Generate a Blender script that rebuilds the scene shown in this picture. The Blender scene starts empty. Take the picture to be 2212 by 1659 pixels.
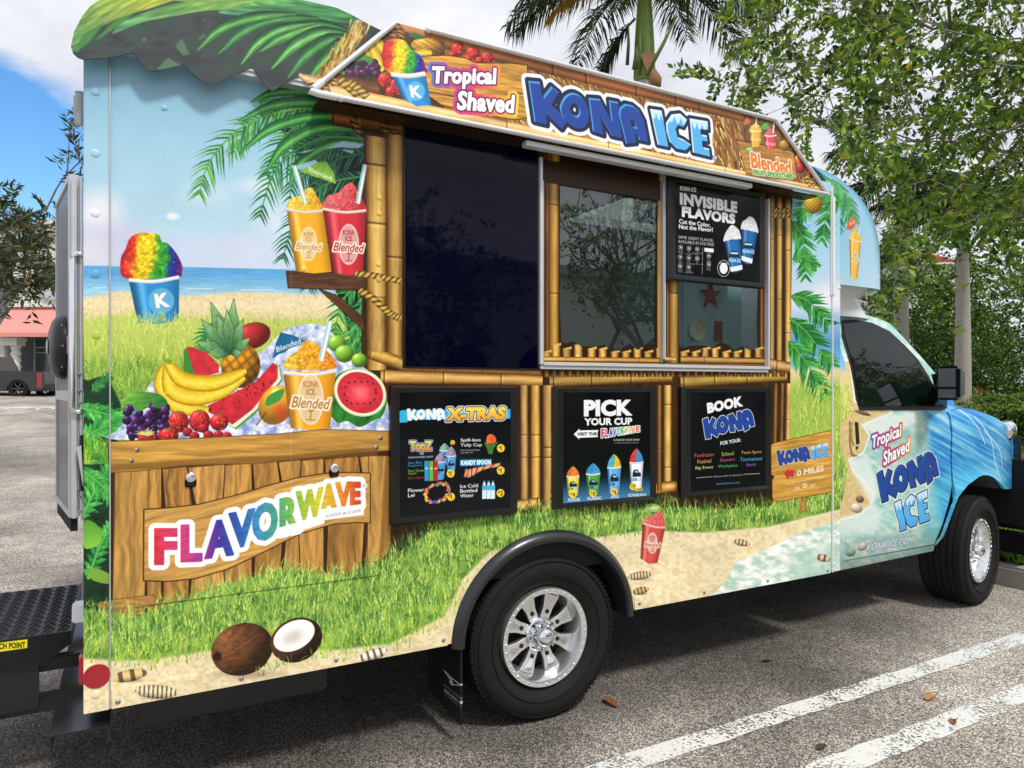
import bpy, bmesh, math, random
import numpy as np
from mathutils import Vector, Matrix
random.seed(7); RS = np.random.RandomState(11)
SC = bpy.context.scene
COL = SC.collection
# ------------------------------------------------------------------ camera
FPX, CXP, HZP, CAMH, CAMD = 1534.0, 1106.0, 838.0, 1.484, 2.69   # focal length etc. for a picture 2212 wide
TH = math.radians(61.28)
cam = bpy.data.cameras.new('camera'); cam.sensor_width = 36; cam.lens = 36*FPX/2212
cam.shift_y = (HZP-829.5)/2212; cam.clip_end = 900; cam.clip_start = 0.05
camo = bpy.data.objects.new('camera', cam); COL.objects.link(camo)
camo.location = (0, -CAMD, CAMH); camo.rotation_euler = (math.pi/2, 0, -(math.pi/2-TH)); SC.camera = camo
FW = np.array([math.cos(TH), math.sin(TH), 0]); RT = np.array([math.sin(TH), -math.cos(TH), 0]); CAM = np.array([0, -CAMD, CAMH])
# ------------------------------------------------------------------ sky, sun, exposure
SUN_EL, SUN_AZ = math.radians(55), math.radians(-78)      # azimuth: direction to the sun measured from +X in the XY plane
world = bpy.data.worlds.new('World'); SC.world = world; world.use_nodes = True
def build_sky():
    nt = world.node_tree; N = nt.nodes; L = nt.links; N.clear()
    out = N.new('ShaderNodeOutputWorld'); bg = N.new('ShaderNodeBackground'); bg.inputs['Strength'].default_value = 0.12
    sky = N.new('ShaderNodeTexSky'); sky.sky_type = 'NISHITA'; sky.sun_disc = False
    sky.sun_elevation = SUN_EL; sky.sun_rotation = math.pi/2-SUN_AZ; sky.air_density = 1.0; sky.dust_density = 0.6
    geo = N.new('ShaderNodeNewGeometry'); vm = N.new('ShaderNodeVectorMath'); vm.operation = 'SCALE'; vm.inputs['Scale'].default_value = -1
    L.new(geo.outputs['Incoming'], vm.inputs[0])
    sep = N.new('ShaderNodeSeparateXYZ'); L.new(vm.outputs[0], sep.inputs[0])
    def mth(op, a, b=None, c=None):
        n = N.new('ShaderNodeMath'); n.operation = op
        for i, v in enumerate((a, b, c)):
            if v is None: continue
            if isinstance(v, (int, float)): n.inputs[i].default_value = v
            else: L.new(v, n.inputs[i])
        return n.outputs[0]
    zz = mth('ADD', mth('MAXIMUM', sep.outputs['Z'], 0.0), 0.22)
    cx = mth('DIVIDE', sep.outputs['X'], zz); cy = mth('DIVIDE', sep.outputs['Y'], zz)
    comb = N.new('ShaderNodeCombineXYZ'); L.new(cx, comb.inputs[0]); L.new(cy, comb.inputs[1])
    n1 = N.new('ShaderNodeTexNoise'); n1.inputs['Scale'].default_value = 1.1; n1.inputs['Detail'].default_value = 7; n1.inputs['Roughness'].default_value = 0.55
    L.new(comb.outputs[0], n1.inputs['Vector'])
    n2 = N.new('ShaderNodeTexNoise'); n2.inputs['Scale'].default_value = 2.6; n2.inputs['Detail'].default_value = 8; n2.inputs['Roughness'].default_value = 0.6
    L.new(comb.outputs[0], n2.inputs['Vector'])
    # a gap of clear sky low down ahead-left of the viewer
    gap = N.new('ShaderNodeVectorMath'); gap.operation = 'DOT_PRODUCT'; L.new(vm.outputs[0], gap.inputs[0])
    gap.inputs[1].default_value = Vector((-0.135, 0.955, 0.215)).normalized()
    g = mth('MULTIPLY', mth('SUBTRACT', gap.outputs['Value'], 0.9868), 270.0)
    cov = mth('SUBTRACT', mth('ADD', mth('ADD', mth('MULTIPLY', n1.outputs['Fac'], 2.6), -0.15), mth('MULTIPLY', mth('SUBTRACT', n2.outputs['Fac'], 0.5), 3.0)), mth('MAXIMUM', g, -0.6))
    cl = N.new('ShaderNodeClamp'); L.new(cov, cl.inputs[0])
    shade = N.new('ShaderNodeMapRange'); shade.inputs['From Min'].default_value = 0.3; shade.inputs['From Max'].default_value = 0.68
    shade.inputs['To Min'].default_value = 0.0; shade.inputs['To Max'].default_value = 1.0; L.new(n2.outputs['Fac'], shade.inputs[0])
    cc = N.new('ShaderNodeMix'); cc.data_type = 'RGBA'; L.new(shade.outputs[0], cc.inputs['Factor'])
    cc.inputs[6].default_value = (4.9, 5.1, 5.9, 1); cc.inputs[7].default_value = (7.2, 7.3, 7.6, 1)
    mx = N.new('ShaderNodeMix'); mx.data_type = 'RGBA'; L.new(cl.outputs[0], mx.inputs['Factor'])
    hs = N.new('ShaderNodeHueSaturation'); hs.inputs['Saturation'].default_value = 1.35; hs.inputs['Value'].default_value = 1.5; L.new(sky.outputs[0], hs.inputs['Color']); L.new(hs.outputs[0], mx.inputs[6]); L.new(cc.outputs[2], mx.inputs[7])
    L.new(mx.outputs[2], bg.inputs['Color']); L.new(bg.outputs[0], out.inputs[0])
build_sky()
sun = bpy.data.lights.new('sun', 'SUN'); sun.energy = 2.45; sun.angle = math.radians(9); sun.color = (1, 0.96, 0.9)
suno = bpy.data.objects.new('sun', sun); COL.objects.link(suno)
SUND = Vector((math.cos(SUN_EL)*math.cos(SUN_AZ), math.cos(SUN_EL)*math.sin(SUN_AZ), math.sin(SUN_EL)))
suno.rotation_euler = SUND.to_track_quat('Z', 'Y').to_euler(); suno.location = SUND*30
vs = SC.view_settings; vs.view_transform = 'Standard'; vs.look = 'None'; vs.exposure = 0.2; vs.gamma = 1; vs.use_curve_mapping = False
# ------------------------------------------------------------------ a small print shop: flat artwork drawn in metres on real planes
def rayd(px, py):
    return FW + RT*((px-CXP)/FPX) + np.array([0, 0, 1.0])*(-(py-HZP)/FPX)
def W(px, py, s=0.0):
    """point of the photograph carried to the vertical plane y = -s (s metres out from the truck's side)"""
    d = rayd(px, py); t = (CAMD-s)/d[1]; p = CAM+d*t; return Vector((p[0], p[1], p[2]))
class Plane:
    def __init__(s, O, U, V): s.O, s.U, s.V = (np.array(v, float) for v in (O, U, V)); s.N = np.cross(s.U, s.V)
    def uv(s, px, py):
        d = rayd(px, py); t = np.dot(s.O-CAM, s.N)/np.dot(d, s.N); p = CAM+d*t-s.O
        return np.dot(p, s.U), np.dot(p, s.V)
_NT = [np.random.RandomState(k).rand(256, 256).astype(np.float32) for k in range(4)]
def vnoise(X, Y, k=0):
    xi = np.floor(X).astype(int); yi = np.floor(Y).astype(int); fx = X-xi; fy = Y-yi
    fx = fx*fx*(3-2*fx); fy = fy*fy*(3-2*fy); T = _NT[k % 4]; xi &= 255; yi &= 255; xj = (xi+1) & 255; yj = (yi+1) & 255
    return (T[yi, xi]*(1-fx)+T[yi, xj]*fx)*(1-fy)+(T[yj, xi]*(1-fx)+T[yj, xj]*fx)*fy
def fbm(X, Y, sx, sy=None, oc=3, k=0):
    sy = sy or sx; r = 0; a = 0.5; t = 0
    for i in range(oc):
        r = r+a*vnoise(X/sx*2**i+17*i, Y/sy*2**i+31*i, k+i); t += a; a *= 0.55
    return r/t
def catmull(p, closed=True, n=6):
    p = np.array(p, float); m = len(p); out = []
    for i in range(m if closed else m-1):
        if closed: a, b, c, d = p[i-1], p[i], p[(i+1) % m], p[(i+2) % m]
        else: a, b, c, d = p[max(i-1, 0)], p[i], p[i+1], p[min(i+2, m-1)]
        for j in range(n):
            t = j/n; out.append(0.5*((2*b)+(c-a)*t+(2*a-5*b+4*c-d)*t*t+(3*b-a-3*c+d)*t**3))
    if not closed: out.append(p[-1])
    return np.array(out)
_TXT = {}
def glyph_segs(s, bold=0.0, shear=0.0, sp=1.0):
    """outline of a line of built-in-font text as segments, fitted to the unit box (y down)"""
    key = (s, bold, shear, sp)
    if key in _TXT: return _TXT[key]
    cu = bpy.data.curves.new('t', 'FONT'); cu.body = s; cu.offset = bold; cu.resolution_u = 3; cu.shear = shear; cu.space_character = sp
    o = bpy.data.objects.new('t', cu); COL.objects.link(o); dg = bpy.context.evaluated_depsgraph_get()
    me = o.evaluated_get(dg).to_mesh(); bm = bmesh.new(); bm.from_mesh(me)
    bmesh.ops.remove_doubles(bm, verts=bm.verts, dist=1e-5)
    sg = np.array([[e.verts[0].co[:2], e.verts[1].co[:2]] for e in bm.edges if len(e.link_faces) == 1])
    bm.free(); o.evaluated_get(dg).to_mesh_clear(); bpy.data.objects.remove(o); bpy.data.curves.remove(cu)
    lo = sg.min((0, 1)); hi = sg.max((0, 1)); asp = (hi-lo)[0]/(hi-lo)[1]
    sg = (sg-lo)/(hi-lo); sg[..., 1] = 1-sg[..., 1]; _TXT[key] = (sg, asp); return _TXT[key]
def col(c):
    if isinstance(c, str): c = tuple(int(c[i:i+2], 16) for i in (0, 2, 4))
    return np.array(c, np.float32)/255.0
class Canvas:
    def __init__(s, plane, u0, u1, v0, v1, S, base=(128, 128, 128)):
        s.pl, s.u0, s.u1, s.v0, s.v1, s.S = plane, u0, u1, v0, v1, S
        s.w = int((u1-u0)*S); s.h = int((v1-v0)*S); s.im = np.empty((s.h, s.w, 3), np.float32); s.im[:] = col(base)
        s.project()
    def project(s):
        plane = s.pl; U = s.u0+(np.arange(s.w)+.5)/s.S; V = s.v1-(np.arange(s.h)+.5)/s.S; U, V = np.meshgrid(U, V)
        d = plane.O[None, None]+U[..., None]*plane.U+V[..., None]*plane.V-CAM
        z = d@FW; s.PX = (CXP+FPX*(d@RT)/z).astype(np.float32); s.PY = (HZP-FPX*d[..., 2]/z).astype(np.float32)
    def on(s, plane):              # same sheet, artwork traced on a plane a little in front of it
        c = object.__new__(Canvas); c.__dict__.update(s.__dict__); c.pl = plane; c.project(); return c
    def T(s, pts):
        o = []
        for p in np.asarray(pts, float).reshape(-1, 2):
            u, v = s.pl.uv(p[0], p[1]); o.append(((u-s.u0)*s.S, (s.v1-v)*s.S))
        return np.array(o)
    def k(s, p):                   # texels per photo pixel (vertical) at p
        a = s.T([p, (p[0], p[1]+1)]); return abs(a[1, 1]-a[0, 1])
    def box(s, t, pad):
        x0 = max(int(t[:, 0].min()-pad), 0); x1 = min(int(t[:, 0].max()+pad)+2, s.w); y0 = max(int(t[:, 1].min()-pad), 0); y1 = min(int(t[:, 1].max()+pad)+2, s.h)
        return (x0, x1, y0, y1) if x1 > x0 and y1 > y0 else None
    def put(s, b, a, c):
        x0, x1, y0, y1 = b; r = s.im[y0:y1, x0:x1]; a = np.clip(a, 0, 1)[..., None]; c = np.asarray(c, np.float32); r += a*(c-r)
    def sdf(s, segs, R):           # segs: n,2,2 in texels
        b = s.box(segs.reshape(-1, 2), R+1)
        if b is None: return None, None
        x0, x1, y0, y1 = b; X = np.arange(x0, x1)+.5; Y = np.arange(y0, y1)+.5
        D = np.full((y1-y0, x1-x0), R+1.0, np.float32); I = np.zeros(D.shape, bool)
        for (ax, ay), (bx, by) in segs:
            if ay != by:
                lo, hi = (ay, by) if ay < by else (by, ay)
                j0 = max(int(np.ceil(lo-.5))-y0, 0); j1 = min(int(np.ceil(hi-.5))-y0, y1-y0)
                if j1 > j0:
                    xc = ax+(Y[j0:j1]-ay)*(bx-ax)/(by-ay); I[j0:j1] ^= X[None, :] < xc[:, None]
            i0 = max(int(min(ax, bx)-R)-x0-1, 0); i1 = min(int(max(ax, bx)+R)-x0+2, x1-x0)
            j0 = max(int(min(ay, by)-R)-y0-1, 0); j1 = min(int(max(ay, by)+R)-y0+2, y1-y0)
            if i1 <= i0 or j1 <= j0: continue
            dx, dy = bx-ax, by-ay; l2 = dx*dx+dy*dy+1e-9; qx = X[i0:i1][None]-ax; qy = Y[j0:j1][:, None]-ay
            t = np.clip((qx*dx+qy*dy)/l2, 0, 1); d = np.sqrt((qx-t*dx)**2+(qy-t*dy)**2)
            np.minimum(D[j0:j1, i0:i1], d, out=D[j0:j1, i0:i1])
        return b, np.where(I, -D, D)
    def fillcol(s, fill, b):
        x0, x1, y0, y1 = b
        if callable(fill): return fill(s.PX[y0:y1, x0:x1], s.PY[y0:y1, x0:x1])
        return col(fill)
    def segs(s, segs, fill, lines=(), soft=0, alpha=1.0, shade=None, k=None):
        """lines: [(width, colour)...] outermost first; soft: feather; shade(dist)->multiplier"""
        k = k or 1.0; R = max([w for w, c in lines]+[soft, 0]+([14] if shade else []))*k+1.5
        b, D = s.sdf(segs, R)
        if b is None: return
        for w, c in lines: s.put(b, (w*k-D+.5)*alpha, s.fillcol(c, b))
        if fill is None: return
        c = s.fillcol(fill, b)
        if shade: c = np.clip(c*np.asarray(shade(-D/k))[..., None], 0, 1)
        s.put(b, (np.clip(.5-D/(soft*k), 0, 1) if soft else np.clip(.5-D, 0, 1))*alpha, c)
    def shape(s, pts, fill, smooth=False, holes=(), **kw):
        P = catmull(pts) if smooth else np.array(pts, float); sg = []
        for q in [P]+[catmull(h) if smooth else np.array(h, float) for h in holes]:
            t = s.T(q); sg.append(np.stack([t, np.roll(t, -1, 0)], 1))
        s.segs(np.concatenate(sg), fill, k=s.k(P.mean(0)), **kw)
    def text(s, st, tl, tr, bl, fill, bold=0.0, shear=0.0, sp=1.0, **kw):
        sg, _ = glyph_segs(st, bold, shear, sp); t = s.T([tl, tr, bl]); m = t[0]+sg[..., :1]*(t[1]-t[0])+sg[..., 1:]*(t[2]-t[0])
        s.segs(m, fill, k=s.k(tl), **kw)
    def tube(s, pts, w, ramp, smooth=True, alpha=1.0, nodes=()):
        """pts path (photo px), w half widths, ramp(v,u,X,Y): colour from -1..1 across and 0..1 along"""
        P = catmull(pts, False) if smooth and len(pts) > 2 else np.array(pts, float); n = len(P)
        w = np.interp(np.linspace(0, 1, n), np.linspace(0, 1, len(w)), w); T = s.T(P); k = s.k(P.mean(0)); R = w.max()*k+1
        b = s.box(T, R)
        if b is None: return
        x0, x1, y0, y1 = b; X = (np.arange(x0, x1)+.5)[None]; Y = (np.arange(y0, y1)+.5)[:, None]
        best = np.full((y1-y0, x1-x0), 9.0, np.float32); vv = np.zeros_like(best); uu = np.zeros_like(best); ww = np.ones_like(best)
        for i in range(n-1):
            dx, dy = T[i+1]-T[i]; l2 = dx*dx+dy*dy+1e-9; t = ((X-T[i, 0])*dx+(Y-T[i, 1])*dy)/l2
            lo = 0.0 if i == 0 else -.2; hi = 1.0 if i == n-2 else 1.2
            ok = (t >= lo) & (t <= hi); tc = np.clip(t, 0, 1); wl = (w[i]+(w[i+1]-w[i])*tc)*k
            v = ((X-T[i, 0])*-dy+(Y-T[i, 1])*dx)/math.sqrt(l2)/np.maximum(wl, .3); a = np.where(ok, np.abs(v), 9)
            m = a < best; best[m] = a[m]; vv[m] = v[m]; uu[m] = ((i+tc)/(n-1))[m]; ww[m] = wl[m]
        a = np.clip((1-best)*ww+.5, 0, 1)*(best < 5)*alpha
        s.put(b, a, np.clip(ramp(vv, uu, s.PX[y0:y1, x0:x1], s.PY[y0:y1, x0:x1]), 0, 1))
    def line(s, pts, w, c, smooth=False, alpha=1.0):
        cc = col(c); s.tube(pts, [w/2, w/2] if np.isscalar(w) else [x/2 for x in w], lambda v, u, X, Y: cc, smooth, alpha)
    def ell(s, c, rx, ry, fill, rot=0.0, soft=0.0, alpha=1.0):
        """fill: colour or f(nx,ny) on the unit disc"""
        ext = max(rx, ry); t = s.T([(c[0]-ext, c[1]-ext), (c[0]+ext, c[1]+ext), (c[0]-ext, c[1]+ext), (c[0]+ext, c[1]-ext)]); b = s.box(t, 1)
        if b is None: return
        x0, x1, y0, y1 = b; dx = s.PX[y0:y1, x0:x1]-c[0]; dy = s.PY[y0:y1, x0:x1]-c[1]
        cr, sr = math.cos(rot), math.sin(rot); ex = (dx*cr+dy*sr)/rx; ey = (-dx*sr+dy*cr)/ry; r = np.sqrt(ex*ex+ey*ey)
        a = np.clip((1-r)/soft, 0, 1) if soft else np.clip((1-r)*min(rx, ry)*s.k(c)+.5, 0, 1)
        s.put(b, a*alpha, np.clip(fill(ex, ey), 0, 1) if callable(fill) else col(fill))
    def ball(s, c, rx, ry, cc, rot=0.0, spec=0.5, dark=0.45, tex=None):
        base = col(cc)
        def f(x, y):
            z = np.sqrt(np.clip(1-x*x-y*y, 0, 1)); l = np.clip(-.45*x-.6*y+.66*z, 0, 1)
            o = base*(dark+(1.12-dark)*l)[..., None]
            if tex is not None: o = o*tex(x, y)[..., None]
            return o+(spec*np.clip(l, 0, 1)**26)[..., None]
        s.ell(c, rx, ry, f, rot)
    def tri(s, t, c):              # one small triangle in texels
        b = s.box(t, 1)
        if b is None: return
        x0, x1, y0, y1 = b; X = (np.arange(x0, x1)+.5)[None]; Y = (np.arange(y0, y1)+.5)[:, None]
        ar = (t[1, 0]-t[0, 0])*(t[2, 1]-t[0, 1])-(t[2, 0]-t[0, 0])*(t[1, 1]-t[0, 1]); sg = 1 if ar > 0 else -1; a = 1.0
        for i in range(3):
            p, q = t[i], t[(i+1) % 3]; l = math.hypot(*(q-p))+1e-6
            a = np.minimum(a, ((q[0]-p[0])*(Y-p[1])-(q[1]-p[1])*(X-p[0]))*sg/l+.6)
        s.put(b, a, c)
    def grass(s, n, where, ln, cols, w=2.2, lean=0.35, seed=0):
        """where(r)->list of base points (photo px)"""
        r = np.random.RandomState(seed); B = where(r, n); B = B[np.argsort(B[:, 1])]; cols = [col(c) for c in cols]
        for x, y in B:
            L = ln*r.uniform(.5, 1.3); a = r.normal(0, lean); tip = (x+L*math.sin(a), y-L*math.cos(a)); ww = w*r.uniform(.6, 1.4)
            mid = (x+L*.5*math.sin(a*.4), y-L*.5); t = s.T([(x-ww/2, y), (x+ww/2, y), mid, tip]); c = cols[r.randint(len(cols))]*r.uniform(.82, 1.15)
            s.tri(t[[0, 1, 2]], c); t2 = np.array([t[2]+(t[0]-t[1])*.35, t[2]-(t[0]-t[1])*.35, t[3]]); s.tri(t2, np.clip(c*1.1, 0, 1))
    def image(s, name):
        im = bpy.data.images.new(name, s.w, s.h); a = np.ones((s.h, s.w, 4), np.float32); a[..., :3] = np.clip(s.im[::-1], 0, 1)
        im.pixels.foreach_set(a.ravel()); im.update(); im.pack(); return im
def grad(p0, c0, p1, c1):
    c0, c1 = col(c0), col(c1); dx, dy = p1[0]-p0[0], p1[1]-p0[1]; l = dx*dx+dy*dy
    return lambda X, Y: c0+(c1-c0)*np.clip(((X-p0[0])*dx+(Y-p0[1])*dy)/l, 0, 1)[..., None]
def stops(xs, cs):
    cs = np.array([col(c) for c in cs])
    return lambda t: np.stack([np.interp(t, xs, cs[:, i]) for i in range(3)], -1)
# ------------------------------------------------------------------ artwork of the vinyl wrap
def q(i, j, *pts): return [(i*553+x/4, j*414.75+y/4) for x, y in pts]      # zoomed quarter coordinates of the photo -> photo
BAMB = stops([-1, -.75, -.3, .15, .6, 1], ['5a3a14', 'a87a30', 'e2bb66', 'd8ad56', 'a87832', '4e3210'])
BAMD = stops([-1, -.6, -.1, .5, 1], ['2c1a0a', '7a4e22', 'a06c34', '6a421c', '241406'])
def bamboo(C, p0, p1, w, nodes=(), ramp=BAMB):
    d = np.subtract(p1, p0); L = np.hypot(*d); rb = np.random.RandomState(int(abs(p0[0]*7+p0[1]*3)) % 9973); tn = np.array([1, 1, 1])*rb.uniform(.86, 1.08)*np.array([1, rb.uniform(.96, 1.02), rb.uniform(.85, 1.15)])
    def f(v, u, X, Y):
        c = ramp(v)*tn*(.80+.40*fbm(X+v*3, Y, 6+abs(d[0])*.15, 6+abs(d[1])*.15, 3, 1))[..., None]
        for n in nodes:
            e = (u-n)*L/max(w); c = c*(1-.55*np.exp(-(e*9)**2)+.14*np.exp(-((e-.22)*6)**2))[..., None]
        return c
    C.tube([p0, p1], w, f)
def rope(C, pts, w, n, a='e0b858', b='6e4c18'):
    a, b = col(a), col(b)
    def f(v, u, X, Y):
        t = .5+.5*np.sin((u*n+v*.42)*2*math.pi); sh = (1-.45*v*v)*(.9+.2*fbm(X, Y, 3, 3, 2))
        return (b+(a-b)*np.clip(t*1.5-.1, 0, 1)[..., None])*sh[..., None]
    C.tube(pts, [w, w], f)
def woodfill(c, sx=60, sy=5, amt=.5, k=0, ang=0):
    c = col(c); ca, sa = math.cos(ang), math.sin(ang)
    def f(X, Y):
        x, y = X*ca+Y*sa, -X*sa+Y*ca
        n = fbm(x+14*fbm(X, Y, 50, 30, 2, k), y+10*fbm(X, Y, 60, 26, 2, k+1), sx, sy, 4, k)
        m = fbm(x, y, sx*.5, sy*.28, 2, k+2)
        return c*(1-amt/2+amt*n+.16*(m-.5))[..., None]
    return f
def frond(C, rib, n, ln, ca, cb, w=5, droop=.5, side=(1, -1), seed=0):
    R = catmull(rib, False, 10); r = np.random.RandomState(seed); ca, cb = col(ca), col(cb)
    for i in range(n):
        u = (i+.5)/n; p = R[int(u*(len(R)-1))]; d = R[min(int(u*(len(R)-1))+1, len(R)-1)]-R[max(int(u*(len(R)-1))-1, 0)]; d = d/(np.hypot(*d)+1e-6)
        for sd in side:
            L = ln*math.sin(math.pi*min(.12+u*.8, .97))**.6*r.uniform(.8, 1.15); nn = np.array([-d[1], d[0]])*sd
            dr = d*.75+nn*.8; tip = p+dr*L+np.array([0, droop*L*.6]); mid = p+dr*L*.5+np.array([0, droop*L*.1]); t = C.T([p-d*w*.5, p+d*w*.5, mid-d*w*.4, mid+d*w*.6, tip])
            c = ca+(cb-ca)*r.uniform(0, 1); c2 = np.clip(c*1.25, 0, 1)
            C.tri(t[[0, 1, 2]], c); C.tri(t[[1, 3, 2]], c2); C.tri(t[[2, 3, 4]], c2 if r.rand() < .5 else c)
    C.tube(rib, [2.6, .8], lambda v, u, X, Y: cb*1.05)
def strap(C, pts, w, a, b):      # one broad curved palm strip, lighter along the middle
    a, b = col(a), col(b)
    C.tube(pts, [w*.25, w, w*.9, w*.06], lambda v, u, X, Y: (a+(b-a)*np.clip(1-np.abs(v+.15)*1.1, 0, 1)[..., None])*(.7+.6*fbm(v*5+u*2, u*9, 1, 1, 2))[..., None]*(1+.3*u)[..., None])
RAIN = stops([0, .18, .3, .5, .6, .74, .82, .93, 1], ['c81e28', 'e03a22', 'f4d018', 'f0d020', '3aa42c', '2f9c30', '1c3f9c', '232a86', '7a1a78'])
def ice(C, pts, ramp=RAIN, x0=None, x1=None, tilt=.25, seed=0, smooth=True):
    P = np.array(pts); x0 = P[:, 0].min() if x0 is None else x0; x1 = P[:, 0].max() if x1 is None else x1; yc = P[:, 1].mean(); W_ = x1-x0
    def f(X, Y):
        t = (X-x0)/W_+tilt*(Y-yc)/W_*.6+.14*(fbm(X, Y, W_*.16, W_*.16, 3, seed)-.5)
        c = ramp(np.clip(t, 0, 1)); n = fbm(X, Y, W_*.035, W_*.035, 3, seed+1); n2 = fbm(X, Y, W_*.09, W_*.09, 2, seed+2)
        return c*(.5+.65*n+.35*n2)[..., None]+(np.clip(n-.72, 0, 1)*2.6)[..., None]
    C.shape(pts, f, smooth=smooth)
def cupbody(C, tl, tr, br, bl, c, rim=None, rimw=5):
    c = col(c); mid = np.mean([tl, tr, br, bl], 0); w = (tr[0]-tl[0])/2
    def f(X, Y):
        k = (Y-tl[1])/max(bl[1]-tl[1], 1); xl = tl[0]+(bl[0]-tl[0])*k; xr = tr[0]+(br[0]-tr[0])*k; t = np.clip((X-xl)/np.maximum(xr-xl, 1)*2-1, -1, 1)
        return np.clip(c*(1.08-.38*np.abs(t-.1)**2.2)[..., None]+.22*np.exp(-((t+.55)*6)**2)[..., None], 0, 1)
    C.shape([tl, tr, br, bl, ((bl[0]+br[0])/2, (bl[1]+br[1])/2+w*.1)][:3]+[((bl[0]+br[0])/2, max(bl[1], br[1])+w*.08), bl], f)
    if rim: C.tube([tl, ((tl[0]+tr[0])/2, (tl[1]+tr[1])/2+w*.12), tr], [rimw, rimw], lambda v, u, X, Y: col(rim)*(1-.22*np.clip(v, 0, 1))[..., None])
def straw(C, p0, p1, w=6):
    C.tube([p0, p1], [w, w], lambda v, u, X, Y: stops([-1, -.4, .1, .5, 1], ['8fa7ad', 'ffffff', 'f4fbfb', '6fc8cc', 'd8ecec'])(v))
def umbrella(C, apex, pts, c, word, wq):
    C.shape(pts, c); c2 = tuple(col(c)*255*.72)
    for p in pts[1:-1:2]: C.line([apex, p], 1, c2)
    C.text(word, *wq, 'f0f4e8', bold=.01)
def kicelabel(C, x, y, w, c):          # oval label: words over a palm sketch
    h = w*1.15
    C.ell((x, y), w*.36, h*.62, 'f4ecdc', alpha=.85); C.ell((x, y), w*.32, h*.58, c, alpha=.25)
    C.text('KONA', (x-w*.2, y-h*.44), (x+w*.2, y-h*.44), (x-w*.2, y-h*.28), c, bold=.02); C.text('ICE', (x-w*.12, y-h*.25), (x+w*.12, y-h*.25), (x-w*.12, y-h*.1), c, bold=.02)
    C.text('Blended', (x-w*.52, y-h*.07), (x+w*.55, y-h*.01), (x-w*.54, y+h*.2), c, bold=.01, shear=.25, lines=[(w*.055, 'f6ead2')])
    C.line([(x-1, y+h*.5), (x+1, y+h*.3)], w*.03, c)
    for a in (-2.6, -2.0, -1.2, -.5): C.line([(x+1, y+h*.3), (x+1+w*.12*math.cos(a), y+h*.3+w*.08*math.sin(a))], w*.025, c)
    C.line([(x-w*.14, y+h*.5), (x+w*.14, y+h*.5)], w*.025, c)
def strawberry(C, x, y, rx, ry, rot=0, seed=0):
    r = np.random.RandomState(seed)
    C.ball((x, y), rx, ry, 'd8202c', rot, .35, .5)
    for _ in range(int(rx*ry/14)):
        a, d = r.uniform(0, 6.28), math.sqrt(r.rand())*.86; C.ell((x+rx*d*math.cos(a), y+ry*d*math.sin(a)), .8, 1.1, 'f0b060')
    for a in np.linspace(-2.9, -.25, 6): C.shape([(x-2+rx*.1*math.cos(a), y-ry*.8), (x+rx*.75*math.cos(a), y-ry*.8+ry*.45*math.sin(a)+2), (x+3, y-ry*.75)], '4a9030')
# ---- traced lettering of the company logo (shared, flattened to a unit box)
_AW = None
LOGO = {
 'K': [[(140, 697), (238, 706), (262, 838), (337, 742), (402, 797), (340, 905), (476, 1046), (430, 1112), (292, 980), (300, 1075), (192, 1048)]],
 'O': [[(415, 905), (455, 830), (520, 800), (590, 830), (645, 905), (665, 985), (650, 1065), (600, 1105), (530, 1095), (455, 1030), (418, 960)], [(500, 925), (535, 893), (570, 925), (578, 970), (552, 1000), (515, 975)]],
 'N': [[(660, 845), (754, 852), (856, 1040), (836, 865), (916, 880), (946, 1190), (862, 1172), (758, 990), (792, 1165), (698, 1132)]],
 'A': [[(985, 1240), (922, 985), (930, 925), (975, 895), (1040, 910), (1095, 955), (1140, 1040), (1176, 1225), (1098, 1208), (1085, 1160), (1064, 1160), (1072, 1232)], [(1022, 1035), (1040, 1028), (1062, 1062), (1072, 1098), (1036, 1090)]],
 'I': [[(1192, 940), (1292, 955), (1350, 1268), (1258, 1248)]],
 'C': [[(1330, 1060), (1378, 988), (1452, 980), (1512, 1035), (1480, 1096), (1435, 1078), (1412, 1112), (1430, 1182), (1482, 1205), (1545, 1250), (1500, 1298), (1420, 1282), (1362, 1222), (1335, 1135)]],
 'E': [[(1535, 1022), (1690, 1048), (1696, 1122), (1626, 1114), (1632, 1160), (1682, 1170), (1690, 1222), (1640, 1214), (1646, 1268), (1702, 1284), (1712, 1352), (1562, 1315)]]}
def logo_uv(aw):
    out = {}
    for k, L in LOGO.items(): out[k] = [np.array([aw.uv(*p) for p in q(2, 0, *c)]) for c in L]
    return out
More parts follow.
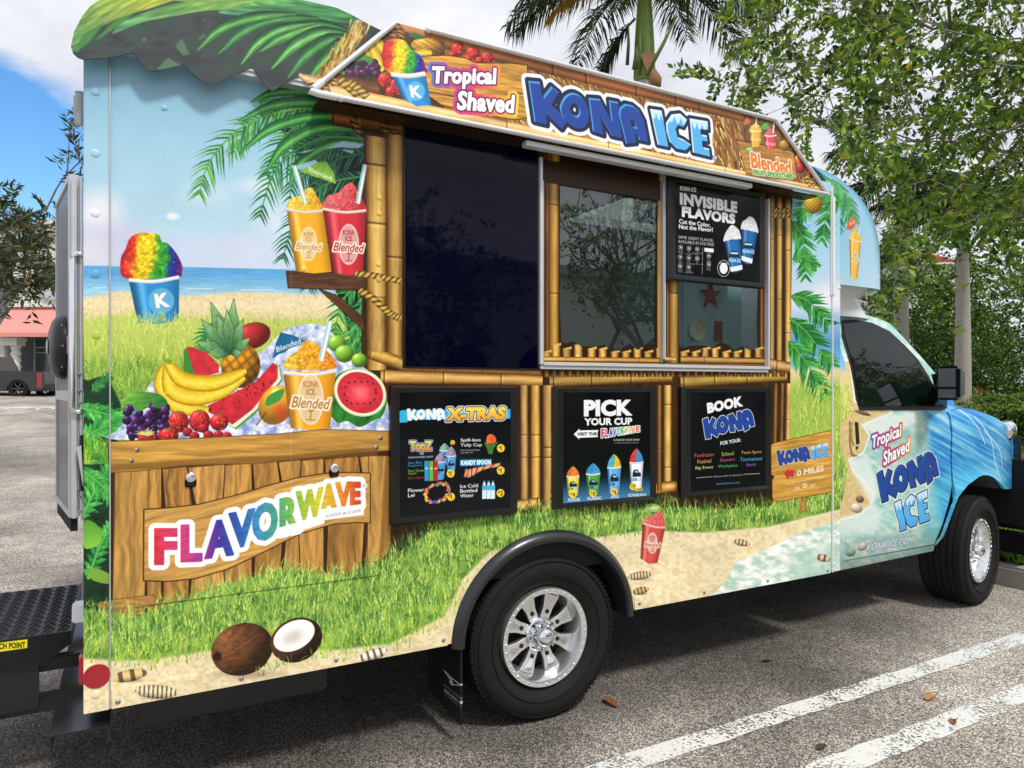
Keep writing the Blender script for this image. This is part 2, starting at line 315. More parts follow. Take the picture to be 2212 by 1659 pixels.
def logo(C, segs_of, letters, box_to, k, blue=True, wide=(9, 5), icy=None):
    """letters drawn with white and navy outlines; box_to maps unit box (0..1, y down) to texels"""
    P = {}
    allp = np.concatenate([c for l in letters for c in segs_of[l]]); lo = allp.min(0); hi = allp.max(0)
    for l in letters:
        sg = []
        for ci, c in enumerate(segs_of[l]):
            n = (c-lo)/(hi-lo); n[:, 1] = 1-n[:, 1]
            if l in 'OCA' : n = catmull(n, True, 4) if l == 'O' else n
            t = box_to(n); sg.append(np.stack([t, np.roll(t, -1, 0)], 1))
        P[l] = np.concatenate(sg)
    for l in letters: C.segs(P[l], None, lines=[(wide[0], 'eef2f6')], k=k)
    for l in letters: C.segs(P[l], None, lines=[(wide[1], '1a2440')], k=k)
    for l in letters:
        f = '24479c' if blue and l in 'KONA' else '58b0ea'
        C.segs(P[l], f, k=k)
        b, D = C.sdf(P[l], 3*k+wide[1]*k)
        if b is None: continue
        sh = int(max(1, wide[1]*.55*k)); Ds = np.roll(np.roll(D, sh, 0), sh, 1)
        hl = np.clip(.5-D, 0, 1)*np.clip(Ds+.5, 0, 1)
        if l in 'KONA': C.put(b, hl*.95, col('4aa0e4'))
        else:
            C.put(b, hl*.9, col('e8f6ff')); yy = np.linspace(0, 1, D.shape[0])[:, None]; x = np.arange(D.shape[1])[None]
            drip = .2+.14*np.abs(np.sin(x*(5.2/D.shape[1])*3))
            C.put(b, np.clip(.5-D, 0, 1)*(yy < drip)*.8, col('e4f4fc'))
def par(C, tl, tr, bl):
    t = C.T([tl, tr, bl]); return lambda n: t[0]+n[:, :1]*(t[1]-t[0])+n[:, 1:]*(t[2]-t[0])
def tropical(C, w1, w2, k=1.0, f=4.0):
    def rim(X, Y):
        x0, x1 = w1[0][0]-10, w2[1][0]+10
        return stops([0, .3, .55, .8, 1], ['5a7cc8', 'c83c90', 'e0486a', 'f0a040', 'f4d840'])(np.clip((X-x0)/(x1-x0), 0, 1))
    for st, w in (('Tropical', w1), ('Shaved', w2)): C.text(st, *w, rim, bold=.02, shear=.12, sp=1.06, lines=[(f*2.1, rim)])
    for st, w in (('Tropical', w1), ('Shaved', w2)): C.text(st, *w, 'ffffff', bold=.02, shear=.12, lines=[(f*.85, '5a2040'), (f*.28, 'ffffff')], sp=1.06)
GR1 = ['86b446', 'a2c850', '6a9c38', 'c2d864', '4a7e30', 'acc858', '7aa840', '356a2c', 'd0dc74']
GR2 = ['c4d468', 'b2c850', 'd4dc78', '9cb83c', 'c8d870', 'a8c048']
GRD = ['1c6a30', '2c7c34', '184e2a', '3c8c38']
def inpoly(poly, P):
    x, y = P[:, 0], P[:, 1]; I = np.zeros(len(P), bool); q_ = np.roll(poly, -1, 0)
    for (ax, ay), (bx, by) in zip(poly, q_):
        if ay != by: I ^= ((ay > y) != (by > y)) & (x < ax+(y-ay)*(bx-ax)/(by-ay))
    return I
def within(poly):
    poly = np.array(poly, float)
    def f(r, n):
        P = np.stack([r.uniform(poly[:, 0].min(), poly[:, 0].max(), n*3), r.uniform(poly[:, 1].min(), poly[:, 1].max(), n*3)], 1); return P[inpoly(poly, P)][:n]
    return f

def weather(C):        # print grain and slight fading
    g = .96+.045*fbm(C.PX, C.PY, 2.2, 2.2, 2, 2)+.07*fbm(C.PX, C.PY, 120, 90, 3, 1)
    C.im = np.clip(C.im*g[..., None], 0, 1)
    l = C.im.mean(2, keepdims=True); C.im = l+(C.im-l)*.94
def paint_side():
    P0 = Plane((0, 0, 0), (1, 0, 0), (0, 0, 1)); C = Canvas(P0, -.13, 3.65, .40, 2.72, 720, 'a8cfe2'); U = C.shape
    full = [(150, -200), (2000, -200), (2000, 1900), (150, 1900)]
    U(full, lambda X, Y: stops([100, 300, 480, 580], ['78acca', '9ccae0', 'b2d6e8', 'c6d8ea'])(Y))
    for x, y, rx, ry, c, a in ((215, 460, 70, 70, 'e8e6ee', .9), (250, 520, 120, 60, 'cfcce4', .8), (200, 545, 90, 40, 'e6dce8', .7), (330, 540, 130, 45, 'c4cce8', .7), (520, 540, 150, 50, 'd4d8ee', .7), (610, 470, 90, 60, 'dfe4f2', .6), (450, 420, 90, 40, 'd2e2f0', .5), (373, 467, 20, 11, 'f2f4f6', .9), (560, 400, 70, 28, 'e6eef4', .6)):
        C.ell((x, y), rx, ry, c, soft=.7, alpha=a)
    U([(170, 574), (420, 577), (800, 586), (800, 700), (170, 700)], lambda X, Y: stops([574, 590, 612, 635, 660], ['64a8de', '5aa4dc', '78b8e0', 'a4cfe2', 'd4e2e2'])(Y)*(.9+.2*fbm(X, Y, 40, 3, 3))[..., None])
    for x, y, w in ((200, 622, 30), (215, 632, 40), (290, 618, 50), (400, 624, 60), (520, 626, 70)): C.line([(x, y), (x+w, y-1)], 1.6, 'eaf2f4', alpha=.8)
    U([(170, 648), (215, 638), (260, 628), (400, 640), (520, 630), (800, 640), (800, 760), (170, 760)], lambda X, Y: stops([630, 660, 700], ['e2d0a0', 'f0dcae', 'd8c690'])(Y)*(.92+.16*fbm(X, Y, 4, 4, 2))[..., None], soft=3)
    g1 = [(170, 690), (250, 680), (330, 690), (450, 684), (560, 690), (700, 690), (800, 690), (800, 1000), (170, 1000)]
    U(g1, lambda X, Y: stops([680, 730, 800, 860], ['c4d268', 'bccc5a', '94b444', '5c9038'])(Y), soft=4)
    C.grass(2600, within(g1), 26, GR2, 2.0, .5, 1); C.grass(700, within([(170, 780), (460, 790), (460, 870), (170, 870)]), 26, ['88ac3c', '6c9a34', 'a8c450', '4c8030'], 2.2, .5, 2)
    # palm foliage behind the drinks
    U([(585, 238), (620, 205), (660, 200), (720, 212), (800, 250), (800, 760), (765, 750), (745, 690), (710, 560), (690, 470), (670, 400), (640, 330), (600, 270)], '14302a', smooth=True)
    U([(660, 330), (720, 310), (800, 320), (800, 700), (760, 690), (700, 560)], '0e1c1c', smooth=True)
    for i, (rib, n, ln, a, b) in enumerate((([(720, 215), (620, 225), (540, 270), (505, 330)], 22, 42, '1c6030', '4c9a3c'), ([(800, 225), (690, 245), (610, 300), (575, 380)], 24, 46, '12502c', '3a8a3a'), ([(800, 260), (720, 280), (650, 340), (625, 430)], 22, 44, '0e4428', '2c7836'),
        ([(790, 300), (700, 330), (640, 400)], 20, 38, '1a4c3a', '4a7a5c'), ([(800, 330), (730, 345), (690, 400), (670, 470)], 20, 40, '103c30', '2e6a4a'), ([(720, 205), (640, 205), (560, 225)], 18, 30, '2a7434', '6cb048'), ([(740, 240), (640, 235), (530, 270), (455, 345), (430, 420)], 30, 52, '1c6030', '5ca444'), ([(780, 300), (690, 300), (600, 360), (560, 470)], 26, 48, '144e2e', '3c8a40'), ([(790, 380), (700, 400), (640, 470), (610, 560)], 24, 44, '123f30', '347a48'), ([(800, 500), (720, 520), (680, 580), (665, 620)], 18, 36, '123f30', '2e6e44'))): frond(C, rib, n, ln, a, b, 6, .5, seed=i)
    for p, w in (([(800, 240), (700, 222), (600, 225), (515, 262)], 13), ([(800, 262), (690, 250), (590, 275), (520, 330)], 12), ([(800, 285), (700, 275), (620, 310), (575, 370)], 13), ([(795, 215), (690, 200), (600, 198), (540, 222)], 11), ([(800, 310), (720, 310), (650, 350), (625, 400)], 11)): strap(C, p, w, '144a2c', '4f9a42')
    for pts in ([(628, 362), (680, 345), (690, 352), (650, 366)], [(702, 322), (740, 305), (787, 312), (775, 320), (735, 318)], [(735, 322), (765, 326), (760, 332)], [(640, 330), (688, 320), (660, 330)]): U(pts, '9cc8e0')
    for i, rib in enumerate(([(790, 600), (740, 650), (720, 740)], [(800, 680), (760, 720), (745, 790)], [(790, 640), (770, 700), (790, 780)])): frond(C, rib, 14, 34, '1c6a34', '4ea04a', 8, .3, seed=40+i)
    # dark tropical leaves down the rear edge
    U([(170, 812), (190, 822), (210, 815), (228, 812), (240, 830), (250, 850), (262, 875), (256, 930), (250, 1000), (246, 1150), (245, 1320), (170, 1330)], lambda X, Y: col('14381f')*(.6+.8*fbm(X, Y, 16, 26, 3))[..., None], soft=4); frond(C, [(200, 850), (215, 830), (236, 812)], 8, 20, '1e5a30', '3c8a40', 7, .2, seed=58)
    for i, rib in enumerate(([(170, 880), (215, 890), (262, 905)], [(165, 960), (205, 930), (250, 915)], [(175, 1120), (205, 1060), (240, 1000)], [(170, 1010), (205, 1035), (240, 1070)], [(190, 1250), (215, 1180), (240, 1140)])): frond(C, rib, 10, 34, '1e7a34', '5cb44c', 13, .2, seed=60+i)
    U(q(0, 2, (725, 1190), (800, 1185), (870, 1260), (870, 1360), (800, 1410), (725, 1400)), lambda X, Y: stops([1120, 1180], ['4c9a30', '86c840'])(Y), smooth=True)
    U(q(0, 2, (770, 1610), (830, 1590), (945, 1640), (945, 1720), (800, 1690)), '7aa838', smooth=True); U(q(0, 2, (725, 480), (930, 520), (940, 690), (725, 690)), '4c9a34'); U(q(0, 2, (725, 560), (800, 600), (800, 690), (725, 690)), 'a4c43c', soft=6)
    C.grass(160, within([(175, 940), (236, 960), (240, 1000), (175, 1000)]), 20, ['5cac34', 'b8cc3c', '3c8c30'], 2.4, .4, 8)
    # bamboo hut
    U([(712, 240), (1720, 300), (1720, 1130), (1100, 1190), (830, 1260), (825, 930), (780, 760), (786, 300)], lambda X, Y: col('3a2410')*(.6+.8*fbm(X, Y, 8, 60, 3))[..., None])
    U([(700, 214), (1700, 380), (1700, 400), (870, 262), (720, 240)], '241608')
    bamboo(C, (716, 252), (790, 268), [17, 17], (.05,), BAMD); bamboo(C, (780, 262), (872, 280), [18, 18], (), BAMD)
    bamboo(C, (812, 295), (814, 800), [23, 22], (.37, .12)); bamboo(C, (853, 290), (852, 790), [19, 18], (.53,))
    rope(C, [(760, 228), (764, 262), (778, 290)], 8, 5, 'a87838', '3c2410'); rope(C, [(815, 242), (825, 262), (836, 290)], 8, 5, 'a07030', '38220e'); rope(C, [(838, 245), (845, 268), (856, 290)], 8, 5, 'a07030', '38220e')
    bamboo(C, (800, 760), (872, 788), [15, 14], (.02,)); bamboo(C, (868, 796), (1170, 806), [9, 9], (.22, .55), BAMD)
    bamboo(C, (822, 813), (1172, 822), [14, 12], (.02, .36, .72)); bamboo(C, (1187, 823), (1452, 813), [13, 12], (.03, .32, .64)); bamboo(C, (1470, 824), (1700, 812), [13, 11], (.03, .3, .6))
    for x in range(1180, 1700, 17): bamboo(C, (x, 801), (x, 814), [8, 8], (), BAMD)
    for x, w in ((1132, 10), (1156, 12), (1184, 14)): bamboo(C, (x, 832), (x+1, 1100), [w, w], (.3+.1*(x % 3), .58))
    bamboo(C, (1118, 1092), (1166, 1086), [12, 12], (.9,)); bamboo(C, (1188, 1070), (1200, 1070), [9, 9]); bamboo(C, (1442, 832), (1442, 1040), [11, 11], (.2, .85)); bamboo(C, (1412, 1056), (1461, 1050), [12, 12], (.95,)); bamboo(C, (1472, 832), (1472, 1060), [9, 9], (.6,), BAMD); bamboo(C, (1424, 832), (1424, 1060), [7, 7], (.6,), BAMD)
    for x, w, n in ((1668, 8, .3), (1684, 9, .62), (1703, 10, .8)): bamboo(C, (x, 395), (x-1, 800), [w, w], (n, n*.45), BAMB)
    U([(1655, 385), (1720, 395), (1720, 440), (1655, 430)], '241608', soft=20, alpha=.8)
    for x, w, n in ((1676, 7, .3), (1690, 7, .6), (1704, 8, .5)): bamboo(C, (x, 828), (x-3, 985), [w, w], (n,), BAMD if w == 7 else BAMB)
    bamboo(C, (1655, 785), (1712, 795), [12, 12], (.4,)); rope(C, [(1662, 452), (1690, 456), (1728, 450)], 6, 8); rope(C, [(1662, 462), (1690, 466), (1728, 458)], 6, 8)
    for y0, y1 in ((1040, 1075), (1065, 1090)): rope(C, [(832, y0-15), (842, y0+3), (848, y1)], 5, 4, 'a07838', '4a3014')
    # scenery at the front end
    U([(1712, 405), (1850, 430), (1850, 1130), (1690, 1130), (1705, 990)], lambda X, Y: stops([430, 560, 660, 690, 740, 790, 800, 815, 840, 1000], ['8cc4e4', 'a8d4ea', 'd8deee', '9cc0e2', '5a9cd6', '7cb8de', 'e4d2a4', 'd8cc88', 'a4c04c', '98bc44'])(Y))
    C.ell((1790, 640), 60, 40, 'eef0f4', soft=.8, alpha=.9)
    for i, (rib, n, ln) in enumerate((([(1800, 420), (1760, 430), (1722, 470)], 14, 32), ([(1812, 425), (1790, 450), (1775, 520)], 14, 34), ([(1715, 560), (1740, 555), (1762, 575)], 10, 24), ([(1712, 640), (1745, 650), (1790, 700)], 16, 40), ([(1708, 690), (1745, 720), (1795, 790)], 18, 40), ([(1706, 740), (1740, 780), (1780, 850)], 16, 40), ([(1715, 480), (1735, 520), (1740, 600)], 14, 36))): frond(C, rib, n, ln, '14602e', '4ea242', 10, .3, seed=80+i)
    C.ball((1757, 442), 20, 20, 'e4b02c', 0, .2, .55, lambda x, y: .75+.35*np.abs(np.sin(7*(x+y))*np.sin(7*(x-y))))
    for a in (-2.6, -2.1, -1.6, -1.1): U([(1752, 428), (1757+18*math.cos(a), 426+18*math.sin(a)), (1762, 428)], '4a9a3c')
    C.grass(420, within([(1712, 850), (1830, 830), (1830, 1010), (1700, 1010)]), 24, GR2+['7cb03c', '5c9c34'], 2, .4, 21)
    # smoothie shelf
    def planky(pts, c, a=0): U(pts, woodfill(c, 50, 4, .9, 2, a), lines=[(1.6, '24140a')])
    planky([(690, 625), (730, 640), (786, 688), (786, 715), (772, 700)], '5c3822', .7); planky(q(1, 1, (265, 688), (850, 705), (950, 760), (950, 850), (280, 825)), '5a3828')
    bamboo(C, (812, 640), (813, 760), [22, 22], (.0,)); 
    for (tl, tr, br, bl, c, sp) in ((q(1, 1, (265, 150), (580, 160), (655, 690), (345, 685)), None, None, None, 'f0a81e', 'f6c83c'), (q(1, 1, (575, 145), (950, 160), (925, 705), (665, 695)), None, None, None, 'd02c38', 'e0585c')):
        tl, tr, br, bl = tl; cx = (tl[0]+tr[0])/2; w = (tr[0]-tl[0])
        ramp = stops([0, .5, 1], ['f8d048', sp, 'e89a18']) if c[0] == 'f' else stops([0, .5, 1], ['e87070', sp, 'c02830'])
        ice(C, [(tl[0]+4, tl[1]+4), (tl[0]+w*.1, tl[1]-w*.28), (cx-w*.14, tl[1]-w*.38), (cx, tl[1]-w*.52), (cx+w*.18, tl[1]-w*.6), (cx+w*.34, tl[1]-w*.35), (tr[0]-2, tl[1]-w*.1), (tr[0]-4, tr[1]+4)], ramp, seed=3)
        cupbody(C, tl, tr, br, bl, c, 'f0e0c8', 3); kicelabel(C, cx+w*.1, (tl[1]+bl[1])/2+8, w*.66, 'c8902c' if c[0] == 'f' else 'b02838')
    straw(C, q(1, 0, (330, 1430))[0], q(1, 1, (425, 100))[0], 5); straw(C, q(1, 0, (942, 1420))[0], q(1, 1, (880, 100))[0], 5)
    umbrella(C, q(1, 0, (605, 1390))[0], q(1, 0, (605, 1390), (520, 1410), (372, 1475), (440, 1500), (510, 1530), (560, 1540), (620, 1565), (695, 1590), (670, 1490)), '86c03a', 'Blended', q(1, 0, (450, 1435), (650, 1520), (460, 1480)))
    C.line(q(1, 0, (560, 1540), (515, 1650)), 1.5, '5a4030')
    rope(C, q(1, 1, (855, 705), (1000, 720), (1130, 745), (1262, 770)), 7, 9); rope(C, q(1, 1, (890, 850), (1000, 910), (1110, 1010), (1190, 1070), (1262, 1090)), 8, 11)
    # paper cup of shaved ice, standing on the grass
    ice(C, q(0, 1, (1085, 745), (1040, 690), (1045, 570), (1085, 490), (1120, 400), (1190, 358), (1280, 352), (1370, 372), (1400, 430), (1450, 445), (1530, 540), (1575, 640), (1570, 700), (1545, 735), (1320, 770)), seed=1)
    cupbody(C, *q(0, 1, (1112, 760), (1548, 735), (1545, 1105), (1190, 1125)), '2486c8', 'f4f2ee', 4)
    C.ell(q(0, 1, (1393, 940))[0], 28, 28, '5ab0dc'); C.text('K', *q(0, 1, (1330, 880), (1455, 865), (1350, 1005)), 'fff6e8', bold=.05)
    C.grass(120, within([(285, 690), (400, 690), (400, 712), (285, 712)]), 22, GR2, 2.0, .5, 5)
    # fruit heap
    U(q(0, 2, (1000, 480), (1010, 400), (1100, 300), (1260, 60), (1350, -40), (1700, -100), (2212, -250), (2480, -480), (2800, -500), (3000, -250), (3260, -50), (3340, 130), (3380, 330), (3380, 440), (2212, 470)), lambda X, Y: stops([.25, .5, .75], ['7890cc', 'c0cdec', 'f6f8fc'])(fbm(X, Y, 12, 12, 4, 1)), smooth=True)
    for i, (rib, n) in enumerate((([(470, 700), (440, 720), (432, 760)], 10), ([(480, 720), (440, 750), (440, 790)], 10))): frond(C, rib, n, 26, '17663a', '3a8c48', 6, .2, seed=110+i)
    C.ball((545, 725), 40, 28, 'c43030', -.3, .2, .5); C.ball((520, 790), 42, 48, 'e0961e', .15, .2, .5, lambda x, y: .62+.5*np.abs(np.sin(5.5*(x+y))*np.sin(5.5*(x-y)))**.6)
    for t, w in (((455, 652), 16), ((505, 645), 14), ((435, 690), 15), ((525, 690), 13), ((470, 680), 14), ((540, 730), 12), ((425, 738), 14), ((490, 670), 13), ((520, 760), 10), ((450, 760), 13)):
        b = (498, 765); d = np.subtract(t, b); n = np.array([-d[1], d[0]])/np.hypot(*d)*w; m = b+d*.55
        U([b, m+n, t, m-n], lambda X, Y, t=t, b=b: grad(b, '1c5a34', t, '9cc880')(X, Y)*(.85+.3*fbm(X, Y, 5, 5, 2))[..., None], lines=[(.9, '1a4a2a')], smooth=False)
    def melon(pts, rindpts, a):
        U(rindpts, '3c8c2c'); U(pts, lambda X, Y: col('d02c38')*(.85+.3*fbm(X, Y, 14, 14, 3))[..., None])
    melon(q(0, 1, (1610, 1340), (1650, 1335), (1790, 1390), (1890, 1490), (1890, 1560), (1690, 1610)), q(0, 1, (1590, 1360), (1640, 1335), (1700, 1600), (1580, 1600)), 0)
    U(q(0, 2, (1740, 215), (2212, -20), (2360, -190), (2420, -160), (2440, -30), (2212, 250), (2040, 395), (1900, 300)), '4c9a3c'); U(q(0, 2, (1740, 215), (2212, -20), (2360, -190), (2410, -160), (2430, -40), (2212, 225), (2030, 380), (1900, 300)), 'e8ecd0')
    U(q(0, 2, (1740, 215), (2212, -20), (2355, -185), (2400, -160), (2400, -50), (2180, 220), (2010, 350), (1900, 290)), lambda X, Y: col('d42a34')*(.8+.4*fbm(X, Y, 10, 10, 3))[..., None])
    r = np.random.RandomState(4)
    for _ in range(24):
        t = r.rand(); C.ell((455+t*130+r.normal(0, 8), 886-t*62+r.normal(0, 9)), 1.2, 2.6, '2a1410', rot=.4)
    YB = stops([-1, -.5, .1, .6, 1], ['b88a10', 'f0c81c', 'fce450', 'f0c820', 'a87a10'])
    for pts, w in (([(360, 785), (350, 830), (385, 875), (450, 888)], [7, 17, 20, 9]), ([(362, 785), (372, 840), (420, 858), (480, 845), (528, 815)], [7, 18, 19, 15, 6]), ([(362, 782), (392, 818), (450, 828), (500, 815), (532, 800)], [7, 17, 18, 14, 5])): C.tube(pts, w, lambda v, u, X, Y: YB(v)*(.93+.12*fbm(X, Y, 8, 8, 2))[..., None])
    C.line([(362, 786), (366, 776)], 13, '9a9a28')
    gx = np.random.RandomState(9)
    for _ in range(70):
        x = gx.uniform(272, 362); y = gx.uniform(868, 948)
        if abs(x-318) < 48-abs(y-900)*.35: C.ball((x, y), gx.uniform(8, 11), gx.uniform(8, 11), ['52246e', '442066', '6a2c7c', '381c58'][gx.randint(4)], 0, .45, .35)
    U(q(0, 2, (1040, 160), (1120, 90), (1230, 65), (1380, 90), (1437, 140), (1430, 190), (1350, 210), (1300, 150), (1280, 200), (1180, 235), (1130, 170)), lambda X, Y: grad((270, 850), '7cc044', (350, 880), '2c7c34')(X, Y)*(.8+.35*fbm(X, Y, 9, 4, 2))[..., None], smooth=True)
    for x, y, a, b in ((386, 911, 22, 23), (431, 909, 23, 24), (473, 912, 20, 18), (364, 940, 22, 16), (318, 942, 22, 14)): strawberry(C, x, y, a, b, 0, int(x))
    for a in np.linspace(-3.3, .3, 8): U([(314, 935), (312+26*math.cos(a), 934+13*math.sin(a)), (318, 941)], 'c8dc88')
    for x, y in ((405, 933), (420, 942), (440, 925), (450, 940), (472, 940), (490, 943)): C.ball((x, y), 11, 10, 'cc2834', 0, .2, .5, lambda x, y: .75+.4*np.abs(np.sin(9*x)*np.sin(9*y)))
    C.ball((596, 875), 36, 44, 'f0a430', .5, .3, .6, None); C.ell((606, 890), 22, 26, 'd8401c', soft=.9, alpha=.75); U(q(1, 2, (80, 180), (110, 100), (240, 40), (215, 130), (130, 180)), '3c9c3c', smooth=True); C.line(q(1, 2, (0, 360), (60, 280), (85, 240)), 2.5, '7a3c20')
    # half melon
    C.ell((770, 862), 66, 66, lambda x, y: (col('2c7c2c')*(.55+.8*fbm(x*9, y*9, 1, 3, 3))[..., None]), rot=.5); C.ell((778, 848), 58, 50, 'd8e8a8', rot=.45); C.ell((778, 848), 55, 47, 'f2f0dc', rot=.45)
    C.ell((778, 848), 51, 43, lambda x, y: col('d42c38')*(.85+.3*fbm(x*6, y*6, 1, 1, 3))[..., None]+.25*np.exp(-(x*x+y*y)*6)[..., None], rot=.45)
    for a in np.linspace(0, 6.1, 15): C.ell((778+34*math.cos(a), 848+27*math.sin(a)+4*math.sin(3*a)), 1.4, 2.6, '28100c', rot=a)
    for x, y, rr in ((728, 742, 20), (744, 764, 21), (776, 778, 17)): C.ball((x, y), rr, rr*.9, '8ccc3c', 0, .4, .5)
    U(q(1, 2, (0, 440), (0, 390), (200, 350), (300, 370), (480, 330), (640, 370), (780, 320), (900, 370), (1050, 300), (1130, 330), (1170, 410), (600, 420)), lambda X, Y: stops([.3, .55, .75], ['8c9cd4', 'ccd6f0', 'fafbff'])(fbm(X, Y, 9, 9, 4, 2)), smooth=True)
    ice(C, q(1, 1, (245, 1520), (275, 1430), (360, 1370), (420, 1285), (500, 1300), (600, 1360), (670, 1440), (685, 1520), (460, 1540)), stops([0, .4, .7, 1], ['f4c43c', 'f0a828', 'f09a20', 'e8801c']), seed=2)
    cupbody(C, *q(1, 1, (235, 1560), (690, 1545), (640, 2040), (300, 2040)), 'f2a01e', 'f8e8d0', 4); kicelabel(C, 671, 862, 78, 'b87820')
    straw(C, q(1, 1, (640, 1115))[0], q(1, 1, (560, 1460))[0], 6)
    umbrella(C, q(1, 1, (215, 1215))[0], q(1, 1, (215, 1215), (170, 1310), (140, 1445), (200, 1400), (250, 1385), (290, 1350), (350, 1330), (420, 1285), (320, 1235)), '1c6c9c', 'Blended', q(1, 1, (170, 1340), (380, 1260), (180, 1385)))
    # wooden crate
    U([(237, 1000), (845, 960), (848, 1230), (740, 1290), (300, 1330), (237, 1330)], '3c2410')
    xs = [318, 350, 405, 486, 545, 600, 650, 700, 775, 800]
    for i in range(len(xs)-1):
        a, b = xs[i], xs[i+1]; s_ = (i % 3-1)*14
        U([(a+1, 1015-(a-318)*.06), (b-2, 1013-(b-318)*.06), (b-2+s_+14, 1110), (b-2, 1330), (a+1, 1330), (a+1+s_+8, 1110)], woodfill(['b4833e', 'a87636', 'bc8a44'][i % 3], 7, 90, .8, i), lines=[(2, '2a1608')])
    U([(249, 1010), (320, 1005), (318, 1130), (310, 1326), (243, 1332), (246, 1200)], woodfill('b98a42', 9, 110, .6, 1), lines=[(1.5, '5a3814')]); U([(796, 985), (832, 985), (828, 1100), (818, 1212), (793, 1212)], woodfill('bc8c44', 8, 110, .6, 2), lines=[(1.5, '5a3814')])
    U([(832, 985), (850, 985), (842, 1190), (818, 1212)], woodfill('94682e', 8, 110, .5, 2))
    U([(213, 1300), (330, 1284), (345, 1300), (290, 1325), (240, 1348), (226, 1352)], woodfill('b08040', 60, 6, .6, 2), lines=[(1.2, '5a3814')])
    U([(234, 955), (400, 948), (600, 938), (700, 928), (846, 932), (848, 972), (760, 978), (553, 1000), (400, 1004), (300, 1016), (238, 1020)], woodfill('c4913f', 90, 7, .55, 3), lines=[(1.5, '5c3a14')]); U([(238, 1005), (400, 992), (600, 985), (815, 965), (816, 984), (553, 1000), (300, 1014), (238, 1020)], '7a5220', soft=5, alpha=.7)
    for p in ((296, 972), (284, 995), (822, 946), (813, 966)): C.ball(p, 5, 5, '9a9488', 0, .6, .3)
    band = [(312, 1101), (360, 1098), (430, 1090), (500, 1073), (570, 1052), (640, 1033), (700, 1023), (760, 1021), (798, 1023), (798, 1128), (770, 1127), (720, 1130), (650, 1150), (570, 1190), (490, 1228), (420, 1248), (360, 1254), (311, 1252)]
    U(band, woodfill('c8964a', 90, 6, .5, 1, -.25), lines=[(2.5, '4a2c10')])
    F = [('F', 335, 381, 1142, 1218), ('L', 392, 435, 1134, 1212), ('A', 443, 503, 1124, 1202), ('V', 495, 549, 1104, 1180), ('O', 546, 598, 1087, 1166), ('R', 605, 643, 1074, 1146), ('W', 640, 696, 1058, 1122), ('A', 692, 727, 1046, 1106), ('V', 725, 757, 1042, 1096), ('E', 757, 777, 1042, 1092)]
    sl = [.0, -.02, -.12, -.2, -.2, -.2, -.18, -.12, -.05, 0]
    fc = lambda X, Y: stops([335, 390, 435, 470, 515, 560, 600, 640, 690, 730, 776], ['dc3048', 'd83c74', 'a83898', '4832a4', '2860b4', '3c94c8', '48a878', '8cc03c', 'dcd02c', 'e89c2c', 'd84028'])(X)*(.82+.32*fbm(X, Y, 14, 3, 3))[..., None]
    for ps in (0, 1):
        for (ch, x0, x1, y0, y1), k_ in zip(F, sl):
            h = (x1-x0)*k_/2; w3 = [(x0, y0-h), (x1, y0+h), (x0, y1-h)]
            C.text(ch, *w3, 'f8f8f8' if ps == 0 else fc, bold=.03, lines=[(13, 'f8f8f8')] if ps == 0 else [(2.2, fc)])
    U([(690, 1100), (785, 1088), (785, 1112), (690, 1124)], 'f8f8f8', soft=2); U([(600, 1140), (700, 1110), (700, 1130), (605, 1160)], 'f8f8f8')
    C.text('US PATENT #8,157,136 B2', (702, 1112), (778, 1099), (702, 1119), '707070'); C.ell((787, 1049), 5.5, 5.5, 'f8f8f8'); C.text('R', (784.5, 1046), (789.5, 1046), (784.5, 1052), '707070')
    # sand, sea foam, grass along the bottom
    sand = [(170, 1370), (240, 1390), (420, 1380), (600, 1380), (740, 1380), (850, 1350), (930, 1300), (990, 1230), (1040, 1180), (1300, 1145), (1660, 1110), (1830, 1060), (1830, 1700), (170, 1700)]
    U(sand, lambda X, Y: stops([.3, .5, .7], ['dcc898', 'ead8aa', 'f2e2b8'])(fbm(X, Y, 8, 6, 4))*(.95+.1*fbm(X, Y, 90, 40, 2, 2))[..., None], soft=8)
    U([(1548, 1275), (1572, 1250), (1590, 1212), (1650, 1190), (1700, 1163), (1760, 1140), (1830, 1118), (1830, 1300), (1500, 1310)], lambda X, Y: stops([.3, .45, .6, .75], ['a8ccb8', 'c8dccc', 'e6ece4', 'f8faf6'])(fbm(X, Y, 16, 9, 4)), soft=3)
    U([(1720, 1200), (1830, 1160), (1830, 1300), (1700, 1290)], 'a4cbb4', soft=30, alpha=.6)
    gband = [(180, 1315), (300, 1330), (460, 1270), (600, 1230), (740, 1240), (850, 1200), (960, 1130), (1100, 1115), (1200, 1100), (1300, 1105), (1420, 1095), (1560, 1100), (1660, 1095), (1690, 1070), (1760, 1050), (1830, 1010), (1830, 1095), (1660, 1138), (1520, 1150), (1400, 1145), (1290, 1160), (1180, 1160), (1060, 1190), (1000, 1250), (960, 1330), (840, 1390), (700, 1405), (620, 1395), (440, 1405), (330, 1425), (240, 1425), (180, 1420)]
    U(gband, lambda X, Y: stops([.3, .5, .7], ['47742e', '6c9838', '98b84a'])(fbm(X, Y, 26, 18, 3)), soft=6)
    C.grass(420, within([(845, 1180), (960, 1125), (1200, 1100), (1660, 1095), (1680, 1110), (1180, 1125), (960, 1160), (850, 1230)]), 34, GRD+['2c5c2c'], 2.4, .35, 30)
    C.grass(5200, within(gband), 34, GR1, 2.5, .38, 31)
    C.grass(700, within([(180, 1400), (330, 1400), (440, 1390), (660, 1385), (840, 1370), (950, 1310), (1000, 1240), (1020, 1260), (980, 1340), (880, 1400), (740, 1430), (640, 1415), (440, 1425), (330, 1450), (240, 1445), (180, 1430)]), 26, ['a4c83c', '8cbc34', 'c4d450', '74a830'], 2.4, .45, 32)
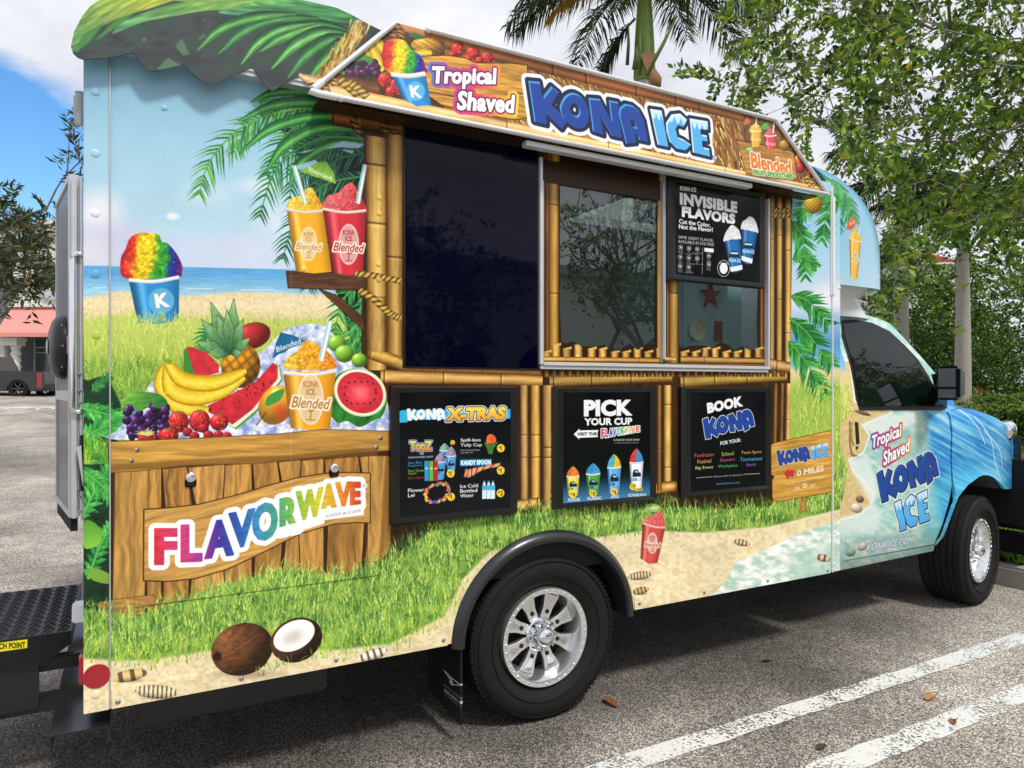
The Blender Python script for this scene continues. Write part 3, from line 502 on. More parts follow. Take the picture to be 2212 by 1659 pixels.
    C.grass(500, within([(1040, 1165), (1300, 1130), (1660, 1110), (1810, 1060), (1815, 1085), (1660, 1140), (1300, 1165), (1060, 1200)]), 24, GR1, 2.1, .45, 33)
    C.grass(60, within([(470, 1455), (700, 1415), (700, 1425), (480, 1462)]), 18, GR1, 2.2, .5, 34)
    # shells, coconuts
    def coir(x, y): return .6+.8*fbm(x*7+2*y, y*11, 1, 1, 3)
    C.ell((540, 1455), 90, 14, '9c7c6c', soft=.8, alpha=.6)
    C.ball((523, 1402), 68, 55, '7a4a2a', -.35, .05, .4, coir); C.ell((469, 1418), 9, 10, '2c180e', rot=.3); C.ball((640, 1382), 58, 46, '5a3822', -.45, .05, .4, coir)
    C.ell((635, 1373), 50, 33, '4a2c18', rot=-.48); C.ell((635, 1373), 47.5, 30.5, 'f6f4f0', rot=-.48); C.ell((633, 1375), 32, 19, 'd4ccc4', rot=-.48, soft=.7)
    C.grass(40, within([(505, 1448), (555, 1448), (620, 1430), (700, 1410), (700, 1420), (560, 1462)]), 20, GR1, 2.2, .5, 35)
    def shell(x, y, rx, ry, rot, c, bands):
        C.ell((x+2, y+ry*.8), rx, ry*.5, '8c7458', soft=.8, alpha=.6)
        C.ell((x, y), rx, ry, lambda a, b: col(c)*(1.1-.45*b*b-.2*b)[..., None]*np.where(np.sin(a*bands) > .35, .45, 1)[..., None], rot)
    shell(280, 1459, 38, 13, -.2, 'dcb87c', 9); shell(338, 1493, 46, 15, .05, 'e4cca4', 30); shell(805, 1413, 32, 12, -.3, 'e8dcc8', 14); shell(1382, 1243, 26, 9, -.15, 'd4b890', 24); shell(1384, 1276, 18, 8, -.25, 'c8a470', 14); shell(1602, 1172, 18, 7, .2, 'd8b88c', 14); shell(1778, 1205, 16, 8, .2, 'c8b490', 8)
    # tall red drink on the sand
    umbrella(C, (1408, 1087), [(1408, 1087), (1396, 1090), (1388, 1106), (1400, 1104), (1414, 1106), (1430, 1103), (1424, 1092)], '9ccc5c', 'Blended', ((1396, 1093), (1420, 1093), (1396, 1099)))
    C.line([(1407, 1104), (1405, 1125)], 1.2, '6a4028'); ice(C, [(1389, 1133), (1395, 1118), (1416, 1110), (1424, 1100), (1432, 1112), (1437, 1135), (1430, 1140)], stops([0, 1], ['e07068', 'd85050']), seed=3)
    cupbody(C, (1388, 1130), (1437, 1140), (1420, 1216), (1383, 1206), 'cc4a3e', 'f0c0b0', 2); kicelabel(C, 1409, 1173, 32, 'b03830')
    # way sign
    U([(1728, 1075), (1742, 1072), (1741, 1105), (1726, 1108)], woodfill('a8742c', 5, 40, .5)); C.grass(60, within([(1690, 1085), (1790, 1075), (1790, 1100), (1690, 1105)]), 18, GR1, 2, .4, 36)
    sg = q(3, 2, (28, 530), (55, 512), (545, 403), (550, 450), (548, 700), (545, 925), (500, 940), (110, 1010), (60, 1010), (40, 985), (38, 830), (60, 800), (30, 780)); U(sg, woodfill('d09a40', 60, 5, .6, 2, -.15), lines=[(1.6, '7a4c14')])
    for a, b in (((25, 655), (548, 560)), ((40, 790), (548, 705))): C.line(q(3, 2, a, b), 1, '8a5a1c')
    U(q(3, 2, (135, 775), (178, 722), (176, 748), (224, 738), (222, 800), (178, 800), (175, 830)), 'cc3038'); C.text('0 MILES', *q(3, 2, (250, 745), (482, 700), (250, 798)), 'f2ead8', bold=.02)
    C.line(q(3, 2, (152, 865), (480, 798)), 1, 'f0e4c8'); C.text('S', *q(3, 2, (225, 895), (275, 880), (225, 918)), 'f0e4c8'); C.text('S', *q(3, 2, (360, 875), (410, 858), (360, 895)), 'f0e4c8')
    for a in range(5): C.ell((1738.5+3.4*math.cos(a*1.257), 1049+4*math.sin(a*1.257)), 2.2, 2.4, 'f0e4c8', alpha=.7)
    for x in (629, 1209.5, 1572): C.line([(x, 180), (x, 1480)], .9, 'e8e8e8', alpha=.35)
    L = logo_uv(AWP); logo(C, L, 'KONA', par(C, *q(3, 2, (72, 575), (352, 530), (90, 715))), 1, wide=(3.4, 1.8)); logo(C, L, 'ICE', par(C, *q(3, 2, (368, 535), (518, 500), (375, 660))), 1, wide=(3.4, 1.8))
    weather(C)
    return C
# ---- sign over the hatch: a sheet leaning out at its lower edge
AW_LO, AW_UP = 0.125, 0.085
_a = [W(668, 207, AW_LO), W(1786, 416, AW_LO), W(1673, 259, AW_UP), W(856, 51, AW_UP)]
_z0 = (_a[0].z+_a[1].z)/2; _z1 = (_a[2].z+_a[3].z)/2
AW = [Vector((_a[0].x, -AW_LO, _z0)), Vector((_a[1].x, -AW_LO, _z0)), Vector((_a[2].x, -AW_UP, _z1)), Vector((_a[3].x, -AW_UP, _z1))]
_vl = math.hypot(AW_LO-AW_UP, _z1-_z0)
AWP = Plane(AW[0], (1, 0, 0), (0, (AW_LO-AW_UP)/_vl, (_z1-_z0)/_vl))
def cup_small(C, x, y, w, h, c, icecol, rim='f0f0f0', seed=0, tag=True):
    """x,y centre of the rim; w rim width, h cup height"""
    ice(C, [(x-w*.46, y+1), (x-w*.42, y-h*.22), (x-w*.2, y-h*.42), (x, y-h*.52), (x+w*.25, y-h*.4), (x+w*.44, y-h*.2), (x+w*.46, y+1), (x, y+3)], stops(*icecol), seed=seed)
    cupbody(C, (x-w/2, y), (x+w/2, y-h*.02), (x+w*.36, y+h*.97), (x-w*.36, y+h), c, rim, max(w*.05, 1))
    if tag:
        C.shape([(x-w*.28, y+h*.42), (x-w*.2, y+h*.27), (x+w*.1, y+h*.25), (x+w*.2, y+h*.36), (x+w*.33, y+h*.4), (x+w*.32, y+h*.52), (x-w*.28, y+h*.54)], '18283c'); C.line([(x-w*.1, y+h*.33), (x+w*.14, y+h*.35)], h*.07, 'a8c8d8')
        C.text('KONA', (x-w*.34, y+h*.57), (x+w*.06, y+h*.56), (x-w*.34, y+h*.7), '1c3c8c', bold=.03); C.text('ICE', (x+w*.09, y+h*.56), (x+w*.34, y+h*.55), (x+w*.09, y+h*.69), '7cc4ea', bold=.03)
def price(C, x, y, r, t, c='f4d040'):
    C.ell((x, y), r, r*1.05, c); C.text('$', (x-r*.55, y-r*.5), (x-r*.2, y-r*.5), (x-r*.55, y+r*.1), '1c1c1c', bold=.02); e = .2 if t == '1' else .55; C.text(t, (x, y-r*.55), (x+r*e, y-r*.6), (x, y+r*.65), '1c1c1c', bold=.03)
def paint_posters(C0):
    C = C0.on(Plane((0, -.022, 0), (1, 0, 0), (0, 0, 1))); Wt = 'f2f4f6'; T = C.text; L = logo_uv(AWP)
    blk = lambda X, Y: col('0c0d12')*(1+.2*fbm(X, Y, 60, 60, 2))[..., None]
    # extras board
    C.shape([(855, 840), (1115, 840), (1112, 1112), (852, 1130)], blk)
    C.shape(q(1, 2, (1250, 225), (2212, 215), (2212, 298), (1250, 310)), '3cb4e4')
    C.shape([(861, 888), (880, 886), (880, 912), (861, 913)], '3cb4e4')
    logo_w = par(C, *q(1, 2, (1300, 210), (1635, 205), (1300, 325)))
    for l in 'KONA':
        allp = np.concatenate([c for k_ in 'KONA' for c in L[k_]]); lo, hi = allp.min(0), allp.max(0); sg = []
        for c in L[l]:
            n = (c-lo)/(hi-lo); n[:, 1] = 1-n[:, 1]; t = logo_w(n); sg.append(np.stack([t, np.roll(t, -1, 0)], 1))
        C.segs(np.concatenate(sg), Wt, k=1)
    og = lambda X, Y: stops([885, 915], ['f8dc50', 'e08828'])(Y)
    T('X-TRAS', *q(1, 2, (1650, 205), (2160, 195), (1640, 320)), og, bold=.05, lines=[(4.5, 'f4f4f4'), (2.6, '14305c'), (.9, og)])
    T('TopZ', *q(1, 2, (1325, 490), (1520, 490), (1325, 600)), lambda X, Y: stops([955, 980], ['f4e04c', 'dc6a30'])(Y), bold=.05, lines=[(2.6, 'c8d8e0'), (1.4, '30508c')])
    T('SOUR POWDER CANDY', *q(1, 2, (1315, 627), (1532, 618), (1315, 643)), Wt, bold=.02)
    for st, y, x1, c in (('Sour Blue', 668, 1433, '3ca0dc'), ('Raspberry', 696, 1440, '3ca0dc'), ('Sour Green', 737, 1450, '7cc83c'), ('Apple', 764, 1385, '7cc83c'), ('Sour Cherry', 802, 1460, 'dc4038')): T(st, *q(1, 2, (1311, y), (x1, y-6), (1311, y+24)), c, bold=.015)
    for (x, y, w, h, c, sd) in ((960, 973, 23, 30, '3c8ccc', 1), (974, 985, 22, 40, '4c9cd8', 2), (950, 998, 24, 38, '4898d4', 3)): cup_small(C, x, y, w, h, c, ([0, .4, .7, 1], ['7cb0c8', '9cb8a0', '58a060', '4c88c0']) if sd == 1 else ([0, .4, .7, 1], ['c87880', '88a0c8', 'b07088', '4c70b0']), seed=sd)
    for x, c in ((921, '2c9ccc'), (931, '68b83c'), (941, 'b42834')): C.shape([(x-5, 996), (x+4, 995), (x+5, 1038), (x-4, 1039)], c); C.line([(x-3, 1012), (x+3, 1011)], 4, 'f0f0e0', alpha=.7)
    C.ell(q(1, 2, (1697, 505))[0], 5, 5.5, 'f4cc3c'); C.line(q(1, 2, (1687, 500), (1707, 498)), 1, '503810'); C.ell(q(1, 2, (1698, 520))[0], 2, 2.4, 'd04848')
    for x, y, t in ((1679, 772, '1'), (2113, 553, '1'), (2112, 746, '1'), (1683, 973, '1'), (2110, 941, '2')): price(C, *q(1, 2, (x, y))[0], 8.5, t)
    for st, y, x1 in (('Spill-less', 470, 1940), ('Tulip Cup', 512, 1950)): T(st, *q(1, 2, (1765, y), (x1, y-3), (1765, y+36)), Wt, bold=.02)
    for st, y, x1 in (('Holds Kiddie & Klassic', 566, 1935), ('Cup Sizes only', 588, 1875)): T(st, *q(1, 2, (1763, y), (x1, y-5), (1763, y+14)), Wt)
    C.shape(q(1, 2, (1965, 500), (2000, 520), (2060, 515), (2100, 490), (2075, 520), (2050, 560), (2040, 605), (2005, 605), (1995, 560)), '3c7c34'); ice(C, q(1, 2, (1988, 510), (1995, 450), (2030, 432), (2065, 455), (2072, 500), (2030, 515)), stops([0, .5, 1], ['e87838', 'e06030', 'd85840']))
    T('KANDY SPOON', *q(1, 2, (1770, 662), (2025, 655), (1770, 700)), 'f4fafc', bold=.02, sp=1.05, lines=[(2.6, '2c94c8'), (.4, 'f4fafc')])
    C.tube(q(1, 2, (1800, 765), (1840, 770), (1900, 745), (2000, 715), (2110, 695)), [9, 9, 4, 4], lambda v, u, X, Y: np.where((np.sin(u*40+v*2) > .3)[..., None], col('c83030'), np.where((np.sin(u*40+v*2) < -.4)[..., None], col('e8b040'), col('e8ecf0')))*(1-.3*v*v)[..., None])
    for st, y, x1 in (('Flower', 903, 1452), ('Lei', 947, 1370)): T(st, *q(1, 2, (1311, y), (x1, y-8), (1311, y+33)), Wt, bold=.02)
    r = np.random.RandomState(2)
    for i in range(70):
        a = i/70*6.283; C.ell((944+25*math.cos(a)+r.normal(0, 1.6), 1064+19*math.sin(a)-5*math.cos(a)+r.normal(0, 1.6)), 3, 3, ['f0d040', 'e86040', 'e04880', '60a848', 'f0a040', '6060b0'][r.randint(6)])
    for st, y, x1 in (('Ice Cold', 867, 1917), ('Bottled', 908, 1910), ('Water', 950, 1880)): T(st, *q(1, 2, (1761, y), (x1, y-8), (1761, y+32)), Wt, bold=.02)
    for x in (1970, 2008, 2045):
        C.shape(q(1, 2, (x-8, 835), (x+8, 835), (x+10, 860), (x+18, 885), (x+18, 990), (x-18, 993), (x-18, 890), (x-10, 862)), 'dceef6'); C.shape(q(1, 2, (x-18, 875), (x+18, 873), (x+18, 915), (x-18, 917)), '4cb0e0'); C.shape(q(1, 2, (x-8, 835), (x+8, 834), (x+8, 848), (x-8, 848)), '2c80c0')
    # cup board
    C.shape([(1208, 842), (1412, 842), (1411, 1076), (1205, 1094)], lambda X, Y: stops([0, .72, .8, .9, 1], ['0a0d0f', '0a0d0f', '10202c', '2c5c84', '4a86b0'])(np.clip((Y-842)/(1090-(X-1208)*.09-842), 0, 1)))
    T('PICK', *q(2, 2, (620, 138), (1035, 135), (620, 280)), Wt, bold=.05, lines=[(.7, Wt)], sp=1.05); T('YOUR CUP', *q(2, 2, (622, 295), (1035, 290), (622, 358)), Wt, bold=.04, lines=[(.3, Wt)], sp=1.05)
    C.shape(q(2, 2, (530, 433), (580, 385), (582, 400), (745, 396), (735, 430), (740, 458), (580, 464), (578, 478)), Wt); T('VISIT THE', *q(2, 2, (560, 418), (730, 416), (560, 446)), '14181c', bold=.03)
    for i, ch in enumerate('FLAVORWAVE'):
        x = 768+i*33.5; y = 388-(0 if i < 2 else (i-1)*2.9); h = 76-i*3.0
        for ps in (0, 1):
            w3 = q(2, 2, (x, y), (x+31, y-3), (x, y+h)); c = ['dc3048', 'd03c84', '5838ac', '2c60b4', '40a0c8', '58b060', '98c83c', 'e8cc2c', 'f09838', 'e05030'][i]
            T(ch, *w3, 'f4f4f4' if ps == 0 else c, bold=.04, lines=[(2, 'f4f4f4')] if ps == 0 else ())
    T('& FLAVOR YOUR OWN!', *q(2, 2, (876, 475), (1098, 472), (876, 492)), Wt, bold=.02); T('- ALL PRODUCT SHOWN ACTUAL SIZE -', *q(2, 2, (876, 505), (1098, 500), (876, 515)), Wt)
    for (x, y, w, h, c, st, ic, lx, ly, pr) in ((1237, 1029, 28, 42, 'ecd838', 'KIDDIE', ([0, .6, 1], ['e05838', 'e88830', 'e06838']), 482, 1000, '4'), (1280.5, 1024, 31, 45, '4ca040', 'KLASSIC', ([0, 1], ['3c8cc8', '4a9cd4']), 650, 988, '5'), (1326, 1010, 30, 56, '5ca4dc', 'KING', ([0, .4, .5, .6, 1], ['48a0d0', '4ca8d0', '68b848', 'e8c838', 'e8a838']), 853, 975, '6'), (1374, 999, 30, 58, 'eef2f4', 'KOWABUNGA', ([0, .45, .5, 1], ['d83c3c', 'd84040', '3c90cc', '3c88c4']), 1003, 960, '7')):
        cup_small(C, x, y, w, h, c, ic, seed=len(st)); price(C, x-(0 if pr != '7' else 7), y+h*.93-(2 if pr == '7' else 0), 7.5, pr)
        n = len(st)*17.2; T(st, *q(2, 2, (lx, ly-14), (lx+n, ly-18), (lx, ly+14)), Wt, bold=.02)
    C.shape(q(2, 2, (1062, 900), (1120, 893), (1130, 905), (1125, 920), (1062, 925)), 'd8c838'); T('3 refills', *q(2, 2, (1072, 903), (1124, 898), (1072, 918)), '202010')
    # booking board
    C.shape([(1484, 842), (1662, 842), (1661, 1056), (1481, 1070)], blk)
    T('BOOK', *q(2, 2, (1680, 165), (1985, 103), (1688, 255)), Wt, bold=.05, lines=[(.5, Wt)], sp=1.05)
    logo(C, L, 'KONA', par(C, *q(2, 2, (1645, 300), (2080, 205), (1660, 490))), 1, wide=(4, 1.5))
    T('FOR YOUR:', *q(2, 2, (1795, 497), (1972, 465), (1798, 530)), Wt, bold=.03)
    for st, x, y, x1, c in (('Fundraiser', 1575, 600, 1745, 'e06060'), ('Festival', 1600, 655, 1718, 'f0a860'), ('Big Event', 1582, 712, 1735, 'ecec80'), ('School', 1808, 590, 1912, 'b0d850'), ('Daycare', 1797, 645, 1923, 'e05890'), ('Workplace', 1776, 698, 1945, '50c878'), ('Team Sport', 1977, 580, 2153, 'f4c060'), ('Tournament', 1968, 635, 2160, '50b8e8'), ('Party', 2025, 688, 2105, 'a070c8')): T(st, *q(2, 2, (x, y), (x1, y-10), (x, y+33)), c, bold=.005)
    C.line(q(2, 2, (1587, 810), (1728, 800)), .9, Wt); C.line(q(2, 2, (2003, 780), (2138, 772)), .9, Wt); T('Wherever Folks Are Having Fun!', *q(2, 2, (1738, 793), (1995, 775), (1738, 812)), Wt, shear=.2); T('www.kona-ice.com', *q(2, 2, (1763, 848), (1965, 836), (1763, 872)), '4cb4e4')
    # board in the window
    C.shape([(1450, 380), (1650, 400), (1648, 612), (1448, 598)], blk); z = [q(2, 0, (1450, 1605))[0], q(2, 0, (1590, 1622))[0], q(2, 0, (1448, 1645))[0]]
    T('KONA ICE', *z, Wt, bold=.05)
    T('INVISIBLE', *q(2, 1, (1448, 5), (1942, 85), (1448, 108)), Wt, bold=.05, lines=[(.5, Wt)], sp=1.08); T('FLAVORS', *q(2, 1, (1466, 122), (1925, 190), (1466, 215)), Wt, bold=.05, lines=[(.4, Wt)], sp=1.06)
    T('Cut the Color,', *q(2, 1, (1440, 232), (1712, 268), (1440, 278)), Wt, bold=.03); T('Not the Flavor!', *q(2, 1, (1438, 278), (1732, 308), (1438, 318)), Wt, bold=.03)
    T('SAME GREAT FLAVOR,', *q(2, 1, (1434, 375), (1738, 408), (1434, 405)), Wt); T('AVAILABLE IN DYE FREE!', *q(2, 1, (1432, 412), (1742, 442), (1432, 440)), Wt)
    for x, y, t in ((1455, 478, 'Gluten Free'), (1527, 487, 'No Lactose'), (1598, 494, 'Cholesterol Free'), (1452, 561, 'Nut Free'), (1525, 569, 'Soy Free'), (1597, 576, 'No High Fructose'), (1450, 641, 'Dairy Free'), (1525, 649, 'Kosher Certified'), (1698, 552, 'Dye Free'), (1697, 625, 'Sugar Free')):
        p = q(2, 1, (x, y))[0]; C.ell(p, 4.6, 5.4, Wt); C.ell(p, 3.8, 4.6, '0c0d12'); C.line([(p[0]-2.5, p[1]-3), (p[0]+2.5, p[1]+3)], .9, Wt); C.ell(p, 1.5, 2.2, Wt)
        for i, w_ in enumerate(t.split(' ', 1)): T(w_, *q(2, 1, (x-4*len(w_), y+28+i*14), (x+4*len(w_), y+29+i*14), (x-4*len(w_), y+39+i*14)), Wt)
    C.line(q(2, 1, (1644, 480), (1640, 712)), .8, Wt); C.shape(q(2, 1, (1660, 482), (1740, 490), (1738, 524), (1660, 516)), Wt)
    p = q(2, 1, (1826, 660))[0]; C.ell(p, 13.5, 18, Wt); C.ell(p, 12.6, 17, '0c0d12'); C.ell(p, 8.6, 12, Wt); T('LEARN MORE', *q(2, 1, (1785, 605), (1862, 612), (1785, 622)), Wt, bold=.02)
    for tl, tr, br, bl, a, b in (((1983, 320), (2118, 350), (2070, 620), (1980, 590), 210, 140), ((1832, 425), (1968, 405), (1988, 670), (1888, 690), 285, 140)):
        Q = q(2, 1, tl, tr, br, bl); mx = (tl[0]+tr[0])/2; C.shape(q(2, 1, (tl[0]-6, tl[1]+4), (tl[0]+5, tl[1]-60), (mx-30, a+25), (mx, a), (mx+40, a+25), (tr[0]-4, tr[1]-60), (tr[0]+4, tr[1]+6), (mx, tr[1]+5)), lambda X, Y: col('f4f6f8')*(.8+.28*fbm(X, Y, 3, 3, 3))[..., None], smooth=True)
        cupbody(C, *Q, '2468a8'); C.shape([Q[3], ((Q[3][0]*.85+Q[0][0]*.15), Q[3][1]*.85+Q[0][1]*.15), (Q[2][0]*.85+Q[1][0]*.15, Q[2][1]*.85+Q[1][1]*.15), Q[2]], Wt)
        m = np.mean(Q, 0); C.shape([(m[0]-12, m[1]+4), (m[0]-8, m[1]-10), (m[0]+8, m[1]-8), (m[0]+12, m[1]+4)], '1c3048'); C.line([(m[0]-8, m[1]-5), (m[0]+8, m[1]-4)], 4, 'c8dce8'); T('KONA ICE', (m[0]-12, m[1]+6), (m[0]+13, m[1]+8), (m[0]-12, m[1]+14), 'c8e0f4', bold=.05)

def paint_film(C0):
    C = C0.on(Plane((0, .012, 0), (1, 0, 0), (0, 0, 1))); U = C.shape
    U([(1168, 300), (1445, 330), (1445, 800), (1168, 800)], '2a190c'); U([(1436, 360), (1660, 390), (1660, 800), (1436, 800)], '2a190c')
    for x, w, n in ((1174, 5, BAMD), (1182, 7, BAMD), (1196, 13, BAMB), (1424, 6, BAMB), (1432, 4, BAMD), (1442, 4, BAMD), (1455, 13, BAMB), (1645, 6, BAMD)): bamboo(C, (x, 300), (x, 790), [w, w], (.29, .68) if w == 13 else (.6,), n)
    for x in (1181, 1201, 1224, 1249, 1278, 1302, 1328, 1352, 1377, 1400, 1425, 1478, 1502, 1524, 1545, 1568, 1592, 1615, 1638):
        h = {0: 18, 1: 26, 2: 11}[int(x) % 3]; bamboo(C, (x, 772), (x, 772-h), [11, 11], (), BAMB); C.shape([(x-11, 772-h), (x+11, 772-h), (x+11, 772-h-6)], 'dcb060')
    bamboo(C, (1166, 776), (1430, 779), [6, 6], (.2, .42, .8)); bamboo(C, (1166, 784), (1440, 787), [5, 5], (.2, .42, .8), BAMD); bamboo(C, (1436, 775), (1460, 776), [5, 5]); bamboo(C, (1470, 776), (1652, 780), [7, 6], (.27,)); bamboo(C, (1437, 786), (1655, 789), [3, 3], (.3,), BAMD)
def paint_awning():
    ul = AW[1].x-AW[0].x; C = Canvas(AWP, -.02, ul+.02, -.02, _vl+.02, 640, '8a6230'); U = C.shape
    r = np.random.RandomState(5); cs = [col(c) for c in ('e4be6c', 'c8963c', '9c6a28', '6c4218', 'f0d48c', '8c3c20', 'b48438', '4a2c10')]
    for i in range(4200):
        x = r.uniform(1090, 1800); y = r.uniform(100, 430); L = r.uniform(14, 34); a = 1.05+.35*(x-1300)/400+r.normal(0, .16); d = np.array([math.cos(a), math.sin(a)])*L; n = np.array([-d[1], d[0]])/L*r.uniform(.8, 1.9); p = np.array([x, y])
        C.tri(C.T([p-n, p+n, p+d]), cs[r.randint(len(cs))]*r.uniform(.8, 1.1))
    bamboo(C, (840, 56), (1690, 274), [17, 12], (.34, .42, .55, .66, .73), stops([-1, -.5, 0, .5, 1], ['5a3014', 'b07840', 'a06430', '7c481e', '4c2810']))
    # left fruit
    U([(690, 200), (760, 150), (840, 60), (960, 90), (960, 260)], lambda X, Y: col('4a2c14')*(.7+.6*fbm(X, Y, 10, 10, 3))[..., None])
    rope(C, q(1, 0, (1130, 195), (1170, 250), (1210, 330)), 12, 4, 'b87c44', '5c3414'); rope(C, q(1, 0, (1180, 200), (1240, 260), (1255, 330)), 10, 4, 'b87c44', '5c3414')
    C.ball((923, 100), 36, 18, 'd89c34', .1, .2, .5, lambda x, y: .7+.45*np.abs(np.sin(8*(x+y))*np.sin(5*(x-y)))**.6); U([(880, 75), (895, 70), (925, 82), (900, 85)], '2c6c34'); C.tube(q(1, 0, (1360, 460), (1450, 455), (1520, 455)), [4, 9, 4], lambda v, u, X, Y: stops([-1, 0, 1], ['c09820', 'f4dc50', 'b88c18'])(v))
    YB = stops([-1, 0, 1], ['b89018', 'f4dc48', 'b08414'])
    for p in ([(1010, 270), (1050, 370), (1120, 460)], [(950, 400), (1000, 500), (1100, 610)], [(985, 380), (1030, 480), (1080, 560)]): C.tube(q(1, 0, *p), [6, 13, 8], lambda v, u, X, Y: YB(v))
    g = np.random.RandomState(3)
    for i in range(44): C.ball(q(1, 0, (g.uniform(770, 1050), g.uniform(520, 680)))[0], 9, 8.5, ['4a2458', '5c2048', '38184c', '702850'][g.randint(4)], 0, .4, .35)
    U(q(1, 0, (710, 470), (760, 420), (860, 440), (1000, 500), (990, 555), (930, 520), (850, 530), (800, 500)), lambda X, Y: grad((735, 110), '88b83c', (800, 135), '3c8434')(X, Y), smooth=True)
    U(q(1, 0, (680, 590), (740, 560), (770, 640), (700, 640)), '7cac3c')
    for x, y, a, b in ((1115, 690, 16, 17), (1200, 730, 10, 13), (1220, 790, 13, 10), (1165, 790, 12, 12), (1745, 425, 15, 16), (1875, 460, 15, 15), (1995, 500, 14, 13), (1930, 520, 9, 8), (1700, 465, 11, 5), (1840, 500, 12, 7)): strawberry(C, *q(1, 0, (x, y))[0], a, b, 0, x)
    bamboo(C, *q(1, 0, (660, 670), (1065, 770)), [13, 14], (), stops([-1, 0, 1], ['5c3418', '9c6030', '4c2810']))
    bamboo(C, (690, 192), (1106, 275), [15, 11], (.97,), stops([-1, -.5, .1, 1], ['d8a050', 'fcdc9c', 'f0c274', 'a06c28'])); bamboo(C, (1100, 273), (1800, 413), [9, 4], (.25, .6), stops([-1, -.5, .1, 1], ['d8a050', 'f8d48c', 'e8b864', 'a06c28']))
    rope(C, q(1, 0, (560, 690), (600, 760), (610, 810)), 9, 5); rope(C, q(1, 0, (660, 670), (690, 740), (680, 700)), 8, 4)
    rope(C, q(1, 0, (720, 690), (790, 740), (860, 800), (930, 870)), 11, 5); rope(C, q(1, 0, (800, 710), (880, 760), (960, 840)), 10, 5)
    # boards behind the lettering
    for pts, k_ in ((q(1, 0, (1400, 490), (1650, 480), (1800, 500), (1900, 545), (2212, 550), (2340, 560), (2360, 1010), (2212, 1030), (2000, 990), (1600, 900), (1500, 830), (1440, 560)), 0),): U(pts, woodfill('c8923e', 44, 4, .8, k_, .16), lines=[(1.5, '3c2410')])
    C.line(q(1, 0, (1490, 790), (1700, 830), (1760, 835)), 2, '3c2410'); C.line(q(1, 0, (2212, 790), (2340, 815)), 2, '3c2410')
    ice(C, q(1, 0, (1150, 630), (1100, 560), (1088, 470), (1110, 370), (1150, 340), (1230, 337), (1290, 355), (1340, 420), (1420, 480), (1465, 570), (1470, 630), (1320, 650)), seed=6)
    cupbody(C, *q(1, 0, (1165, 640), (1465, 635), (1515, 905), (1262, 848)), '2484c8', 'f2ece4', 5); C.ell(q(1, 0, (1378, 786))[0], 20, 21, '5ab4e0'); C.text('K', *q(1, 0, (1325, 735), (1425, 740), (1340, 840)), 'f8f4ec', bold=.05)
    tropical(C, q(1, 0, (1525, 575), (2075, 590), (1530, 760)), q(1, 0, (1740, 785), (2235, 822), (1740, 945)), 1, 5)
    L = logo_uv(AWP)
    for letters in ('KONA', 'ICE'):
        pp = np.concatenate([c for l in letters for c in L[l]]); lo, hi = pp.min(0), pp.max(0)
        logo(C, L, letters, lambda n, lo=lo, hi=hi: np.stack([(lo[0]+n[:, 0]*(hi[0]-lo[0])-C.u0)*C.S, (C.v1-(hi[1]-n[:, 1]*(hi[1]-lo[1])))*C.S], 1), C.k((1350, 240)), wide=(15, 7.5))
    C.ell(q(2, 0, (1752, 1362))[0], 5.5, 5.5, '1c1c1c'); C.ell(q(2, 0, (1752, 1362))[0], 4.4, 4.4, 'eef0f4'); C.text('R', *q(2, 0, (1744, 1352), (1760, 1354), (1744, 1374)), '1c1c1c')
    # right end
    U(q(2, 0, (1980, 960), (2212, 1000), (2440, 1040), (2650, 1500), (2212, 1560), (2030, 1500)), lambda X, Y: col('6a4a20')*(.5+fbm(X, Y, 5, 14, 3))[..., None], soft=12, alpha=.7)
    wt = [(1592, 303), (1640, 312), (1700, 323), (1714, 330), (1722, 388), (1660, 382), (1613, 376)]; U(wt, woodfill('b8823a', 34, 4, .8, 1, .15), lines=[(1.5, '2c1a0c')])
    for x, y, w, h, c in ((1632, 283, 26, 34, 'e0a838'), (1664, 293, 26, 30, 'd04850')): cup_small(C, x, y, w, h, c, ([0, 1], ['f0cc50', 'e8a838']) if c[0] == 'e' else ([0, 1], ['e87070', 'd05058']), seed=x, tag=False); C.text('Blended', (x-10, y+12), (x+11, y+14), (x-10, y+20), 'f4e8d0')
    umbrella(C, (1615, 252), [(1615, 252), (1604, 266), (1612, 270), (1622, 264)], 'd86838', 'a', ((1610, 258), (1612, 258), (1610, 260))); umbrella(C, (1655, 262), [(1655, 262), (1640, 276), (1652, 281), (1664, 276)], '5cac48', 'b', ((1650, 268), (1652, 268), (1650, 270)))
    straw(C, (1634, 252), (1633, 275), 2); straw(C, q(3, 0, (55, 1045))[0], q(3, 0, (42, 1150))[0], 2)
    C.ball(q(3, 0, (150, 1255))[0], 14, 12, 'd8a034', 0, .2, .5, lambda x, y: .65+.5*np.abs(np.sin(8*(x+y))*np.sin(8*(x-y))))
    C.ball((1727, 346), 9, 14, 'd87830', -.4, .3, .5); C.ball((1729, 363), 10, 11, 'c82834', 0, .3); strawberry(C, 1752, 375, 9, 10)
    U([(1610, 320), (1624, 314), (1628, 322), (1620, 332), (1612, 328)], '5c9c3c'); C.text('AND', (1612, 319), (1625, 318), (1613, 325), 'f4f4ec', bold=.03)
    C.text('Blended', (1618, 328), (1707, 347), (1624, 362), 'e08028', bold=.02, shear=.15, lines=[(3, 'f6f2e8'), (.7, 'e08028')]); C.text('FRUIT SMOOTHIES', (1627, 366), (1713, 376), (1627, 377), '5ca03c', bold=.03, lines=[(1.6, 'f6f2e8'), (.5, '5ca03c')])
    for p in ([(310, 1530), (340, 1570), (370, 1610)], [(330, 1520), (380, 1580), (400, 1610)], [(400, 1530), (440, 1570), (470, 1620)]): rope(C, q(3, 0, *p), 5, 3)
    return C

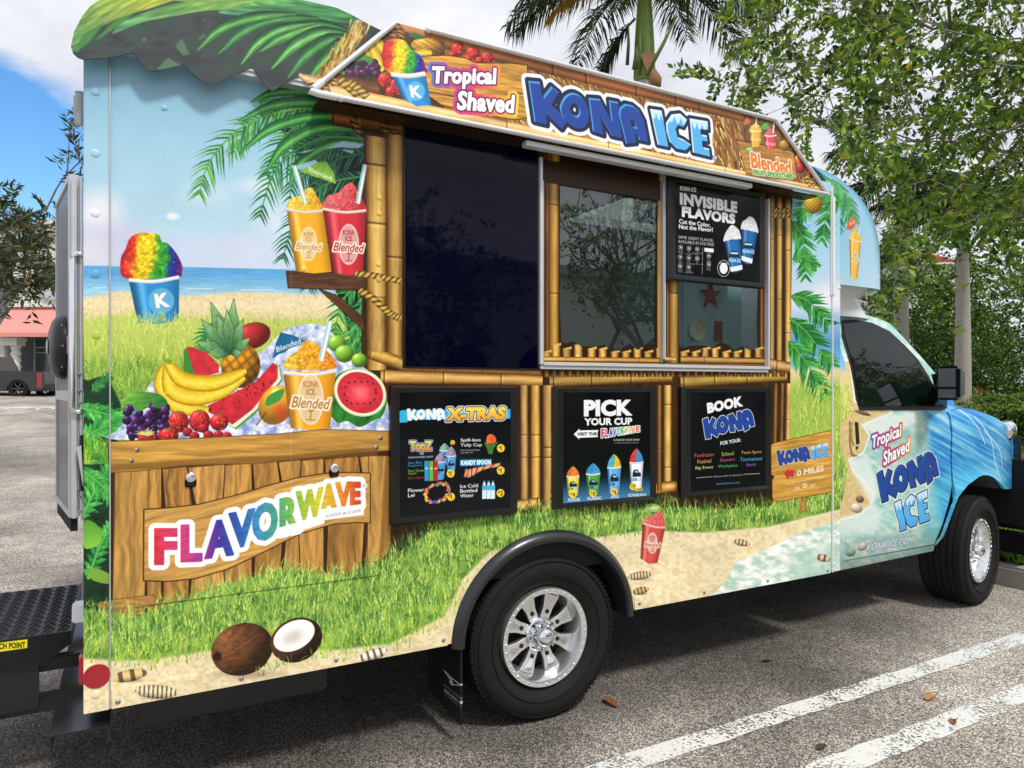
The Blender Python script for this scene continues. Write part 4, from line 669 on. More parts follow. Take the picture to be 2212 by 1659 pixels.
def paint_fascia():
    P = Plane((0, -.06, 0), (1, 0, 0), (0, 0, 1)); C = Canvas(P, -.35, 3.7, 2.2, 3.2, 420, '3c443e'); U = C.shape
    full = [(100, -300), (2000, -300), (2000, 600), (100, 600)]
    U(full, lambda X, Y: stops([.3, .5, .7], ['3e4446', '4a5052', '42554a'])(fbm(X, Y, 50, 24, 4)))  # dark grey base paints in the reflection of the ground
    def leaf(pts, p0, c0, p1, c1, ang, sc=4):
        ca, sa = math.cos(ang), math.sin(ang); g = grad(p0, c0, p1, c1)
        U(pts, lambda X, Y: g(X, Y)*(.62+.76*fbm(X*ca+Y*sa, -X*sa+Y*ca, 46, sc, 3, 2))[..., None], smooth=True)
    leaf(q(0, 0, (820, -40), (1550, -40), (1300, 70), (1050, 150), (800, 270), (700, 360), (650, 440), (612, 420), (630, 250), (700, 110)), (170, 90), '6c9c5c', (300, -10), 'b8c850', -.5)
    for p in ([(650, 440), (700, 330), (800, 250), (690, 430)], [(700, 410), (800, 260), (900, 200), (780, 350)], [(820, 350), (1000, 180), (1150, 120), (1000, 240)]): U(q(0, 0, *p), '4c8c48', smooth=True)
    leaf(q(0, 0, (970, 292), (1080, 180), (1400, 60), (1700, 10), (2300, -10), (2300, 70), (1800, 90), (1500, 140), (1250, 185), (1060, 260)), (250, 70), '5c9c6c', (450, 0), '8cbc60', -.25)
    leaf(q(0, 0, (1500, 0), (2000, -20), (2800, -40), (2800, 30), (2212, 20), (1850, 30)), (400, 10), '9cc060', (600, 0), '78b060', -.05)
    leaf(q(1, 0, (0, 10), (400, 5), (900, 180), (700, 190), (300, 130), (0, 90)), (560, 30), '6cac5c', (760, 40), '3c8c48', .2)
    leaf(q(0, 0, (1890, 110), (2100, 60), (2700, 20), (3100, 120), (2700, 180), (2300, 150)), (480, 20), '5c9c6c', (700, 30), '4c8c54', .1)
    for i, p in enumerate(([(760, 70), (690, 55), (620, 75), (560, 112)], [(770, 78), (700, 70), (640, 95), (585, 150)], [(775, 82), (715, 85), (665, 115), (620, 170)], [(775, 88), (735, 95), (700, 130), (660, 178)], [(775, 95), (745, 110), (715, 145), (690, 185)], [(690, 40), (600, 40), (530, 65), (470, 118)], [(640, 30), (560, 36), (480, 60), (425, 110)], [(680, 50), (610, 62), (560, 90), (520, 140)])): strap(C, p, 15-i*.5, '22452f', ['5f9c50', '6cac5c', '4e8a4c'][i % 3])
    for p in ([(1515, 400), (1570, 330), (1640, 470), (1580, 480)], [(1350, 600), (1450, 500), (1580, 570), (1400, 605)], [(1220, 340), (1250, 325), (1270, 350), (1240, 360)], [(1740, 175), (1760, 165), (1770, 180)], [(1710, 340), (1760, 290), (1780, 300), (1740, 340)]): U(q(0, 0, *p), '5c7c60')
    # straw bundle by the hatch sign
    r = np.random.RandomState(8)
    for i in range(320):
        u = r.rand(); x = 700+u*85+r.normal(0, 8); y = 165-u*118+r.normal(0, 10); a = 1.95+r.normal(0, .1); L = r.uniform(14, 36); d = np.array([math.cos(a), math.sin(a)])*L; n = np.array([-d[1], d[0]])/L*1.7
        C.tri(C.T([np.array([x, y])-n, np.array([x, y])+n, np.array([x, y])+d]), col(['e8c878', 'd0a450', 'f4e0a0', 'a87c34', '6c4a1c'][r.randint(5)]))
    bamboo(C, (645, 170), (760, 195), [13, 14], (), stops([-1, -.4, .2, 1], ['b88048', 'fce0a8', 'eebc78', '8c5a28'])); C.ell((650, 171), 5, 12, 'f0c890')
    return C

def paint_cab():
    P = Plane((0, .05, 0), (1, 0, 0), (0, 0, 1)); C = Canvas(P, 3.5, 6.4, .3, 2.9, 380, 'a8cfc4'); U = C.shape
    al = [(1700, 300), (2500, 300), (2500, 1400), (1700, 1400)]
    U(al, lambda X, Y: stops([.25, .45, .6, .75], ['8cc0bc', 'a4d0c8', 'c2dcd2', 'e2ece6'])(fbm(X*.8+Y*.6, Y*.8-X*.6, 60, 9, 4)*.5+fbm(X, Y, 14, 9, 3)*.5))
    sea = [(2000, 880), (2040, 840), (2500, 840), (2500, 1300), (2060, 1230), (2030, 1120), (2010, 1000)]
    U(sea, lambda X, Y: stops([.3, .45, .6, .8], ['2874c0', '3c94d8', '58b4e2', 'a8dcee'])(.75*fbm(X*.86+Y*.5, Y*.86-X*.5, 70, 5, 4)+.25*fbm(X, Y, 40, 30, 2)), soft=30)
    U([(1990, 1080), (2060, 1010), (2150, 1000), (2220, 1080), (2200, 1200), (2000, 1160)], '5cc4d8', soft=30, alpha=.5)
    r = np.random.RandomState(6)
    for k_ in range(26):
        x, y = r.uniform(2040, 2190), r.uniform(890, 1010); C.line([(x, y), (x+18, y+12), (x+30, y+26)], .9, 'd4ecf4', True, .6)
    for p in ([(2110, 900), (2140, 950), (2150, 1000), (2165, 1040)], [(2085, 885), (2110, 920), (2128, 960)], [(2125, 930), (2160, 970), (2170, 1010)]): C.line(p, 3.2, 'e8f4f8', True, .75)
    U(q(3, 2, (560, -200), (800, -200), (760, 160), (1070, 245), (930, 300), (810, 350), (870, 450), (820, 590), (690, 650), (740, 780), (830, 860), (908, 965), (880, 1050), (760, 1135), (600, 1165)), lambda X, Y: col('dcc48c')*(.9+.2*fbm(X, Y, 5, 5, 3))[..., None], lines=[(5, 'f0f4ee')], smooth=False)
    U(q(3, 2, (800, 350), (1000, 270), (1250, 240), (1300, 330), (1100, 420), (900, 430)), 'eef4f0', soft=14, alpha=.8); U(q(3, 2, (700, 660), (860, 620), (920, 780), (960, 960), (900, 1060), (760, 800)), 'f0f4f0', soft=12, alpha=.75); U(q(3, 2, (560, 1180), (900, 1060), (1000, 1100), (900, 1300), (560, 1300)), 'e8efe8', soft=14, alpha=.7)
    C.grass(260, within(q(3, 2, (560, -100), (740, -60), (740, 290), (640, 350), (560, 330))), 22, GR2, 1.8, .4, 50); C.grass(260, within(q(3, 2, (540, 700), (640, 640), (695, 780), (640, 1020), (540, 1060))), 22, GR1, 1.8, .4, 51)
    # sky and beach on the pillar behind the door
    U([(1780, 640), (1850, 660), (1850, 830), (1780, 830)], lambda X, Y: stops([640, 690, 740, 790, 806], ['d4e2f0', '8cbce4', '5ca4dc', '7cbce0', 'dcc890'])(Y), soft=3)
    tropical(C, q(3, 2, (900, 450), (1155, 345), (900, 590)), q(3, 2, (995, 590), (1225, 460), (1000, 710)), 1, 2.6)
    L = logo_uv(AWP); logo(C, L, 'KONA', par(C, *q(3, 2, (940, 770), (1450, 560), (975, 1050))), C.k((1960, 1000)), wide=(5, 2.6)); logo(C, L, 'ICE', par(C, *q(3, 2, (1090, 1010), (1375, 905), (1115, 1290))), C.k((1960, 1000)), wide=(5, 2.6))
    C.ell(q(3, 2, (1397, 1150))[0], 2.6, 3.2, '1c1c30'); C.ell(q(3, 2, (1397, 1150))[0], 1.8, 2.4, 'd8e4e4')
    C.text('KONA-ICE.COM', *q(3, 2, (880, 1380), (1272, 1312), (880, 1455)), 'f2f4f4', bold=.03, lines=[(1.2, '5880b0')])
    for x, y, a, b, c in ((765, 1075, 13, 10, 'e8d4c0'), (795, 995, 9, 8, '8c7460'), (835, 1410, 10, 10, 'dcd4c8'), (745, 1465, 11, 9, 'a0b49c'), (820, 250, 18, 4, '8c6850')): C.ball(q(3, 2, (x, y))[0], a, b, c, .3, .1, .6)
    # rounded cap over the cab
    U([(1760, 300), (2000, 300), (2000, 632), (1760, 622)], lambda X, Y: stops([400, 560, 632], ['7cb8de', 'a0cfe8', 'b8dae8'])(Y))
    U(q(3, 0, (390, 1420), (440, 1430), (540, 1450), (620, 1550), (720, 1700), (760, 1780), (640, 1790), (540, 1740), (480, 1640)), lambda X, Y: col('2c8c38')*(.6+.8*fbm(X*.6+Y*.8, Y*.6-X*.8, 40, 4, 3))[..., None])
    for i, rib in enumerate(([(1790, 380), (1815, 420), (1835, 475)], [(1785, 400), (1800, 440), (1806, 500)], [(1815, 385), (1840, 430), (1848, 480)])): frond(C, rib, 12, 26, '145c2c', '3c9c40', 9, .5, seed=160+i)
    ice(C, q(3, 1, (695, 400), (715, 360), (760, 315), (800, 360), (812, 420), (740, 420)), stops([0, 1], ['f4cc40', 'e8b030']), seed=4); cupbody(C, *q(3, 1, (693, 400), (812, 430), (772, 750), (700, 725)), 'eab03c', 'f4e4b8', 1.6); kicelabel(C, *q(3, 1, (752, 570))[0], 20, 'b88428')
    U(q(3, 1, (705, 215), (665, 325), (690, 330), (720, 325), (750, 300), (772, 258), (740, 225)), 'd8602c'); C.text('Blended', *q(3, 1, (690, 265), (745, 235), (700, 295)), 'f4e4d8'); C.line(q(3, 1, (722, 325), (728, 350)), .8, '6c4020'); straw(C, q(3, 1, (808, 270))[0], q(3, 1, (785, 370))[0], 1.6)
    return C
# ------------------------------------------------------------------ mesh and material helpers
class MB:
    def __init__(s): s.v, s.f, s.m = [], [], []
    def add(s, vs, fs, m=0):
        o = len(s.v); s.v += [tuple(v) for v in vs]; s.f += [tuple(i+o for i in f) for f in fs]; s.m += [m]*len(fs); return s
    def box(s, x0, x1, y0, y1, z0, z1, m=0, M=None):
        vs = [Vector((x, y, z)) for x in (x0, x1) for y in (y0, y1) for z in (z0, z1)]
        if M: vs = [M @ v for v in vs]
        return s.add(vs, [(0, 1, 3, 2), (4, 6, 7, 5), (0, 4, 5, 1), (2, 3, 7, 6), (0, 2, 6, 4), (1, 5, 7, 3)], m)
    def hexa(s, a, b, m=0):            # two quads joined
        return s.add(list(a)+list(b), [(0, 1, 2, 3), (7, 6, 5, 4), (0, 4, 5, 1), (1, 5, 6, 2), (2, 6, 7, 3), (3, 7, 4, 0)], m)
    def prism(s, poly, d, m=0, ms=None, holes=()):   # poly: 3D outline, d: extrusion vector; front face first
        from mathutils.geometry import tessellate_polygon
        loops = [[Vector(p) for p in poly]]+[[Vector(p) for p in h] for h in holes]; flat = [p for l in loops for p in l]; d = Vector(d)
        tr = [t for t in tessellate_polygon(loops) if len(set(t)) == 3]; nrm = Vector((0, 0, 0))
        for t in tr: nrm += (flat[t[1]]-flat[t[0]]).cross(flat[t[2]]-flat[t[0]])
        fl = nrm.dot(d) > 0; n = len(flat); fs = [tuple(t[::-1]) if fl else tuple(t) for t in tr]; bk = [tuple(i+n for i in f[::-1]) for f in fs]
        s.add(flat+[p+d for p in flat], fs+bk, m); o = len(s.v)-2*n; k = 0
        for l in loops:
            L = len(l)
            for i in range(L):
                a, b = o+k+i, o+k+(i+1) % L; s.f.append((a, b, b+n, a+n)); s.m.append(m if ms is None else ms)
            k += L
        return s
    def tube(s, pts, r, n=8, m=0, cap=True):
        P = [Vector(p) for p in pts]; r = [r]*len(P) if np.isscalar(r) else list(np.interp(np.linspace(0, 1, len(P)), np.linspace(0, 1, len(r)), r)); rings = []; up = Vector((0, 0, 1))
        for i, p in enumerate(P):
            d = (P[min(i+1, len(P)-1)]-P[max(i-1, 0)]).normalized(); a = d.cross(up if abs(d.z) < .95 else Vector((1, 0, 0))).normalized(); b = d.cross(a)
            rings.append([p+(a*math.cos(2*math.pi*k/n)+b*math.sin(2*math.pi*k/n))*r[i] for k in range(n)])
        fs = [(i*n+k, i*n+(k+1) % n, (i+1)*n+(k+1) % n, (i+1)*n+k) for i in range(len(P)-1) for k in range(n)]
        if cap: fs += [tuple(range(n))[::-1], tuple((len(P)-1)*n+k for k in range(n))]
        return s.add([v for g in rings for v in g], fs, m)
    def lathe(s, prof, c, ax, n=32, m=0, e1=None, closed=False):    # prof: (radius, along axis)
        ax = Vector(ax).normalized(); e1 = Vector(e1) if e1 else ax.orthogonal().normalized(); e2 = ax.cross(e1); c = Vector(c); vs = []
        for r, h in prof: vs += [c+ax*h+(e1*math.cos(2*math.pi*k/n)+e2*math.sin(2*math.pi*k/n))*r for k in range(n)]
        K = len(prof); fs = [((i % K)*n+k, (i % K)*n+(k+1) % n, ((i+1) % K)*n+(k+1) % n, ((i+1) % K)*n+k) for i in range(K if closed else K-1) for k in range(n)]
        return s.add(vs, fs, m)
    def ball(s, c, r, n=10, m=0, sc=(1, 1, 1)):
        c = Vector(c); vs, fs = [], []
        for i in range(n+1):
            for k in range(2*n):
                a, b = math.pi*i/n, math.pi*k/n; vs.append(c+Vector((math.sin(a)*math.cos(b)*sc[0], math.sin(a)*math.sin(b)*sc[1], math.cos(a)*sc[2]))*r)
        for i in range(n):
            for k in range(2*n): fs.append((i*2*n+k, (i+1)*2*n+k, (i+1)*2*n+(k+1) % (2*n), i*2*n+(k+1) % (2*n)))
        return s.add(vs, fs, m)
    def build(s, name, mats, parent=None, smooth=False, uv=None, bevel=0, fix=True, clean=True):
        me = bpy.data.meshes.new(name); me.from_pydata(s.v, [], s.f); mats = mats if isinstance(mats, (list, tuple)) else [mats]
        for mt in mats: me.materials.append(mt)
        me.polygons.foreach_set('material_index', s.m)
        if clean:
            bm = bmesh.new(); bm.from_mesh(me); bmesh.ops.remove_doubles(bm, verts=bm.verts, dist=1e-5); bmesh.ops.dissolve_degenerate(bm, edges=bm.edges, dist=1e-6)
            if fix: bmesh.ops.recalc_face_normals(bm, faces=bm.faces)
            if bevel:
                bm.edges.ensure_lookup_table(); es = [e for e in bm.edges if len(e.link_faces) == 2 and e.calc_face_angle(0) > .6]
                bmesh.ops.bevel(bm, geom=es, offset=bevel, segments=2, affect='EDGES', clamp_overlap=True)
            bm.to_mesh(me); bm.free()
        if smooth:
            me.polygons.foreach_set('use_smooth', [True]*len(me.polygons))
            if smooth is not True: me.set_sharp_from_angle(angle=smooth)
        if uv:
            ul = me.uv_layers.new(name='UVMap'); co = np.empty(len(me.vertices)*3, np.float32); me.vertices.foreach_get('co', co); co = co.reshape(-1, 3)
            li = np.empty(len(me.loops), np.int32); me.loops.foreach_get('vertex_index', li); ul.data.foreach_set('uv', np.ascontiguousarray(uv(co[li]), np.float32).ravel())
        o = bpy.data.objects.new(name, me); COL.objects.link(o)
        if parent is not None:
            o.parent = parent
            if parent.type == 'EMPTY': o.location = -parent.location
        return o
def tag(o, label=None, cat=None, group=None, kind=None):
    for k, v in (('label', label), ('category', cat), ('group', group), ('kind', kind)):
        if v: o[k] = v
    return o
def thing(name, loc, label, cat, group=None):
    o = bpy.data.objects.new(name, None); COL.objects.link(o); o.location = loc; o.empty_display_size = .2; return tag(o, label, cat, group)
def child(o, mesh_of, loc, parent, name=None):     # another copy of a small piece
    c = mesh_of.copy(); COL.objects.link(c); c.parent = parent; c.location = loc; return c
def lin(c):
    c = col(c); return tuple(float(x) for x in np.where(c <= .04045, c/12.92, ((c+.055)/1.055)**2.4))+(1,)
_M = {}
def mat(name, c, rough=.5, metal=0, spec=.5, coat=0, noise=0, nscale=30, bump=0, bscale=60, trans=0, emit=0):
    if name in _M: return _M[name]
    m = bpy.data.materials.new(name); m.use_nodes = True; nt = m.node_tree; b = nt.nodes['Principled BSDF']; c = lin(c)
    b.inputs['Base Color'].default_value = c; b.inputs['Roughness'].default_value = rough; b.inputs['Metallic'].default_value = metal
    b.inputs['Specular IOR Level'].default_value = spec; b.inputs['Coat Weight'].default_value = coat; b.inputs['Coat Roughness'].default_value = .08
    tc = nt.nodes.new('ShaderNodeTexCoord')
    if noise:
        n = nt.nodes.new('ShaderNodeTexNoise'); n.inputs['Scale'].default_value = nscale; n.inputs['Detail'].default_value = 5; nt.links.new(tc.outputs['Object'], n.inputs['Vector'])
        mx = nt.nodes.new('ShaderNodeMix'); mx.data_type = 'RGBA'; nt.links.new(n.outputs['Fac'], mx.inputs['Factor'])
        mx.inputs[6].default_value = tuple(x*(1-noise) for x in c[:3])+(1,); mx.inputs[7].default_value = tuple(min(x*(1+noise), 1) for x in c[:3])+(1,); nt.links.new(mx.outputs[2], b.inputs['Base Color'])
        mr = nt.nodes.new('ShaderNodeMapRange'); nt.links.new(n.outputs['Fac'], mr.inputs[0]); mr.inputs['To Min'].default_value = max(rough-.12, .02); mr.inputs['To Max'].default_value = min(rough+.12, 1); nt.links.new(mr.outputs[0], b.inputs['Roughness'])
    if bump:
        n2 = nt.nodes.new('ShaderNodeTexNoise'); n2.inputs['Scale'].default_value = bscale; n2.inputs['Detail'].default_value = 4; nt.links.new(tc.outputs['Object'], n2.inputs['Vector'])
        bp = nt.nodes.new('ShaderNodeBump'); bp.inputs['Strength'].default_value = bump; bp.inputs['Distance'].default_value = .01; nt.links.new(n2.outputs['Fac'], bp.inputs['Height']); nt.links.new(bp.outputs[0], b.inputs['Normal'])
    if trans:
        tr = nt.nodes.new('ShaderNodeBsdfTranslucent'); ms = nt.nodes.new('ShaderNodeMixShader'); ms.inputs[0].default_value = trans; tr.inputs[0].default_value = tuple(min(1, x*1.5) for x in c[:3])+(1,)
        out = nt.nodes['Material Output']; nt.links.new(b.outputs[0], ms.inputs[1]); nt.links.new(tr.outputs[0], ms.inputs[2]); nt.links.new(ms.outputs[0], out.inputs[0])
    _M[name] = m; return m
def printmat(name, C, rough=.32, coat=.06, im=None):
    m = mat(name, 'ffffff', rough, coat=coat, spec=.28); nt = m.node_tree; b = nt.nodes['Principled BSDF']
    t = nt.nodes.new('ShaderNodeTexImage'); t.image = im or C.image(name); t.extension = 'EXTEND'; t.interpolation = 'Cubic'; nt.links.new(t.outputs[0], b.inputs['Base Color'])
    tc = nt.nodes.new('ShaderNodeTexCoord'); n = nt.nodes.new('ShaderNodeTexNoise'); n.inputs['Scale'].default_value = 2.2; nt.links.new(tc.outputs['Object'], n.inputs['Vector'])
    bp = nt.nodes.new('ShaderNodeBump'); bp.inputs['Strength'].default_value = .06; bp.inputs['Distance'].default_value = .02; nt.links.new(n.outputs['Fac'], bp.inputs['Height']); nt.links.new(bp.outputs[0], b.inputs['Normal'])
    return m
def glassmat(name, tint, rough=.01, ior=1.5):
    m = bpy.data.materials.new(name); m.use_nodes = True; nt = m.node_tree; nt.nodes.clear(); out = nt.nodes.new('ShaderNodeOutputMaterial')
    t = nt.nodes.new('ShaderNodeBsdfTransparent'); t.inputs[0].default_value = tint+(1,); g = nt.nodes.new('ShaderNodeBsdfGlossy'); g.inputs['Roughness'].default_value = rough; g.inputs[0].default_value = (.9, .95, .95, 1)
    fr = nt.nodes.new('ShaderNodeFresnel'); fr.inputs[0].default_value = ior; ms = nt.nodes.new('ShaderNodeMixShader'); gb = nt.nodes.new('ShaderNodeNewGeometry'); mm = nt.nodes.new('ShaderNodeMath'); mm.operation = 'SUBTRACT'; mm.use_clamp = True; nt.links.new(fr.outputs[0], mm.inputs[0]); nt.links.new(gb.outputs['Backfacing'], mm.inputs[1]); nt.links.new(mm.outputs[0], ms.inputs[0]); nt.links.new(t.outputs[0], ms.inputs[1]); nt.links.new(g.outputs[0], ms.inputs[2]); nt.links.new(ms.outputs[0], out.inputs[0]); return m
BLK = mat('black_powder_coat', '17181a', .38, noise=.25, nscale=9); RUB = mat('tyre_rubber', '181716', .78, noise=.4, nscale=25, bump=.15, bscale=180, spec=.3); PLA = mat('black_plastic', '151617', .33, spec=.45)
ALU = mat('brushed_aluminium', 'c6c9cd', .4, .55, noise=.08, nscale=14); CHR = mat('polished_alloy', 'eceef0', .2, .9); CHR2 = mat('chrome', 'e8eaee', .05, 1); WHT = mat('white_enamel', 'e6e8ea', .3, coat=.3); STE = mat('zinc_steel', 'a9adb2', .35, 1)
REDM = mat('red_reflector', 'a01824', .3, coat=.6); ORG = mat('amber_lens', 'd8861e', .2, coat=.6); DRK = mat('dark_lining', '101113', .8)
# ------------------------------------------------------------------ the truck
sideC = paint_side(); paint_film(sideC); paint_posters(sideC)
def planar(C): return lambda co: np.stack([(co[:, 0]-C.u0)/(C.u1-C.u0), (co[:, 2]-C.v0)/(C.v1-C.v0)], 1)
def aw_uv(C):
    O, U, V = C.pl.O, C.pl.U, C.pl.V
    return lambda co: np.stack([((co-O)@U-C.u0)/(C.u1-C.u0), ((co-O)@V-C.v0)/(C.v1-C.v0)], 1)
truck = thing('food_truck', (1.7, 1.05, 0), 'box bodied treat truck in a bright tropical beach wrap, parked in the lot', 'truck')
PRT = printmat('side_wrap_print', sideC); PST = printmat('poster_print', sideC, .09, 0, bpy.data.images['side_wrap_print']); UVS = planar(sideC)
ZB, XR, XF, YW = .429, -.112, 3.635, 2.15
XT0 = W(238, 1000).x; XT1 = W(1796, 900).x
# wheel arch opening, fitted in the side plane
_l, _t, _r = W(985, 1388), W(1181, 1156), W(1360, 1312); ACX = (_l.x+_r.x)/2; AA = (_r.x-_l.x)/2; AZ = ZB-.02; AB = _t.z-AZ
def arch(a, b, n=28, y=0.0): return [Vector((ACX-a*math.cos(math.pi*i/n), y, AZ+b*math.sin(math.pi*i/n))) for i in range(n+1)]
def rect(px0, py0, px1, py1, s=0.0):
    a, b = W(px0, py0, s), W(px1, py1, s); return min(a.x, b.x), max(a.x, b.x), min(a.z, b.z), max(a.z, b.z)
SX0, SX1 = W(876, 700).x, W(1160, 700).x; SZ0 = W(1010, 793).z; SZ1 = 2.55
WX0, WX1 = W(1165, 700).x, W(1656, 700).x; WZ0 = W(1400, 792).z; WZ1 = 2.50
def R3(x0, x1, z0, z1, y): return [Vector((x0, y, z0)), Vector((x1, y, z0)), Vector((x1, y, z1)), Vector((x0, y, z1))]
zt = 2.66
ar = [p for p in arch(AA, AB) if p.z > ZB+.002]
outline = [Vector((XT0+.002, 0, ZB))]+[Vector((ar[0].x, 0, ZB))]+ar+[Vector((ar[-1].x, 0, ZB)), Vector((XT1-.002, 0, ZB)), Vector((XT1-.002, 0, zt)), Vector((XT0+.002, 0, zt))]
mb = MB(); mb.prism(outline, (0, .03, 0), holes=[R3(SX0, SX1, SZ0, SZ1, 0), R3(WX0, WX1, WZ0, WZ1, 0)]); side = mb.build('side_wall', PRT, truck, uv=UVS)
mb = MB().box(XR, XT0-.003, -.005, .05, ZB-.004, zt-.02); mb.build('corner_trim', PRT, truck, uv=UVS, bevel=.002)
mb = MB().box(XT1+.006, XF, -.004, .05, ZB, zt-.1); mb.build('corner_trim', PRT, truck, uv=UVS, bevel=.002)
MB().box(XT0-.0025, XT0+.0015, -.008, .02, ZB, zt-.02).build('edge_strip', ALU, truck); MB().box(XT1-.0015, XT1+.0055, -.009, .02, ZB, 2.45).build('edge_strip', WHT, truck)
MB().box(XT1-.012, XT1+.022, -.014, .02, W(1800, 640).z, W(1800, 425).z).build('edge_strip', WHT, truck, bevel=.006)
# shell behind the wall
mb = MB(); mb.box(XR, XF, YW-.03, YW, ZB, 1.15); mb.box(XR+.002, WX1-.45, .04, YW-.002, 2.60, 2.66); mb.box(XF-.1, XF-.002, .04, YW-.002, 2.60, 2.66); mb.box(WX1-.448, XF-.102, .04, .12, 2.60, 2.66); mb.box(WX1-.448, XF-.102, 1.3, YW-.002, 2.60, 2.66); mb.box(XR+.003, XR+.03, .032, YW-.032, ZB+.05, 2.595); mb.box(XF-.03, XF-.004, .052, YW-.032, ZB, 2.595); mb.box(XR+.04, XF-.04, .034, YW-.034, .92, .95); mb.box(XR+.4, 2.3, YW-.028, YW-.002, 2.4, 2.595); mb.box(XR, XR+.4, YW-.029, YW-.001, 1.152, 2.595); mb.box(2.3, XF, YW-.029, YW-.001, 1.152, 2.595); mb.build('box_shell', mat('white_panel', 'd4d6d8', .5), truck)  # roof boxes leave an added gap that lets daylight in over the machine
mb = MB(); mb.box(ACX-.6, ACX+.6, .032, .06, .66, .9); mb.box(ACX-.62, ACX+.62, .45, .47, .3, .85); mb.box(ACX-.6, ACX+.6, .061, .45, .80, .83); mb.box(0, XF, .5, .62, .45, .6); mb.box(0, XF, 1.5, 1.62, .45, .6); mb.box(ACX-.06, ACX+.06, .3, 1.9, .28, .42); mb.build('chassis', DRK, truck)
# lower screwed skirt strips and seams
def strip(name, p0, p1, dz, y=-.004):
    x0, x1 = W(*p0).x, W(*p1).x; return MB().box(x0, x1, y, -.001, ZB-.003, ZB+dz).build(name, PRT, truck, uv=UVS)
sk1 = strip('skirt_panel', (241, 1500), (966, 1390), .06); sk2 = strip('skirt_panel', (1370, 1310), (1793, 1240), .055)
screw = None
SCR = mat('screw_steel', '9aa2ac', .3, .9)
for i, (px, py) in enumerate(((255, 1515), (521, 1465), (726, 1425), (957, 1382), (1380, 1303), (1520, 1279), (1657, 1254), (1786, 1232))):
    p = W(px, py); mbs = MB().lathe([(0, -.004), (.006, -.003), (.0085, 0), (.0085, .002)], (0, 0, 0), (0, 1, 0), 10)
    if screw is None: screw = mbs.build('screw', SCR, sk1, smooth=True); screw.location = (p.x, -.005, p.z)
    else: child(screw, screw, (p.x, -.005, p.z), sk1 if px < 1000 else sk2)
# painted rivets of the corner posts and wall
riv = None
for px, py in ((206, 200), (206, 332), (206, 461), (206, 593), (208, 724), (207, 852), (208, 984), (208, 1113), (208, 1499), (355, 233), (820, 315), (819, 427), (819, 461), (818, 571), (818, 605), (656, 581), (1747, 485), (1726, 478), (1812, 622), (1806, 835), (1806, 925), (1802, 1150), (1801, 1219), (1704, 694)):
    p = W(px, py); y = -.005 if px < 238 or px > 1798 else -.0005; r = 1.0 if px < 238 else .75
    if riv is None: riv = MB().lathe([(.0, -.0026), (.009, -.0023), (.0135, -.0008), (.0145, .001)], (0, 0, 0), (0, 1, 0), 12).build('rivet', PRT, truck, smooth=True); o = riv
    else: o = riv.copy(); COL.objects.link(o)
    if o is not riv or True:
        me = riv.data.copy() if o is not riv else riv.data; o.data = me; ul = me.uv_layers.new(name='UVMap') if not me.uv_layers else me.uv_layers[0]
        u, v = (p.x-sideC.u0)/(sideC.u1-sideC.u0), (p.z-sideC.v0)/(sideC.v1-sideC.v0); ul.data.foreach_set('uv', [u, v]*len(me.loops))
    o.parent = truck; o.location = Vector((p.x, y, p.z))-truck.location; o.scale = (r, 1, r)
# round reflector, tail light
p = W(209, 1461, .006); MB().lathe([(0, -.002), (.038, -.002), (.0395, 0), (.0395, .003)], (p.x, -.0065, p.z), (0, 1, 0), 32).build('reflector', REDM, truck, smooth=.6)
a = rect(174, 1423, 179.5, 1482); MB().box(XR-.014, XR-.002, .01, .06, a[2], a[3]).build('tail_light', REDM, truck, bevel=.004)
# flap over the flavour taps, with two locks
x0, x1 = W(291, 1200).x, W(817, 1100).x; z0, z1 = W(291, 1311).z, W(291, 1012).z
dr = MB().box(x0, x1, -.0045, -.001, z0, z1).build('access_door', PRT, truck, uv=UVS, bevel=.0015)
for px, py in ((412, 1031), (722, 1011)):
    p = W(px, py, .01); lk = MB().lathe([(0, -.016), (.012, -.016), (.0155, -.014), (.0165, -.005), (.0165, 0)], (p.x, -.0045, p.z), (0, 1, 0), 20).build('lock', CHR, dr, smooth=.7)
    MB().box(p.x-.018, p.x+.018, -.012, -.0045, p.z-.034, p.z-.004).build('lock_pull', PLA, dr, bevel=.004)
    MB().box(p.x-.008, p.x+.008, -.0175, -.0155, p.z-.0012, p.z+.0012).build('key_slot', BLK, dr)
# fender trim of the rear wheel
mb = MB(); ro, ri = arch(AA+.022, AB+.022, 36), arch(AA-.032, AB-.035, 36); prof = [(0, -.002), (.2, -.02), (.55, -.034), (.85, -.034), (1, -.02), (1.0, .03)]
vs = []
for o_, i_ in zip(ro, ri):
    for t, y in prof: w = o_.lerp(i_, t); vs.append((w.x, y, w.z))
k = len(prof); mb.add(vs, [(i*k+j, i*k+j+1, (i+1)*k+j+1, (i+1)*k+j) for i in range(36) for j in range(k-1)]); mb.build('wheel_arch_trim', mat('satin_black_trim', '202123', .3, coat=.2), truck, smooth=.9)
mb = MB(); a_ = arch(AA-.03, AB-.03, 24, .035); mb.add([v for p in a_ for v in (p, p+Vector((0, .45, 0)))], [(2*i, 2*i+1, 2*i+3, 2*i+2) for i in range(24)]); mb.build('wheel_well', DRK, truck)
# dark screen
sx = MB().box(SX0, SX1, -.006, .02, SZ0, SZ1); scr = sx.build('menu_screen', mat('screen_glass', '03041a', .03, spec=.2), truck, bevel=.002)
MB().box(SX0-.012, SX0-.001, -.003, .02, SZ0-.006, SZ1).build('screen_trim', PLA, truck); MB().box(SX0, SX1+.01, -.003, .02, SZ0-.008, SZ0-.001).build('screen_trim', PLA, truck)
